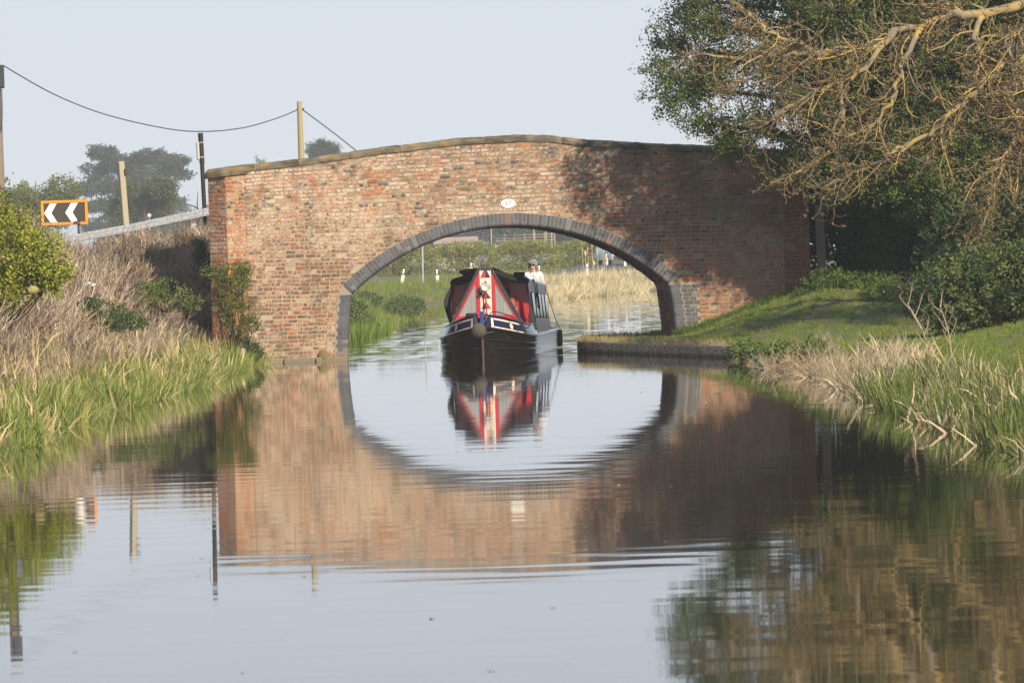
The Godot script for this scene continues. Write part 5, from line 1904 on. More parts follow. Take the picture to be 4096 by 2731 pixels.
# ---------------------------------------------------------------- right bank
func right_bank() -> void:
	var tf := []
	var cc := PackedColorArray()
	for q in 30000:
		var D := rng.randf_range(63, 147)
		var xr := table(ER, D)
		var x := xr + 0.15 + rng.randf() * 7.5
		if D > 137.7 and x > 3.3: continue
		if D > 121 and D < 146 and x < xr + 0.24: x += 0.25
		var k := nz.get_noise_2d(x * 0.8, D * 0.5)
		var h := clampf(0.075 + 0.05 * k, 0.04, 0.15) * rng.randf_range(0.8, 1.3)
		tf.append(turned(Vector3(x, ground_h(x, D) - 0.005, -D), h, 0.2))
		var c := Color(0.125, 0.19, 0.03).lerp(Color(0.19, 0.23, 0.05), clampf(0.5 + nz2.get_noise_2d(x * 1.3, D * 0.8), 0, 1))
		if rng.randf() < 0.12: c = Color(0.22, 0.2, 0.08)
		cc.append(tone(c, 0.2))
	blades(["lawn_grass", "short mown grass on the towpath lawn", "short mown turf blades of the right towpath lawn", "grass"], CL.lawn, M.grass, tf, cc)
	# longer grass against the walls and along the edging
	tf = []; cc = PackedColorArray()
	for q in 2600:
		var D := rng.randf_range(118, 147)
		var x := table(ER, D) + 0.18 + rng.randf() * rng.randf() * 0.5
		var straw := rng.randf() < 0.45 and D < 141
		if q % 3 == 0:
			x = 3.5 + rng.randf() * 3.2
			D = 137.75 - rng.randf() * rng.randf() * 0.7
			straw = false
		if straw: x = table(ER, D) + rng.randf_range(-0.02, 0.2)
		tf.append(turned(Vector3(x, 0.245 if straw and D > 126 else ground_h(x, D), -D), rng.randf_range(0.08, 0.22), 0.9 if straw else 0.5))
		cc.append(tone(Color(0.36, 0.29, 0.15) if straw else Color(0.10, 0.15, 0.03)))
	blades(["verge_grass", "ragged grass overhanging the concrete edging", "longer uncut grass at the right bridge foot", "ragged dry and green grass above the concrete", "grass"], CL.sedge, M.grass, tf, cc)
	# sedge and dead sedge on the right water's edge
	tf = []; cc = PackedColorArray()
	for q in 3800:
		var D := rng.randf_range(52, 122)
		var d := pow(rng.randf(), 1.2) * (1.5 if D < 92 else 0.8)
		var x := table(ER, D) + d - 0.22
		var tall := 1.0 - ss(84, 104, D)
		var h := lerpf(0.13, 0.42, tall) * rng.randf_range(0.5, 1.25) * (1.1 - 0.3 * d) * (1.0 + 0.7 * nz.get_noise_2d(x * 1.2, D * 0.5))
		tf.append(turned(Vector3(x, maxf(ground_h(x, D), -0.06) - 0.02, -D), h, 0.25))
		cc.append(tone(Color(0.07, 0.115, 0.025).lerp(Color(0.15, 0.18, 0.05), rng.randf()) if rng.randf() < 0.84 else Color(0.40, 0.33, 0.2)))
	blades(["iris_leaves", "tall green blades at the right water's edge", "dark green upright blades in the right shallows", "green sword leaves along the right bank", "waterside plants"], CL.sedge, M.grass, tf, cc)
	tf = []; cc = PackedColorArray()
	for q in 800:
		var D := rng.randf_range(91, 104) if q % 3 else rng.randf_range(60, 92)
		var x := table(ER, D) + rng.randf_range(-0.3, 1.15)
		if D > 88 and D < 107 and nz2.get_noise_2d(x * 0.9, D * 0.35) < -0.02: continue
		tf.append(turned(Vector3(x, maxf(ground_h(x, D), -0.05), -D), rng.randf_range(0.15, 0.55) * (1.0 if D < 106 else 0.55), 0.9))
		cc.append(tone(Color(0.56, 0.46, 0.31).lerp(Color(0.36, 0.28, 0.19), rng.randf())))
	blades(["dead_reeds", "pale collapsed dead reeds on the right bank", "bleached broken reed leaves on the right bank", "dead reeds"], CL.straw, M.straw, tf, cc)
	tf = []; cc = PackedColorArray()
	for q in 210:
		var D := rng.randf_range(90, 116)
		var x := table(ER, D) + rng.randf_range(-0.4, 0.6)
		tf.append(turned(Vector3(x, maxf(ground_h(x, D), 0.0), -D), rng.randf_range(0.3, 0.6), 1.2))
		cc.append(tone(Color(0.44, 0.37, 0.25)))
	blades(["fallen_stems", "tangled pale fallen stems on the right water's edge", "fallen pale twigs leaning out over the right water", "thin broken stems on the right bank", "dead stalks"], CL.stalk, M.straw, tf, cc)
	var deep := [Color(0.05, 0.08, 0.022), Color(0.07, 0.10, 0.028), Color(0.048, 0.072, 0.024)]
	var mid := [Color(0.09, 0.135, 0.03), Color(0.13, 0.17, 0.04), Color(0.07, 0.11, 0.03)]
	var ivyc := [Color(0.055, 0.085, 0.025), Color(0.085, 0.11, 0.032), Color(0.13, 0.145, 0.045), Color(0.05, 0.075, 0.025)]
	# leafy herbs at the water below the lawn
	for e in [[5.05, 108.0, 0.45], [4.75, 113.5, 0.35], [4.35, 121.0, 0.28], [4.6, 117.0, 0.25]]:
		shrub("waterside_herb", ["leafy green herbs overhanging the water beside the pale reeds", "leafy clump at the water midway along the grassy bank", "leafy tuft where the concrete edging ends", "small leafy clump between the edging end and the herbs"][[5.05, 4.75, 4.35, 4.6].find(e[0])], "plant", Vector3(e[0], 0.05, -e[1]), [[Vector3(0, e[2] * 0.6, 0), Vector3(0.4, e[2] * 0.6, 0.8)]], 260, "ivy", 0.08, mid, {"stems": 6, "stem": 0.008})
	# ivy hedge on the right
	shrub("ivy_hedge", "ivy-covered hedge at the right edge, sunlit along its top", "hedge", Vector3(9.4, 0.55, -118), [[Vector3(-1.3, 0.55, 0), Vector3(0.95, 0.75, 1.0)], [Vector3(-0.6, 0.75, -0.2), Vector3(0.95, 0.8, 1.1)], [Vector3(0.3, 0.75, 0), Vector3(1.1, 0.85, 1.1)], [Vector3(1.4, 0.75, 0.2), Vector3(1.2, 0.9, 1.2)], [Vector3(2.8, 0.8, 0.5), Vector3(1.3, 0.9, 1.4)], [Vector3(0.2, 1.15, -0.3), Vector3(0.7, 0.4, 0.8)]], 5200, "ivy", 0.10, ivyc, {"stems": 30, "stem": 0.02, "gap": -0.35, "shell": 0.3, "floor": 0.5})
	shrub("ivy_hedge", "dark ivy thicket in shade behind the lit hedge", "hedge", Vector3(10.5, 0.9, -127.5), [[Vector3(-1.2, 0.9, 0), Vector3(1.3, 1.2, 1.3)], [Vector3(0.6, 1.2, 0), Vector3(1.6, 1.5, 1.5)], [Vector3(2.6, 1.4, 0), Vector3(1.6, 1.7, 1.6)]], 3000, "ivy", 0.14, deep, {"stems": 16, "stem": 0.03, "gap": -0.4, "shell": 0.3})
	# undergrowth between bridge end and hedge
	shrub("ivy_mound", "low green ivy mound below the leaning wooden post", "plant", Vector3(6.75, 1.15, -135.8), [[Vector3(0.0, 0.22, 0), Vector3(0.6, 0.3, 0.6)], [Vector3(0.8, 0.15, 0.2), Vector3(0.7, 0.28, 0.7)], [Vector3(-0.35, -0.02, 0.4), Vector3(0.5, 0.2, 0.5)]], 1000, "ivy", 0.075, mid, {"stems": 10, "stem": 0.008, "gap": -0.3})
	shrub("bramble_patch", "low green brambles on the slope between post and hedge", "bush", Vector3(8.0, 1.0, -132), [[Vector3(-0.3, 0.1, 0.3), Vector3(0.7, 0.3, 0.9)], [Vector3(0.5, 0.05, 0.2), Vector3(0.6, 0.32, 0.9)]], 800, "ivy", 0.075, mid, {"stems": 14, "stem": 0.008})
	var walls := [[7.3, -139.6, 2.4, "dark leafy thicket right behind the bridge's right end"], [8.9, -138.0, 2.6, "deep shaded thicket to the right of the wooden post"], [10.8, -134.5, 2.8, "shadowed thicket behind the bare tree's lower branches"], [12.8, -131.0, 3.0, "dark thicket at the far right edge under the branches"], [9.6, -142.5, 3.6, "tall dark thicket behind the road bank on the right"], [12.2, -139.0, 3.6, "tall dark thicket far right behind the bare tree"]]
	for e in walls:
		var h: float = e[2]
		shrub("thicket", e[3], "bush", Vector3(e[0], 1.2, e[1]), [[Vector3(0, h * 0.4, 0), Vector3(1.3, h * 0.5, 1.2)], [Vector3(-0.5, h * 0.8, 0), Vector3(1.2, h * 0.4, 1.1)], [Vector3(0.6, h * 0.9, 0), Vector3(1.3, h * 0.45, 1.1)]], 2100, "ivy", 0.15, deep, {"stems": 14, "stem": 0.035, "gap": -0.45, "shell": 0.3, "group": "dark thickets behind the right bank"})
	# dead bramble sprays and the tall dry umbel plant
	var dry := thing("dead_bramble", "brown dead bramble spray arching beside the ivy hedge", "plant", Vector3(8.1, 0.95, -128.5))
	var m := MB.new()
	m.col = Color(0.26, 0.17, 0.11)
	for q in 26:
		var a := rng.randf() * TAU
		var r := rng.randf_range(0.4, 1.0)
		m.tube(curve([Vector3(rng.randfn() * 0.1, 0, rng.randfn() * 0.1), Vector3(cos(a) * r * 0.5, rng.randf_range(0.25, 0.75), sin(a) * r * 0.5), Vector3(cos(a) * r, rng.randf_range(0.05, 0.6), sin(a) * r)], 8), PackedFloat32Array([0.012, 0.011, 0.01, 0.009, 0.008, 0.007, 0.006, 0.005, 0.004]), 4, false)
	part(dry, "stems", m, M.bark)
	for e in [[6.42, -100.0, 0.85, -0.30, "tall pale dry umbel stalk leaning left over the right bank"], [6.72, -99.0, 0.80, -0.16, "second dry branched stalk just right of the tall one"]]:
		var u := thing("dry_stalk", e[4], "plant", Vector3(e[0], 0.32, e[1]))
		var sm := MB.new()
		sm.col = Color(0.42, 0.34, 0.25)
		var hh: float = e[2]
		var ln: float = e[3]
		var main := curve([Vector3.ZERO, Vector3(ln * 0.25, hh * 0.5, 0), Vector3(ln, hh, 0)], 10)
		sm.tube(main, PackedFloat32Array([0.012, 0.012, 0.011, 0.01, 0.009, 0.009, 0.008, 0.007, 0.006, 0.005, 0.003]), 5)
		part(u, "stem", sm, M.straw)
		for q in 9:
			var br := MB.new()
			br.col = Color(0.44, 0.35, 0.26)
			var p := main[3 + (q * 7) / 9]
			var s := -1.0 if q % 2 else 1.0
			var d := Vector3(s * rng.randf_range(0.3, 0.7) + ln, rng.randf_range(0.6, 1.0), rng.randfn() * 0.4).normalized()
			var l := rng.randf_range(0.16, 0.34)
			var tip := p + d * l + Vector3(0, 0.04, 0)
			br.tube(PackedVector3Array([p, p + d * l * 0.5, tip]), PackedFloat32Array([0.007, 0.005, 0.003]), 4)
			for t in 3:
				br.rod(tip - d * l * 0.2 * t, tip - d * l * 0.2 * t + Vector3(rng.randfn() * 0.06, 0.08, rng.randfn() * 0.06), 0.003, 3, 0.0015)
			part(u, "branch", br, M.straw)

# ---------------------------------------------------------------- trees on the right
func hawthorn() -> void:
	leafy_tree("big dark green leafy tree overhanging the right half of the bridge", Vector3(9.0, 1.0, -135.4), 0)
	leafy_tree("dark leafy tree closing the view behind the bare branches", Vector3(12.4, 1.2, -137.5), 1)

func leafy_tree(label: String, where: Vector3, which: int) -> void:
	var o := thing("hawthorn_tree", label, "tree", where)
	var wood := MB.new()
	wood.col = Color(0.06, 0.05, 0.035)
	wood.tube(curve([Vector3(0, -0.3, 0), Vector3(-0.1, 1.2, 0.1), Vector3(-0.3, 2.6, 0.1), Vector3(-0.6, 4.2, 0.1), Vector3(-0.8, 6.5, 0)], 14), PackedFloat32Array([0.26, 0.24, 0.23, 0.22, 0.21, 0.2, 0.19, 0.18, 0.17, 0.15, 0.13, 0.11, 0.09, 0.06, 0.03]), 9)
	part(o, "trunk", wood, M.bark)
	# crown: sprays of leaves on twigs that leave a few main limbs
	var blobs := [
		[Vector3(-4.3, 5.3, 0.2), Vector3(1.25, 1.15, 1.1), 900], [Vector3(-4.6, 4.5, 0.2), Vector3(1.05, 0.75, 0.9), 520], [Vector3(-3.9, 6.3, 0), Vector3(1.3, 1.0, 1.2), 640],
		[Vector3(-2.8, 5.6, 0), Vector3(1.7, 1.7, 1.6), 1100], [Vector3(-2.9, 7.2, 0), Vector3(1.7, 1.3, 1.6), 700], [Vector3(-1.0, 5.4, 0), Vector3(2.1, 2.2, 1.8), 1300],
		[Vector3(-0.8, 8.0, 0), Vector3(2.2, 1.7, 1.9), 800], [Vector3(1.4, 5.2, 0), Vector3(2.3, 2.6, 1.9), 1300], [Vector3(3.8, 5.4, 0.4), Vector3(2.4, 2.8, 2.0), 1300], [Vector3(1.8, 8.0, 0), Vector3(2.4, 1.8, 2.0), 700],
		[Vector3(-3.4, 3.55, 0.6), Vector3(0.9, 0.55, 0.7), 420], [Vector3(-2.3, 2.95, 0.7), Vector3(0.85, 0.65, 0.7), 460], [Vector3(-1.1, 2.9, 0.4), Vector3(0.9, 0.9, 0.8), 520], [Vector3(0.4, 2.8, 0.2), Vector3(1.3, 1.3, 1.1), 700], [Vector3(2.2, 2.8, 0.3), Vector3(1.4, 1.4, 1.2), 700],
		[Vector3(-4.35, 3.75, 0.5), Vector3(0.42, 0.30, 0.4), 90], [Vector3(-2.3, 4.4, 0.2), Vector3(1.4, 0.95, 1.0), 500], [Vector3(-1.2, 3.9, 0.2), Vector3(1.2, 0.9, 1.0), 450]]
	if which == 0:
		for b in blobs: b[0] += Vector3(-0.6, 0, (-0.5 if b[0].y < 4.2 and b[0].x < -0.9 else (0.9 if b[0].x > -2.5 else -0.2)))
	else:
		blobs = [[Vector3(-2.6, 3.2, 0), Vector3(2.0, 2.0, 1.4), 700], [Vector3(-0.5, 4.0, 0), Vector3(2.4, 2.4, 1.6), 900], [Vector3(2.0, 4.0, 0), Vector3(2.4, 2.6, 1.6), 800], [Vector3(-2.4, 6.4, 0), Vector3(2.2, 2.0, 1.6), 800], [Vector3(0.2, 7.2, 0), Vector3(2.4, 2.2, 1.6), 800], [Vector3(2.2, 7.2, 0), Vector3(2.4, 2.0, 1.6), 500], [Vector3(-1.6, 1.6, 0.6), Vector3(1.8, 1.2, 1.2), 400]]
	var limbs := MB.new()
	limbs.col = Color(0.075, 0.06, 0.045)
	var tf := []
	var cc := PackedColorArray()
	var at := o.position
	for b in blobs:
		var c: Vector3 = b[0]
		var r: Vector3 = b[1]
		var root := Vector3(lerpf(-0.1, -0.7, clampf(c.y / 7.0, 0, 1)), clampf(c.y - 1.2, 1.2, 6.0), 0.1)
		limbs.tube(curve([root, root.lerp(c, 0.5) + Vector3(0, 0.25, 0), c], 8), PackedFloat32Array([0.09, 0.08, 0.07, 0.06, 0.055, 0.05, 0.045, 0.04, 0.035]), 6, false)
		var n: int = b[2]
		var twigs := int(n / 9.0 * (4.0 if c.x + at.x > 6.6 else (1.5 if c.y < 4.3 else 1.15)))
		for t in twigs:
			var d := Vector3(rng.randfn(), rng.randfn() * 0.9, rng.randfn()).normalized()
			var e: Vector3 = c + d * r * rng.randf_range(0.75, 1.18)
			if nz.get_noise_3dv((at + e) * 0.85) < (-0.42 if c.x + at.x > 6.6 else -0.15): continue
			var s: Vector3 = c + d * r * rng.randf_range(0.1, 0.45)
			var pth := curve([s, s.lerp(e, 0.5) + Vector3(rng.randfn(), rng.randfn(), rng.randfn()) * 0.08, e + Vector3(0, -0.04, 0)], 5)
			limbs.tube(pth, PackedFloat32Array([0.016, 0.013, 0.011, 0.009, 0.006, 0.003]), 3, false)
			for q in 9:
				var k := rng.randf_range(0.3, 1.05)
				var p: Vector3 = s.lerp(e, k) + Vector3(rng.randfn(), rng.randfn(), rng.randfn()) * 0.09
				tf.append(anyhow(p, rng.randf_range(0.10, 0.17)))
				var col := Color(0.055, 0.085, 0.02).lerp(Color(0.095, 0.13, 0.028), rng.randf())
				if c.y < 4.2 and c.x < 0.0 and rng.randf() < 0.6: col = Color(0.12, 0.17, 0.03)
				cc.append(tone(col))
	part(o, "limbs", limbs, M.bark)
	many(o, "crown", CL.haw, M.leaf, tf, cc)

func twig(m: MB, buds: Array, p: Vector3, d: Vector3, l: float, r: float, lev: int) -> void:
	# a crooked branch that sags from its root; its side twigs turn up at the tip
	var n := 7 if lev > 0 else 4
	var pts := PackedVector3Array()
	var rad := PackedFloat32Array()
	var dir := d
	var at := p
	var curl := Vector3(rng.randfn(), rng.randfn() * 0.4, rng.randfn()) * 0.13
	for q in n + 1:
		pts.append(at)
		rad.append(lerpf(r, r * (0.5 if lev > 0 else 0.62), float(q) / n))
		at += dir * l / n
		var t := float(q) / n
		var lift := (-0.20 if t < 0.5 else 0.16) if lev > 0 else 0.30
		dir = (dir + curl + Vector3(rng.randfn() * 0.20, lift + rng.randfn() * 0.20, rng.randfn() * 0.20)).normalized()
	m.col = tone(Color(0.36, 0.27, 0.11).lerp(Color(0.20, 0.16, 0.11), clampf(rng.randf() * 1.3, 0, 1)), 0.25)
	if r > 0.012 and rng.randf() < 0.25: m.col = Color(0.46, 0.33, 0.11)
	m.tube(pts, rad, 5 if r > 0.016 else 4, false)
	if lev == 0:
		if rng.randf() < 0.7: buds.append(pts[n])
		return
	buds.append(pts[n])
	var s0 := dir.cross(Vector3(rng.randfn(), rng.randfn(), rng.randfn())).normalized()
	for k in 9:
		var i0 := mini(n, 1 + (k * 7) / 9)
		var s := (pts[i0] - pts[i0 - 1]).normalized()
		var sd := s0 * (1.0 if k % 2 == 0 else -1.0)
		sd = (sd + Vector3(rng.randfn(), rng.randfn(), rng.randfn()) * 0.5).normalized()
		var nd := (s * 0.55 + sd * 0.9 + Vector3(0, -0.25, 0)).normalized()
		twig(m, buds, pts[i0], nd, rng.randf_range(0.16, 0.42), clampf(rad[i0] * 0.65, 0.005, 0.0085), 0)

func bare_tree() -> void:
	var o := thing("bare_tree", "leafless lichen-gold tree drooping its twiggy branches at the upper right", "tree", Vector3(12.6, 0.7, -124.5))
	var base := o.position
	var trunk := MB.new()
	trunk.col = Color(0.20, 0.16, 0.11)
	trunk.tube(curve([Vector3(0, -0.3, 0), Vector3(-0.1, 1.5, 0), Vector3(-0.5, 3.4, 0.1), Vector3(-1.0, 5.0, 0), Vector3(-1.5, 6.6, -0.2), Vector3(-1.6, 9.0, -0.2)], 16), PackedFloat32Array([0.36, 0.34, 0.32, 0.31, 0.3, 0.28, 0.27, 0.26, 0.25, 0.23, 0.21, 0.18, 0.16, 0.13, 0.10, 0.07, 0.03]), 10)
	part(o, "trunk", trunk, M.bark)
	# limbs in world places: x, y and how far in front of or behind the trunk
	var L := [
		[[11.3, 6.9, 0.0], [10.08, 6.59, 0.2], [9.02, 6.45, 0.3], [8.6, 6.46, 0.3], [8.07, 6.24, 0.2], [7.52, 6.17, 0.3], [7.16, 5.88, 0.4], [6.74, 5.83, 0.4], [6.18, 5.79, 0.2], [5.69, 5.65, 0.0], [5.19, 5.38, -0.2], [4.29, 5.35, -0.3]],
		[[6.3, 5.8, 0.2], [6.04, 5.85, 0.1], [5.53, 6.07, -0.1], [5.08, 6.3, -0.2], [4.81, 6.58, -0.4], [4.34, 6.98, -0.5]],
		[[9.0, 6.45, 0.3], [8.71, 6.49, 0.3], [8.4, 6.78, 0.0], [7.82, 7.11, -0.3], [6.9, 7.3, -0.5], [5.8, 7.2, -0.8]],
		[[11.2, 6.0, 0.0], [10.04, 5.58, 0.5], [9.51, 5.36, 0.7], [9.15, 5.09, 0.8], [8.62, 4.62, 0.9], [8.08, 4.22, 0.9], [7.37, 3.82, 0.8], [6.77, 3.53, 0.7], [6.1, 3.25, 0.5]],
		[[9.2, 6.45, 0.3], [9.04, 6.07, 0.5], [9.1, 5.61, 0.6], [8.98, 5.2, 0.7], [8.72, 4.51, 0.8], [8.35, 4.0, 0.8]],
		[[11.0, 5.6, 0.0], [10.03, 5.17, 0.4], [9.53, 4.97, 0.6], [9.7, 4.76, 0.8], [9.79, 4.23, 1.0], [9.46, 3.62, 1.0], [8.74, 3.12, 0.9]],
		[[6.74, 5.83, 0.4], [6.47, 5.0, 0.5], [6.45, 4.48, 0.5], [6.12, 3.86, 0.4], [5.41, 3.43, 0.3]],
		[[8.07, 6.24, 0.2], [7.71, 5.66, 0.5], [7.41, 4.87, 0.6], [7.04, 4.39, 0.6], [6.34, 4.06, 0.5]],
		[[7.52, 6.17, 0.3], [6.9, 5.51, 0.6], [6.2, 5.18, 0.6], [5.49, 4.79, 0.5], [4.88, 4.42, 0.4]],
		[[10.9, 4.6, 0.2], [10.17, 4.12, 0.8], [9.81, 3.96, 0.9], [9.45, 3.44, 1.0], [9.26, 3.0, 1.0], [9.07, 2.4, 0.9]],
		[[6.18, 5.79, 0.2], [5.35, 5.83, 0.0], [4.65, 5.79, -0.2], [3.6, 5.9, -0.3]],
		[[11.0, 6.6, 0.1], [10.07, 6.24, 0.6], [9.7, 5.87, 0.8], [9.65, 5.28, 0.9], [9.49, 4.66, 1.0]],
		[[10.9, 6.2, 0.1], [10.4, 5.6, 0.9], [10.2, 4.9, 1.1], [10.1, 4.1, 1.2], [9.9, 3.5, 1.2]],
		[[11.1, 7.2, 0.0], [9.8, 7.4, 0.4], [8.4, 7.5, 0.3], [7.0, 7.9, 0.0], [5.6, 8.0, -0.3]]]
	var buds := []
	for e in L:
		var pts := []
		for q in e: pts.append(Vector3(q[0], q[1], -124.5 + q[2]) - base)
		var n: int = (pts.size() - 1) * 5
		var p := curve(pts, n)
		for q in range(1, n): p[q] += Vector3(nz.get_noise_1d(q * 1.3 + pts[1].x * 9.0), nz.get_noise_1d(q * 1.7 + pts[1].y * 7.0), 0) * 0.11
		var r0 := 0.12 if pts.size() > 7 else 0.07
		var rad := PackedFloat32Array()
		for q in n + 1: rad.append(lerpf(r0, 0.018, pow(float(q) / n, 0.75)))
		var m := MB.new()
		m.col = Color(0.36, 0.26, 0.12)
		m.tube(p, rad, 7, false)
		# lichen: gold patches along the upper bark
		for q in m.c.size():
			var w := m.v[q]
			m.c[q] = Color(0.24, 0.20, 0.155).lerp(Color(0.46, 0.34, 0.12), clampf(nz2.get_noise_3dv(w * 4.0) * 2.2 + 0.25, 0, 1))
		var limb := part(o, "limb", m, M.bark)
		var tw := MB.new()
		var first := 4 if r0 > 0.06 else 2
		for q in range(first, n + 1):
			var t := float(q) / n
			var dir := (p[mini(q + 1, n)] - p[q - 1]).normalized()
			for k in (1 if rng.randf() < 0.45 else 2):
				var a := Vector3(rng.randfn() * 0.8, rng.randfn() * 0.8 - 0.2, rng.randfn() * 0.9)
				var d := (dir * 0.55 + a * 0.85 + Vector3(-0.15, 0, 0)).normalized()
				twig(tw, buds, p[q], d, rng.randf_range(0.45, 1.2), clampf(rad[q] * 0.45, 0.010, 0.022), 1)
		part(limb, "twigs", tw, M.bark)
	var tf := []
	var cc := PackedColorArray()
	for b in buds:
		tf.append(anyhow(b, rng.randf_range(0.022, 0.05)))
		cc.append(tone(Color(0.25, 0.17, 0.095)))
	many(o, "bud_clusters", CL.bud, M.leaf, tf, cc)

# ---------------------------------------------------------------- roadside, far bank, distance
func roadside_left() -> void:
	plant_stock()
	var rl := thing("safety_barrier", "grey steel safety barrier sloping up to the bridge's left end", "barrier", Vector3(-8.0, 2.4, -142.5))
	var pts := [Vector3(-6.45, 3.31, -141.2), Vector3(-8.28, 3.00, -142.2), Vector3(-9.55, 2.82, -142.9), Vector3(-11.5, 2.52, -144.0), Vector3(-14.5, 2.1, -146.0)]
	var rail := MB.new()
	rail.col = Color(0.95, 0.96, 0.97)
	for k in pts.size() - 1:
		var a: Vector3 = pts[k] - rl.position
		var b: Vector3 = pts[k + 1] - rl.position
		var d := (b - a).normalized()
		var up := Vector3.UP
		var nn := d.cross(up).normalized()
		if nn.z < 0: nn = -nn
		# folded box beam: two flats and a groove
		var sec := [Vector2(-0.085, 0.0), Vector2(-0.085, 0.045), Vector2(-0.02, 0.048), Vector2(0.0, 0.042), Vector2(0.02, 0.048), Vector2(0.085, 0.045), Vector2(0.085, 0.0), Vector2(0.085, -0.06), Vector2(-0.085, -0.06)]
		for q in sec.size():
			var s0: Vector2 = sec[q]
			var s1: Vector2 = sec[(q + 1) % sec.size()]
			rail.quad(a + up * s0.x + nn * s0.y, b + up * s0.x + nn * s0.y, b + up * s1.x + nn * s1.y, a + up * s1.x + nn * s1.y)
	part(rl, "rail", rail, M.galv)
	for x in [-6.9, -8.6, -10.3, -12.0, -13.7]:
		var t := 0.0
		var y := 0.0
		var z := 0.0
		for k in pts.size() - 1:
			if x <= pts[k].x and x >= pts[k + 1].x:
				t = (x - pts[k].x) / (pts[k + 1].x - pts[k].x)
				y = lerpf(pts[k].y, pts[k + 1].y, t); z = lerpf(pts[k].z, pts[k + 1].z, t)
		var p := MB.new()
		p.box(Vector3(x, y - 0.42, z - 0.10) - rl.position, Vector3(0.08, 0.9, 0.06), Basis(), 0.008)
		part(rl, "post", p, M.galv)
	var rf := thing("reflector_disc", "small pale round reflector standing above the barrier", "reflector", Vector3(-7.89, 3.12, -142.3))
	var rm := MB.new()
	rm.col = Color(0.45, 0.46, 0.46)
	rm.lathe(Vector3(0, 0.14, 0), Vector3(0, 0, 1), [Vector2(0.0, 0.02), Vector2(0.04, 0.016), Vector2(0.048, 0.0), Vector2(0.04, -0.02), Vector2(0.0, -0.025)], 16)
	rm.rod(Vector3(0, -0.5, -0.02), Vector3(0, 0.08, -0.02), 0.012, 6)
	part(rf, "disc", rm, M.paint)
	# chevron sign
	var s := thing("chevron_sign", "orange-framed black road sign with two white chevrons pointing left", "sign", Vector3(-10.28, 1.6, -150))
	var w := 1.08
	var h := 0.57
	var yc := 1.855
	var bd := MB.new()
	bd.col = Color(0.05, 0.042, 0.036)
	bd.box(Vector3(0, yc, 0), Vector3(w - 0.04, h - 0.04, 0.025))
	var board := part(s, "board", bd, M.paint)
	for e in [[Vector3(0, yc + h / 2 - 0.03, 0.008), Vector3(w, 0.062, 0.05)], [Vector3(0, yc - h / 2 + 0.03, 0.008), Vector3(w, 0.062, 0.05)], [Vector3(-w / 2 + 0.031, yc, 0.008), Vector3(0.062, h - 0.126, 0.05)], [Vector3(w / 2 - 0.031, yc, 0.008), Vector3(0.062, h - 0.126, 0.05)]]:
		var f := MB.new()
		f.col = Color(0.66, 0.26, 0.012)
		f.box(e[0], e[1], Basis(), 0.006)
		part(board, "frame_bar", f, M.paint)
	for x in [-0.47, 0.02]:
		var c := MB.new()
		c.col = Color(0.70, 0.72, 0.72)
		var hh := h / 2 - 0.066
		for sg in [-1.0, 1.0]:
			poly(c, _ccw([Vector2(x, yc), Vector2(x + 0.17, yc), Vector2(x + 0.30, yc + sg * hh), Vector2(x + 0.14, yc + sg * hh)]), 0.0195, 0.006)
		part(board, "chevron", c, M.paint)
	for x in [-0.32, 0.32]:
		var p := MB.new()
		p.col = Color(0.45, 0.46, 0.46)
		p.rod(Vector3(x, -0.3, -0.045), Vector3(x, yc + 0.2, -0.045), 0.035, 10)
		part(s, "post", p, M.galv)
	# black pole with a small box
	var bp := thing("black_pole", "slim black pole with a small grey box by the bridge", "pole", Vector3(-6.62, 2.5, -141.6))
	bp.rotation.z = deg_to_rad(1.2)
	var pm := MB.new()
	pm.col = Color(0.012, 0.013, 0.015)
	pm.rod(Vector3(0, -0.4, 0), Vector3(0, 1.9, 0), 0.047, 12)
	pm.rod(Vector3(0, 1.85, 0), Vector3(0, 2.52, 0), 0.056, 12)
	part(bp, "shaft", pm, M.paint)
	var bx := MB.new()
	bx.col = Color(0.42, 0.43, 0.43)
	bx.box(Vector3(-0.075, 2.13, 0.02), Vector3(0.07, 0.42, 0.12), Basis(), 0.03)
	part(bp, "box", bx, M.paint)
	for y in [1.98, 2.30]:
		var bnd := MB.new()
		bnd.col = Color(0.5, 0.5, 0.5)
		bnd.rod(Vector3(0, y, 0), Vector3(0, y + 0.025, 0), 0.061, 12)
		part(bp, "band", bnd, M.galv)
	# leaning timber post
	var cpst := thing("timber_post", "pale square timber post leaning among the bushes behind the barrier", "post", Vector3(-8.68, 1.6, -148))
	cpst.rotation.z = deg_to_rad(2.8)
	var cm := MB.new()
	cm.col = Color(0.42, 0.37, 0.28)
	cm.box(Vector3(0, 1.32, 0), Vector3(0.14, 3.3, 0.14), Basis(Vector3.UP, 0.5), 0.012)
	part(cpst, "shaft", cm, M.wood)
	var cb := MB.new()
	cb.col = Color(0.10, 0.08, 0.06)
	cb.box(Vector3(0.12, 2.72, 0.05), Vector3(0.09, 0.14, 0.06), Basis(Vector3.UP, 0.5), 0.01)
	part(cpst, "bracket", cb, M.metal)
	# telegraph poles and wire
	var t1 := thing("telegraph_pole", "weathered telegraph pole with a dark box at the left frame edge", "pole", Vector3(-12.15, 1.2, -155))
	var tm := MB.new()
	tm.col = Color(0.24, 0.19, 0.15)
	tm.rod(Vector3(0, -0.4, 0), Vector3(0, 5.95, 0), 0.15, 14, 0.10)
	part(t1, "pole", tm, M.wood)
	var tb := MB.new()
	tb.col = Color(0.035, 0.04, 0.042)
	tb.box(Vector3(0.09, 5.60, 0.05), Vector3(0.20, 0.56, 0.24), Basis(), 0.02)
	part(t1, "junction_box", tb, M.paint)
	var tc := MB.new()
	tc.col = Color(0.03, 0.03, 0.03)
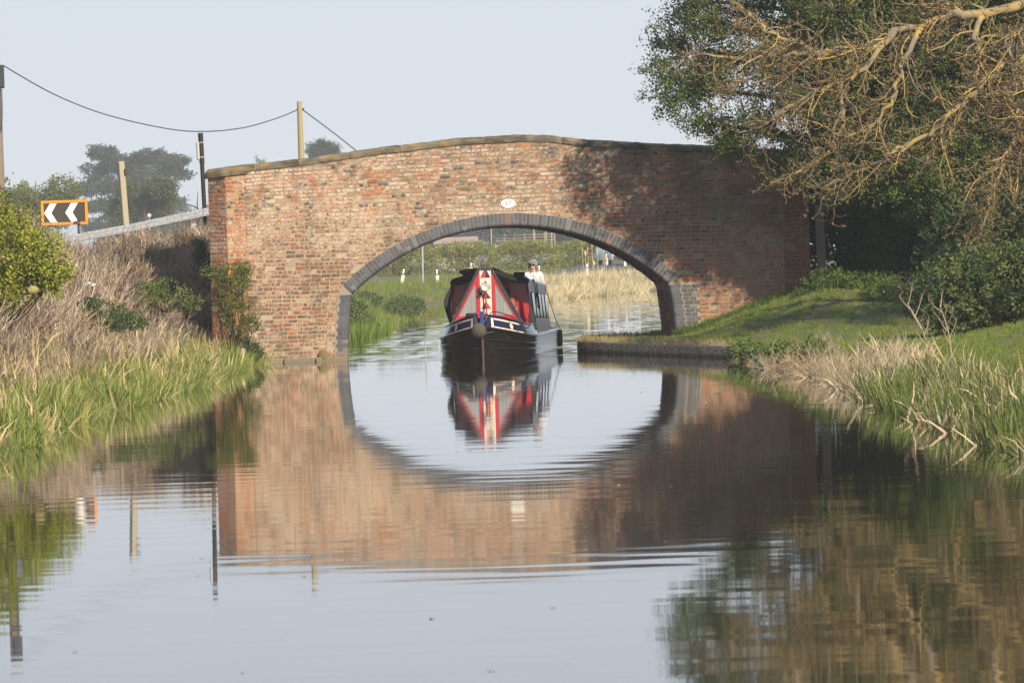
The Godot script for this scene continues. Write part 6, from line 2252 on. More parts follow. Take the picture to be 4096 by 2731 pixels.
	tc.tube(curve([Vector3(0.13, 5.3, 0.12), Vector3(0.13, 4.8, 0.14), Vector3(0.10, 4.3, 0.14)], 8), PackedFloat32Array([0.012]), 5)
	part(t1, "cable", tc, M.paint)
	var t2 := thing("telegraph_pole", "yellowish telegraph pole rising behind the bridge parapet", "pole", Vector3(-5.43, 1.0, -172))
	var t2m := MB.new()
	t2m.col = Color(0.40, 0.33, 0.17)
	t2m.rod(Vector3(0, -0.4, 0), Vector3(-0.02, 5.42, 0), 0.125, 14, 0.068)
	part(t2, "pole", t2m, M.wood)
	var t2b := MB.new()
	t2b.col = Color(0.05, 0.05, 0.05)
	t2b.rod(Vector3(-0.1, 5.22, 0), Vector3(0.1, 5.22, 0), 0.022, 6)
	part(t2, "bracket", t2b, M.metal)
	var wr := thing("overhead_wire", "thin wire sagging from the left pole to the pole behind the bridge", "wire", Vector3(-8, 5.5, -164))
	var wm := MB.new()
	wm.col = Color(0.06, 0.065, 0.07)
	var wp := []
	for e in [[-11.97, 7.07, -155.0], [-11.01, 6.44, -157.8], [-9.94, 5.97, -160.8], [-8.62, 5.65, -164.4], [-7.73, 5.59, -166.6], [-6.81, 5.71, -168.9], [-5.97, 5.99, -170.9], [-5.5, 6.21, -172.0]]: wp.append(Vector3(e[0], e[1], e[2]) - wr.position)
	wm.tube(curve(wp, 42), PackedFloat32Array([0.015]), 5)
	part(wr, "strand", wm, M.paint)
	var wr2 := thing("overhead_wire", "short wire dropping right from the pole behind the parapet", "wire", Vector3(-4.8, 5.5, -176))
	var wm2 := MB.new()
	wm2.col = Color(0.06, 0.065, 0.07)
	wm2.tube(curve([Vector3(-5.42, 6.24, -172) - wr2.position, Vector3(-4.74, 5.70, -176) - wr2.position, Vector3(-4.14, 5.19, -180) - wr2.position, Vector3(-3.0, 4.2, -188) - wr2.position], 20), PackedFloat32Array([0.015]), 5)
	part(wr2, "strand", wm2, M.paint)

func far_side() -> void:
	# road running obliquely behind the canal
	var c := [Vector2(-30, 250), Vector2(-16, 300), Vector2(-4, 348), Vector2(1.8, 378), Vector2(5.5, 408), Vector2(9.5, 450), Vector2(16, 510), Vector2(30, 600)]
	var rd := MB.new()
	rd.col = Color.WHITE
	var rows := [PackedVector3Array(), PackedVector3Array(), PackedVector3Array()]
	for k in c.size() - 1:
		for q in 12:
			var a: Vector2 = c[k].lerp(c[k + 1], q / 12.0)
			var d: Vector2 = (c[k + 1] - c[k]).normalized()
			var s := Vector2(-d.y, d.x)
			for e in 3:
				var p := a + s * (e - 1) * 2.1
				rows[e].append(Vector3(p.x, ground_h(a.x, a.y) + 0.10, -p.y))
	rd.sheet(rows)
	for q in rd.n.size():
		if rd.n[q].y < 0: rd.n[q] = -rd.n[q]
	structure("road", rd, M.asphalt, "grey lane beyond the canal seen through the arch", "road")
	# verge marker posts
	var proto: Node3D = null
	var spots := [[-5.08, 300.0, 12.0, "leftmost black and white marker post, leaning right"], [-3.50, 312.0, 0.0, "black and white marker post left of the boat's canvas"], [-2.25, 380.0, 0.0, "marker post standing behind the boat's canvas ridge"], [1.53, 332.0, 0.0, "black and white marker post just right of the woman"], [4.28, 360.0, 3.0, "marker post standing in the pale reeds"], [5.80, 386.0, 0.0, "marker post at the left side of the silver car"], [7.0, 392.0, 0.0, "marker post in front of the silver car's bonnet"]]
	var tops := [1.90, 1.81, 2.08, 1.815, 1.83, 2.38, 2.25]
	for k in spots.size():
		var e: Array = spots[k]
		var at := Vector3(e[0], tops[k] - 1.0, -e[1])
		if proto == null:
			proto = thing("verge_marker", e[3], "marker post", at, 0.0, "verge marker posts")
			var b := MB.new()
			b.col = Color(0.03, 0.032, 0.035)
			b.box(Vector3(0, -0.02, 0), Vector3(0.15, 0.5, 0.11), Basis(), 0.012)
			part(proto, "base", b, M.paint)
			var w := MB.new()
			w.col = Color(0.62, 0.58, 0.48)
			w.box(Vector3(0, 0.44, 0), Vector3(0.155, 0.42, 0.115), Basis(), 0.012)
			part(proto, "white_band", w, M.paint)
			var t := MB.new()
			t.col = Color(0.03, 0.032, 0.035)
			t.box(Vector3(0, 0.825, 0), Vector3(0.15, 0.35, 0.11), Basis(), 0.015)
			var tp := part(proto, "top", t, M.paint)
			var r := MB.new()
			r.col = Color(0.60, 0.62, 0.60)
			r.box(Vector3(-0.012, 0.815, 0.058), Vector3(0.085, 0.22, 0.012), Basis(), 0.004)
			part(tp, "reflector", r, M.paint)
			proto.rotation.z = deg_to_rad(-e[2])
		else:
			var o := copy_of(proto, "verge_marker", e[3], at)
			o.rotation.z = deg_to_rad(-e[2])
	var sp := thing("sign_post", "slim grey metal post between the two left marker posts", "post", Vector3(-4.06, 0.8, -300))
	var sm := MB.new()
	sm.col = Color(0.62, 0.64, 0.65)
	sm.rod(Vector3(0, -0.2, 0), Vector3(0.06, 2.7, 0), 0.045, 10)
	part(sp, "shaft", sm, M.galv)
	car()
	# clipped hedge behind the road, in lengths
	var yg := [Color(0.24, 0.255, 0.04), Color(0.29, 0.29, 0.05), Color(0.20, 0.22, 0.04), Color(0.27, 0.22, 0.08)]
	var names := ["clipped olive hedge length at the left of the arch", "clipped hedge length behind the sign post", "clipped hedge length behind the boat's canvas", "clipped hedge length behind the steering woman", "clipped hedge length above the reeds", "hedge length behind the silver car"]
	for k in 6:
		var x := -11.5 + k * 4.2
		var D := 432.0 + k * 5.0
		var g := ground_h(x, D)
		var top: float = [3.15, 3.35, 3.45, 3.4, 3.3, 3.2][k] - g
		shrub("field_hedge", names[k], "hedge", Vector3(x, g, -D), [[Vector3(-1.0, top * 0.42, 0), Vector3(1.6, top * 0.55, 0.9)], [Vector3(1.0, top * 0.42, 0), Vector3(1.6, top * 0.55, 0.9)], [Vector3(0, top * 0.75, 0), Vector3(2.3, top * 0.27, 0.8)]], 1500, "haw", 0.22, yg, {"stems": 12, "stem": 0.04, "gap": -0.42, "shell": 0.3, "group": "lengths of the hedge beyond the road"})
	# grass of the far bank and verge
	var tf := []
	var cc := PackedColorArray()
	for q in 9000:
		var D := rng.randf_range(150, 430)
		var x := table(EL, D) - rng.randf() * (7.0 if D < 300 else 14.0)
		if D > 318 and x > 1.0 and x > table(EL, D) - 3.5: continue
		var skip := false
		for k in c.size() - 1:
			if D >= c[k].y and D < c[k + 1].y:
				var cx := lerpf(c[k].x, c[k + 1].x, (D - c[k].y) / (c[k + 1].y - c[k].y))
				if absf(x - cx) < 2.4 * 1.05: skip = true
		if skip: continue
		tf.append(turned(Vector3(x, maxf(ground_h(x, D), -0.05), -D), rng.randf_range(0.18, 0.5), 0.3))
		var col := Color(0.13, 0.20, 0.035).lerp(Color(0.19, 0.23, 0.055), rng.randf())
		if rng.randf() < 0.2: col = Color(0.28, 0.22, 0.11)
		cc.append(tone(col))
	blades(["far_grass", "green verge grass beyond the bridge", "long green grass on the far canal bank", "grass tufts on the bank beyond the arch", "grass"], CL.sedge, M.grass, tf, cc)
	# reed bed
	tf = []; cc = PackedColorArray()
	for q in 3600:
		var D := rng.randf_range(312, 410)
		var x := table(EL, D) - pow(rng.randf(), 1.1) * 3.4 + 0.2
		var low := rng.randf() < 0.34
		tf.append(turned(Vector3(x, maxf(ground_h(x, D) * 0.8, 0.0) - 0.05, -D), rng.randf_range(0.35, 1.0) * (0.7 if low else 1.0), 0.85))
		cc.append(tone(Color(0.13, 0.18, 0.04) if low else Color(0.60, 0.50, 0.34)))
	blades(["reed_bed", "pale dry reed bed on the far bank seen through the arch", "straw reeds leaning in the far reed bed", "reeds"], CL.reed, M.straw, tf, cc)
	# cattails standing above the reeds
	var ct := [[3.95, 2.61, 349.0, 0], [4.12, 2.43, 351.0, 1], [4.27, 2.66, 352.0, 0], [4.48, 2.80, 350.0, 0], [4.81, 2.41, 353.0, 0], [5.19, 2.57, 356.0, 0], [5.29, 2.11, 354.0, 1], [4.56, 1.87, 350.0, 1]]
	var cl := ["leftmost tall cattail above the far reeds", "cattail with a fluffy burst head, second from left", "slim cattail between the fluffy one and the tallest", "tallest cattail above the far reeds", "cattail with a brown head right of the tallest", "cattail nearest the silver car's mirror", "fluffy cattail head before the silver car's wing", "short fluffy cattail below the tallest one"]
	for k in ct.size():
		var e: Array = ct[k]
		var o := thing("cattail", cl[k], "reed", Vector3(e[0], 0.7, -e[2]), 0.0, "cattails in the far reed bed")
		var st := MB.new()
		st.col = Color(0.46, 0.36, 0.2)
		var top: float = e[1] - 0.7
		st.tube(path([Vector3(0.03, -0.3, 0), Vector3(0.01, top * 0.5, 0), Vector3(0, top, 0)]), PackedFloat32Array([0.02, 0.018, 0.012]), 5)
		part(o, "stem", st, M.straw)
		var hd := MB.new()
		hd.col = Color(0.50, 0.38, 0.22)
		var r: float = 0.075 if e[3] == 1 else 0.028
		hd.ball(Vector3(0, top - 0.12, 0), Vector3(r, 0.17, r), 8, 8, func(d: Vector3) -> float: return 1.0 + 0.15 * sin(d.y * 9.0 + d.x * 7.0))
		part(o, "head", hd, M.straw)
	# eroded bank and debris on the left behind the arch
	var deep := [Color(0.05, 0.085, 0.02), Color(0.08, 0.12, 0.03), Color(0.13, 0.12, 0.05)]
	shrub("bank_growth", "tangled green growth on the bank just behind the arch", "bush", Vector3(-5.4, 0.15, -196), [[Vector3(0, 0.45, 0), Vector3(1.1, 0.55, 4.0)], [Vector3(0.9, 0.2, 8.0), Vector3(0.6, 0.3, 4.0)]], 900, "ivy", 0.13, deep, {"stems": 14, "stem": 0.012})
	shrub("bank_growth", "low green growth on the eroded bank left of the boat", "bush", Vector3(-4.2, 0.1, -238), [[Vector3(0.3, 0.35, 0), Vector3(0.8, 0.4, 5.0)], [Vector3(-1.2, 0.6, 0), Vector3(0.7, 0.35, 4.0)]], 700, "ivy", 0.13, deep, {"stems": 10, "stem": 0.012})
	# green tuft at the water's edge just behind the arch
	tf = []; cc = PackedColorArray()
	for q in 160:
		var D := rng.randf_range(168, 192)
		var x := table(EL, D) + rng.randf_range(-0.3, 0.45)
		tf.append(turned(Vector3(x, -0.02, -D), rng.randf_range(0.3, 0.7), 0.3))
		cc.append(tone(Color(0.14, 0.20, 0.035)))
	blades(["waterside_tuft", "bright green tuft at the water just behind the left pier", "bright blades standing in the water behind the left pier", "fresh green tuft beside the far left water's edge", "waterside plants"], CL.sedge, M.grass, tf, cc)

func car() -> void:
	var o := thing("parked_car", "silver car facing the camera behind the far reeds", "car", Vector3(7.45, 1.62, -415), 0.22)
	var silver := Color(0.62, 0.64, 0.66)
	# body: cross sections from front to back
	var sec := func(z: float, w: float, y0: float, ys: float, yt: float, wt: float) -> PackedVector3Array:
		return PackedVector3Array([Vector3(-w, y0, z), Vector3(-w * 1.01, lerpf(y0, ys, 0.5), z), Vector3(-w * 0.98, ys, z), Vector3(-wt, lerpf(ys, yt, 0.9), z), Vector3(-wt * 0.7, yt, z), Vector3(0, yt + 0.02, z), Vector3(wt * 0.7, yt, z), Vector3(wt, lerpf(ys, yt, 0.9), z), Vector3(w * 0.98, ys, z), Vector3(w * 1.01, lerpf(y0, ys, 0.5), z), Vector3(w, y0, z)])
	var bd := MB.new()
	bd.col = silver
	bd.sheet([sec.call(0.0, 0.78, 0.32, 0.62, 0.78, 0.70), sec.call(-0.08, 0.90, 0.28, 0.72, 0.90, 0.80), sec.call(-0.5, 0.96, 0.28, 0.84, 1.02, 0.84), sec.call(-1.15, 0.98, 0.28, 0.98, 1.12, 0.86), sec.call(-1.9, 0.98, 0.28, 1.06, 1.70, 0.66), sec.call(-3.2, 0.98, 0.28, 1.06, 1.74, 0.68), sec.call(-4.2, 0.95, 0.28, 1.0, 1.66, 0.66), sec.call(-4.5, 0.90, 0.35, 0.95, 1.05, 0.75)])
	for q in bd.n.size():
		if bd.n[q].dot(bd.v[q] - Vector3(0, 0.7, -2.2)) < 0: bd.n[q] = -bd.n[q]
	bd.col = Color(0.05, 0.05, 0.05)
	bd.box(Vector3(0, 0.42, 0.0), Vector3(1.6, 0.22, 0.06), Basis(), 0.02)
	part(o, "body", bd, M.gloss)
	var ws := MB.new()
	ws.prism(PackedVector3Array([Vector3(-0.80, 1.15, -1.13), Vector3(0.80, 1.15, -1.13), Vector3(0.62, 1.66, -1.80), Vector3(-0.62, 1.66, -1.80)]), Vector3(0, 0.75, 0.66), 0.03)
	part(o, "windscreen", ws, M.dark_glass)
	for sg in [-1.0, 1.0]:
		var h := MB.new()
		h.col = Color(0.75, 0.77, 0.78)
		h.box(Vector3(sg * 0.66, 0.72, -0.02), Vector3(0.34, 0.17, 0.12), Basis(Vector3.UP, sg * 0.3), 0.03)
		part(o, "headlight", h, M.gloss)
		var mr := MB.new()
		mr.col = silver * 0.7
		mr.box(Vector3(sg * 1.07, 1.14, -1.35), Vector3(0.18, 0.14, 0.1), Basis(), 0.03)
		part(o, "mirror", mr, M.gloss)
		for z in [-0.85, -3.6]:
			var ty := MB.new()
			ty.col = Color(0.02, 0.02, 0.02)
			ty.lathe(Vector3(sg * 0.86, 0.34, z), Vector3(1, 0, 0), [Vector2(0.2, -0.11), Vector2(0.31, -0.11), Vector2(0.34, -0.07), Vector2(0.34, 0.07), Vector2(0.31, 0.11), Vector2(0.2, 0.11)], 18)
			var wh := part(o, "wheel", ty, M.cloth)
			var rim := MB.new()
			rim.col = Color(0.4, 0.4, 0.42)
			rim.lathe(Vector3(sg * 0.86, 0.34, z), Vector3(1, 0, 0), [Vector2(0.0, -0.09), Vector2(0.2, -0.1), Vector2(0.2, 0.1), Vector2(0.0, 0.09)], 16)
			part(wh, "rim", rim, M.metal)
	var gr := MB.new()
	gr.col = Color(0.04, 0.04, 0.045)
	gr.box(Vector3(0, 0.68, 0.01), Vector3(0.85, 0.13, 0.05), Basis(), 0.015)
	part(o, "grille", gr, M.paint)
	var np := MB.new()
	np.col = Color(0.72, 0.72, 0.68)
	np.box(Vector3(0, 0.50, 0.045), Vector3(0.52, 0.11, 0.015), Basis(), 0.004)
	part(o, "number_plate", np, M.paint)

# a far tree: trunk, limbs, crown of sprays in lobes
func tree(called: String, label: String, at: Vector3, h: float, w: float, lobes: Array, count: int, spray: String, size: float, cols: Array, opts := {}) -> void:
	var o := thing(called, label, "tree", at, 0.0, opts.get("group", ""))
	var t := MB.new()
	t.col = opts.get("bark", Color(0.11, 0.085, 0.065))
	t.tube(curve([Vector3(0, -0.5, 0), Vector3(0.1 * w, h * 0.3, 0), Vector3(-0.05 * w, h * 0.62, 0), Vector3(0, h * 0.93, 0)], 10), PackedFloat32Array([h * 0.030, h * 0.026, h * 0.022, h * 0.02, h * 0.018, h * 0.016, h * 0.013, h * 0.01, h * 0.007, h * 0.004, h * 0.002]), 8)
	part(o, "trunk", t, M.bark)
	var lm := MB.new()
	lm.col = t.col
	var tf := []
	var cc := PackedColorArray()
	var tot := 0.0
	for b in lobes: tot += b[1].x * b[1].x
	for b in lobes:
		var c: Vector3 = b[0]
		var r: Vector3 = b[1]
		var root := Vector3(0, clampf(c.y - r.x * 0.5, h * 0.2, h * 0.85), 0)
		lm.tube(curve([root, root.lerp(c, 0.5) + Vector3(0, h * 0.02, 0), c + Vector3(signf(c.x) * r.x * 0.6, 0, 0)], 6), PackedFloat32Array([h * 0.012, h * 0.010, h * 0.008, h * 0.006, h * 0.005, h * 0.003, h * 0.001]), 5, false)
		for q in int(count * r.x * r.x / tot):
			var d := Vector3(rng.randfn(), rng.randfn(), rng.randfn()).normalized() * pow(rng.randf(), 0.4)
			var p := c + d * r
			if nz.get_noise_3dv((at + p) * (opts.get("gap_scale", 0.35))) < opts.get("gap", -0.12): continue
			var tr := anyhow(p, size * rng.randf_range(0.6, 1.3))
			if opts.get("flat", false): tr = turned(p, size * rng.randf_range(0.6, 1.4), 0.35)
			tf.append(tr)
			cc.append(tone(cols[rng.randi() % cols.size()]))
	part(o, "limbs", lm, M.bark)
	many(o, "crown", CL[spray], M.leaf, tf, cc)

func far_trees() -> void:
	var dark := [Color(0.040, 0.062, 0.030), Color(0.052, 0.075, 0.035), Color(0.036, 0.052, 0.030)]
	var spring := [Color(0.085, 0.105, 0.03), Color(0.11, 0.125, 0.035), Color(0.075, 0.085, 0.035)]
	var mixed := [Color(0.05, 0.075, 0.03), Color(0.07, 0.095, 0.03), Color(0.045, 0.06, 0.03)]
	var g := 1.4
	# cedar with flat layered boughs
	var lobes := []
	for e in [[-4.2, 19.2, 2.2], [-3.0, 18.0, 2.8], [-5.2, 16.6, 2.4], [-2.0, 17.0, 2.4], [-6.6, 13.6, 2.6], [-4.5, 14.2, 3.0], [0.4, 17.6, 2.4], [2.6, 18.3, 2.2], [4.6, 18.0, 2.4], [6.8, 17.4, 2.4], [5.4, 15.9, 2.6], [1.5, 15.6, 3.0], [-1.2, 14.0, 3.2], [3.4, 13.6, 3.4], [7.6, 15.4, 1.8], [-7.6, 11.0, 2.8], [-3.2, 11.0, 3.4], [1.0, 11.0, 3.6], [5.0, 11.0, 3.2], [-5.0, 8.0, 3.2], [0, 8.0, 3.6], [4.6, 8.0, 3.0], [-2.5, 5.4, 3.4], [2.5, 5.4, 3.4]]:
		lobes.append([Vector3(e[0], e[1], rng.randf_range(-2, 2)), Vector3(e[2], e[2] * rng.randf_range(0.36, 0.6), e[2])])
	tree("cedar_tree", "dark spreading cedar with flat layered boughs, far left skyline", Vector3(-57.0, g, -980), 19.0, 8, lobes, 3600, "needle", 0.75, dark, {"flat": true, "gap": -0.2, "gap_scale": 0.5})
	var ball := func(cx: float, cy: float, r: float, n: int, sq := 0.85) -> Array:
		var out := []
		for q in n:
			var a := rng.randf() * TAU
			var b := rng.randf_range(-0.5, 1.0)
			out.append([Vector3(cx + cos(a) * r * 0.6, cy + b * r * 0.6 * sq, sin(a) * r * 0.6), Vector3(r, r * sq, r) * rng.randf_range(0.32, 0.5)])
		return out
	tree("spring_tree", "fresh olive-green round tree right of the cedar", Vector3(-33.6, g, -600), 10.8, 3, ball.call(0.0, 7.0, 3.4, 13), 2300, "big", 0.42, spring, {"gap": -0.15})
	tree("spring_tree", "thinly leafed grey-green tree between cedar and bridge", Vector3(-30.6, g, -640), 9.2, 2.5, ball.call(0.0, 5.8, 3.0, 11), 1100, "big", 0.36, [Color(0.12, 0.12, 0.06), Color(0.10, 0.11, 0.05)], {"gap": -0.05})
	tree("spring_tree", "low hazy tree just left of the bridge pier", Vector3(-29.0, g, -690), 6.0, 2.5, ball.call(0.0, 3.8, 2.9, 9), 900, "big", 0.4, spring, {"gap": -0.1})
	tree("spring_tree", "yellow-green tree at the left frame edge behind the pole", Vector3(-36.4, g, -500), 8.6, 3, ball.call(0.3, 5.4, 3.2, 12), 1700, "big", 0.4, [Color(0.12, 0.145, 0.035), Color(0.15, 0.165, 0.04)], {"gap": -0.15})
	tree("distant_conifer", "dark distant tree crown peeping at the left frame edge", Vector3(-67.0, g, -880), 14.2, 4, ball.call(-0.5, 10.0, 3.8, 9), 900, "needle", 0.8, dark, {"flat": true})
	tree("pine_tree", "small dark treetop showing above the parapet", Vector3(-25.4, g + 1.6, -900), 16.8, 3, [[Vector3(-1.3, 15.4, 0), Vector3(1.1, 0.8, 1.1)], [Vector3(0.0, 15.9, 0), Vector3(1.2, 0.75, 1.2)], [Vector3(1.4, 15.4, 0), Vector3(1.1, 0.7, 1.1)], [Vector3(0.2, 14.5, 0), Vector3(2.0, 0.9, 1.6)], [Vector3(0, 12.0, 0), Vector3(2.2, 1.8, 2.0)]], 900, "big", 0.55, dark, {"gap": -0.4})
	# woodland belt low behind the fields, each tree apart
	var xs := [-46.0, -41.0, -15.0, -10.5, -6.5, -2.5, 1.5, 5.5, 9.5, 13.5, 18.0]
	var nm := ["far", "hazy", "rounded", "dull green", "broad", "dense", "pale", "soft green", "dim", "low", "small"]
	var wh := ["below the cedar's left side", "under the cedar's right boughs", "at the arch's far left", "left of the pink roof", "over the pink roof", "between roof and field fence", "behind the fence's left end", "behind the fence's middle", "behind the fence's right end", "above the silver car", "hidden right of the arch"]
	for k in xs.size():
		var D := 760.0 + 90.0 * sin(k * 2.3)
		var hh := 9.6 + 1.8 * sin(k * 1.7)
		tree("woodland_tree", "%s woodland tree %s" % [nm[k], wh[k]], Vector3(xs[k] * D / 700.0, g, -D - 120), hh, 3, ball.call(0.0, hh * 0.5, hh * 0.56, 13), 1100, "big", 0.6, mixed if k % 3 else spring, {"gap": -0.25, "group": "trees of the far woodland belt"})
	# field fence of posts and rails
	var f := thing("field_fence", "weathered post and rail fence in the field above the hedge", "fence", Vector3(1.9, 2.6, -800))
	for k in 7:
		var p := MB.new()
		p.col = Color(0.34, 0.28, 0.18)
		p.box(Vector3(-3.7 + k * 1.25, 1.35, 0), Vector3(0.16, 3.0, 0.14), Basis(Vector3(0, 0, 1), rng.randf_range(-0.04, 0.04)), 0.01)
		part(f, "post", p, M.wood)
	for e in [2.62, 2.28, 1.94]:
		for k in 6:
			var r := MB.new()
			r.col = Color(0.30, 0.25, 0.16)
			r.box(Vector3(-3.08 + k * 1.25, e + rng.randf_range(-0.03, 0.03), 0.09), Vector3(1.26, 0.11, 0.04), Basis(Vector3(0, 0, 1), rng.randf_range(-0.02, 0.02)), 0.01)
			part(f, "rail", r, M.wood)
	var ps := [[2.70, 5.7, "left slim pale pole standing behind the field fence"], [4.03, 5.45, "middle slim pale pole behind the field fence"], [4.62, 5.25, "right short pale pole behind the field fence"], [-1.9, 5.6, "lone slim pole left of the field fence"]]
	for e in ps:
		var o := thing("field_pole", e[2], "pole", Vector3(e[0], 1.2, -700))
		var pm := MB.new()
		pm.col = Color(0.40, 0.36, 0.27)
		pm.rod(Vector3(0, -0.3, 0), Vector3(0.02, e[1] - 1.2, 0), 0.075, 8)
		part(o, "shaft", pm, M.wood)
	# low house with a pinkish roof
	var h := thing("farm_building", "low farm building with a pinkish tiled roof above the hedge", "building", Vector3(-4.9, 1.3, -600))
	var wl := MB.new()
	wl.col = Color(0.58, 0.54, 0.50)
	wl.box(Vector3(0, 1.25, -2), Vector3(3.9, 2.7, 4.0))
	part(h, "wall", wl, M.paint)
	var rf := MB.new()
	rf.col = Color(0.42, 0.30, 0.27)
	rf.prism(PackedVector3Array([Vector3(-2.1, 2.55, 0.2), Vector3(2.1, 2.6, 0.2), Vector3(2.0, 3.15, -2.0), Vector3(-2.0, 3.1, -2.0)]), Vector3(0, 0.97, 0.24), 0.1)
	rf.prism(PackedVector3Array([Vector3(2.1, 2.6, -4.2), Vector3(-2.1, 2.55, -4.2), Vector3(-2.0, 3.1, -2.0), Vector3(2.0, 3.15, -2.0)]), Vector3(0, 0.97, -0.24), 0.1)
	part(h, "roof", rf, M.stone)
	for x in [-1.2, 0.2, 1.3]:
		var wd := MB.new()
		wd.box(Vector3(x, 1.7, 0.01), Vector3(0.6, 0.7, 0.06))
		part(h, "window", wd, M.dark_glass)

func small_things() -> void:
	# oval number plate on the bridge
	var bt := Transform3D(Basis(Vector3.UP, deg_to_rad(2.0)), Vector3(0, 0, -138))
	var o := thing("bridge_number_plate", "white oval plate reading 17 above the arch crown", "sign", bt * Vector3(0.01, 3.235, 0.014), deg_to_rad(2.0))
	var m := MB.new()
	m.col = Color(0.78, 0.78, 0.77)
	for q in 40:
		var a := TAU * q / 40.0
		var b := TAU * (q + 1) / 40.0
		var p0 := Vector3(cos(a) * 0.155, sin(a) * 0.095, 0.012)
		var p1 := Vector3(cos(b) * 0.155, sin(b) * 0.095, 0.012)
		m.tri(Vector3(0, 0, 0.016), p0, p1)
		m.quad(p0, p0 - Vector3(0, 0, 0.02), p1 - Vector3(0, 0, 0.02), p1)
	part(o, "plate", m, M.paint)
	var t := TextMesh.new()
	t.text = "17"
	var fnt := SystemFont.new()
	fnt.font_names = PackedStringArray(["Droid Sans"])
	t.font = fnt
	t.font_size = 64
	t.pixel_size = 0.0019
	t.depth = 0.006
	var tm := part(o, "numerals", t, mat(Color(0.02, 0.02, 0.02), 0.6))
	tm.position = Vector3(0, 0, 0.018)
	for x in [-0.125, 0.125]:
		var bm := MB.new()
		bm.col = Color(0.3, 0.3, 0.3)
		bm.ball(Vector3(x, 0, 0.017), Vector3(0.008, 0.008, 0.005), 4, 8)
		part(o, "bolt", bm, M.metal)
	# wooden post leaning beside the right end of the bridge
	var wp := thing("wooden_post", "broad weathered grey wooden post beside the bridge's right end", "post", Vector3(6.68, 0.9, -138.25))
	wp.rotation.z = deg_to_rad(0.8)
	var wm := MB.new()
	wm.col = Color(0.26, 0.22, 0.17)
	wm.box(Vector3(0, 0.95, 0), Vector3(0.19, 2.3, 0.12), Basis(), 0.01)
	part(wp, "shaft", wm, M.wood)
	# pale stake at the left water's edge
	var sk := thing("mooring_stake", "short pale wooden stake in the water beside the left bank", "stake", Vector3(-5.57, 0, -134))
	var sm := MB.new()
	sm.col = Color(0.52, 0.44, 0.32)
	sm.box(Vector3(0, 0.05, 0), Vector3(0.085, 0.66, 0.06), Basis(Vector3(0, 0, 1), 0.06), 0.01)
	part(sk, "shaft", sm, M.wood)
	# mossy block at the foot of the left pier
	var bl := thing("mossy_block", "rounded mossy block at the water below the left pier", "stone", bt * Vector3(-4.02, 0.08, 0.06))
	var bm2 := MB.new()
	bm2.col = Color(0.22, 0.17, 0.08)
	bm2.ball(Vector3.ZERO, Vector3(0.13, 0.19, 0.07), 10, 14, func(d: Vector3) -> float: return 0.95 + 0.1 * nz.get_noise_3dv(d * 3.0))
	part(bl, "stone", bm2, M.stone)
	var sill := thing("footing_sill", "narrow pale stone sill along the left wall at water level", "kerb", bt * Vector3(-4.55, 0, 0.05), deg_to_rad(2.0))
	for k in 3:
		var q := MB.new()
		q.col = tone(Color(0.30, 0.25, 0.17), 0.15)
		q.box(Vector3(-0.68 + k * 0.68, 0.02, 0), Vector3(0.66, 0.14, 0.14), Basis(), 0.02)
		part(sill, "slab", q, M.stone)
	# litter on the left slope
	for e in [["white plastic bag caught in the dry stalks on the left slope", Vector3(-8.10, 1.80, -124.6), Color(0.80, 0.80, 0.80), Vector3(0.10, 0.055, 0.08)], ["pale yellow plastic bag hanging under the left hawthorn", Vector3(-7.62, 1.78, -103.2), Color(0.34, 0.30, 0.11), Vector3(0.09, 0.07, 0.06)], ["scrap of white paper under the ivy hedge's left end", Vector3(8.35, 1.18, -127.8), Color(0.55, 0.56, 0.56), Vector3(0.06, 0.045, 0.05)]]:
		var g := thing("plastic_litter", e[0], "litter", e[1])
		var gm := MB.new()
		gm.col = e[2]
		gm.ball(Vector3.ZERO, e[3], 10, 14, func(d: Vector3) -> float: return 1.0 + 0.7 * nz.get_noise_3dv(d * 2.5 + e[1]))
		part(g, "crumpled_sheet", gm, M.cloth)
	# things on the boat's roof
	var b2 := Transform3D(Basis(Vector3.UP, BOAT_TURN), BOAT_AT)
	var pk := thing("roof_plank", "brown timber plank lying on the boat's roof, left side", "plank", b2 * Vector3(-0.50, 1.82, -4.2), BOAT_TURN)
	var pmm := MB.new()
	pmm.col = Color(0.20, 0.09, 0.045)
	pmm.box(Vector3(0, 0, 0), Vector3(0.28, 0.09, 2.2), Basis(Vector3(0, 0, 1), 0.12), 0.01)
	pmm.col = Color(0.10, 0.05, 0.03)
	for z in [-0.8, 0.8]: pmm.box(Vector3(0, -0.11, z), Vector3(0.2, 0.16, 0.08), Basis(), 0.01)
	part(pk, "board", pmm, M.wood)
	var bxx := thing("roof_box", "small black box on the boat's roof before the woman", "box", b2 * Vector3(0.42, 1.66, -7.2), BOAT_TURN)
	var bq := MB.new()
	bq.col = Color(0.02, 0.02, 0.02)
	bq.box(Vector3(0, 0.045, 0), Vector3(0.24, 0.11, 0.3), Basis(), 0.015)
	part(bxx, "case", bq, M.cloth)
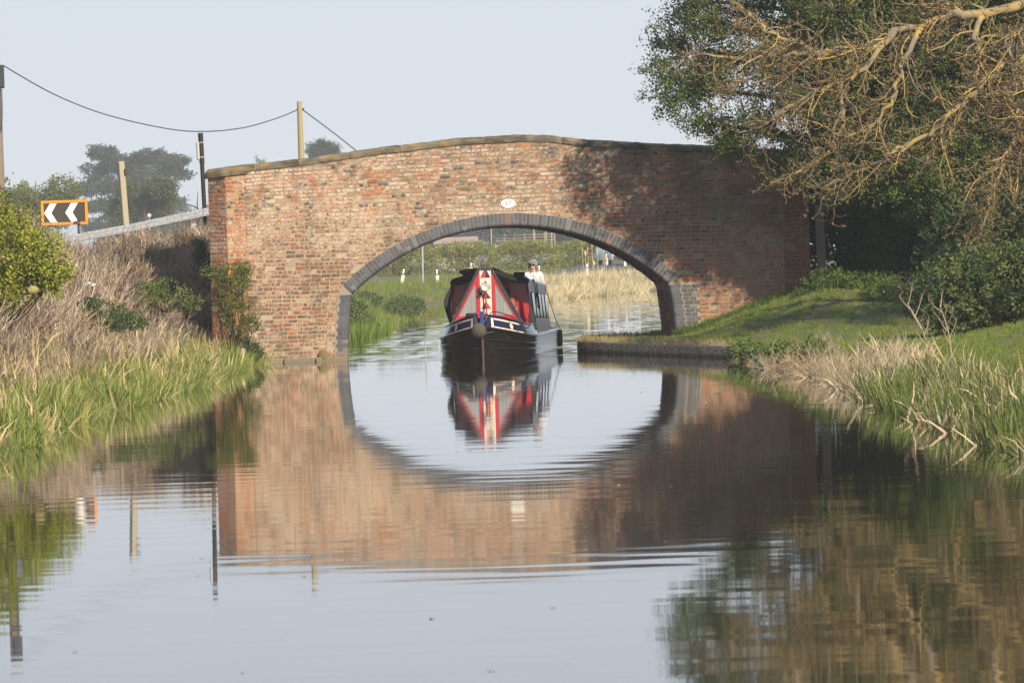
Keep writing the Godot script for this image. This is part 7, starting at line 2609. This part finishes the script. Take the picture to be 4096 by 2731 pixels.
	# wallflower seedling on the parapet
	shrub("wall_seedling", "tiny green seedling growing on the parapet's left end", "plant", bt * Vector3(-5.25, 4.25, -0.1), [[Vector3(0, 0.09, 0), Vector3(0.14, 0.09, 0.08)]], 40, "small", 0.045, [Color(0.15, 0.2, 0.06), Color(0.12, 0.16, 0.05)], {"stems": 6, "stem": 0.004})
	# leaves floating on the water
	var spots := [[1.9, 96.0, "pale leaf floating nearest the arch's reflection edge"], [0.9, 57.0, "leaf floating in the middle of the dark bridge reflection"], [-0.5, 36.5, "leaf floating nearest the bottom edge of the picture"], [2.6, 88.0, "leaf floating in the dark water off the right reeds"], [-1.4, 42.0, "leaf adrift on the bright sky reflection, left of centre"]]
	var src: Node3D = null
	for k in spots.size():
		var e: Array = spots[k]
		if src == null:
			src = thing("floating_leaf", e[2], "leaf", Vector3(e[0], 0.006, -e[1]), 0.4, "leaves adrift on the canal")
			var lf := MB.new()
			lf.col = Color(0.30, 0.30, 0.16)
			lf.prism(PackedVector3Array([Vector3(-0.025, 0, 0), Vector3(-0.008, 0.002, 0.012), Vector3(0.016, 0.001, 0.01), Vector3(0.026, 0, 0), Vector3(0.012, 0.002, -0.011), Vector3(-0.012, 0.001, -0.01)]), Vector3.UP, 0.004)
			part(src, "blade", lf, M.leaf)
		else:
			copy_of(src, "floating_leaf", e[2], Vector3(e[0], 0.006, -e[1]), k * 1.1)
	# specks of catkin and scum drifting on the surface
	var tf := []
	var cc := PackedColorArray()
	for q in 260:
		var D := rng.randf_range(31, 120)
		var x := lerpf(-4.6, 4.2, rng.randf())
		if nz.get_noise_2d(x * 0.5, D * 0.08) < -0.05: continue
		tf.append(Transform3D(Basis(Vector3.UP, rng.randf() * TAU).scaled(Vector3(1, 0.12, 1) * rng.randf_range(0.012, 0.03)), Vector3(x, 0.004, -D)))
		cc.append(tone(Color(0.30, 0.26, 0.17)))
	stuff("drifting_specks", "tiny catkin specks drifting on the canal surface", "floating debris", CL.bud, M.straw, tf, cc)
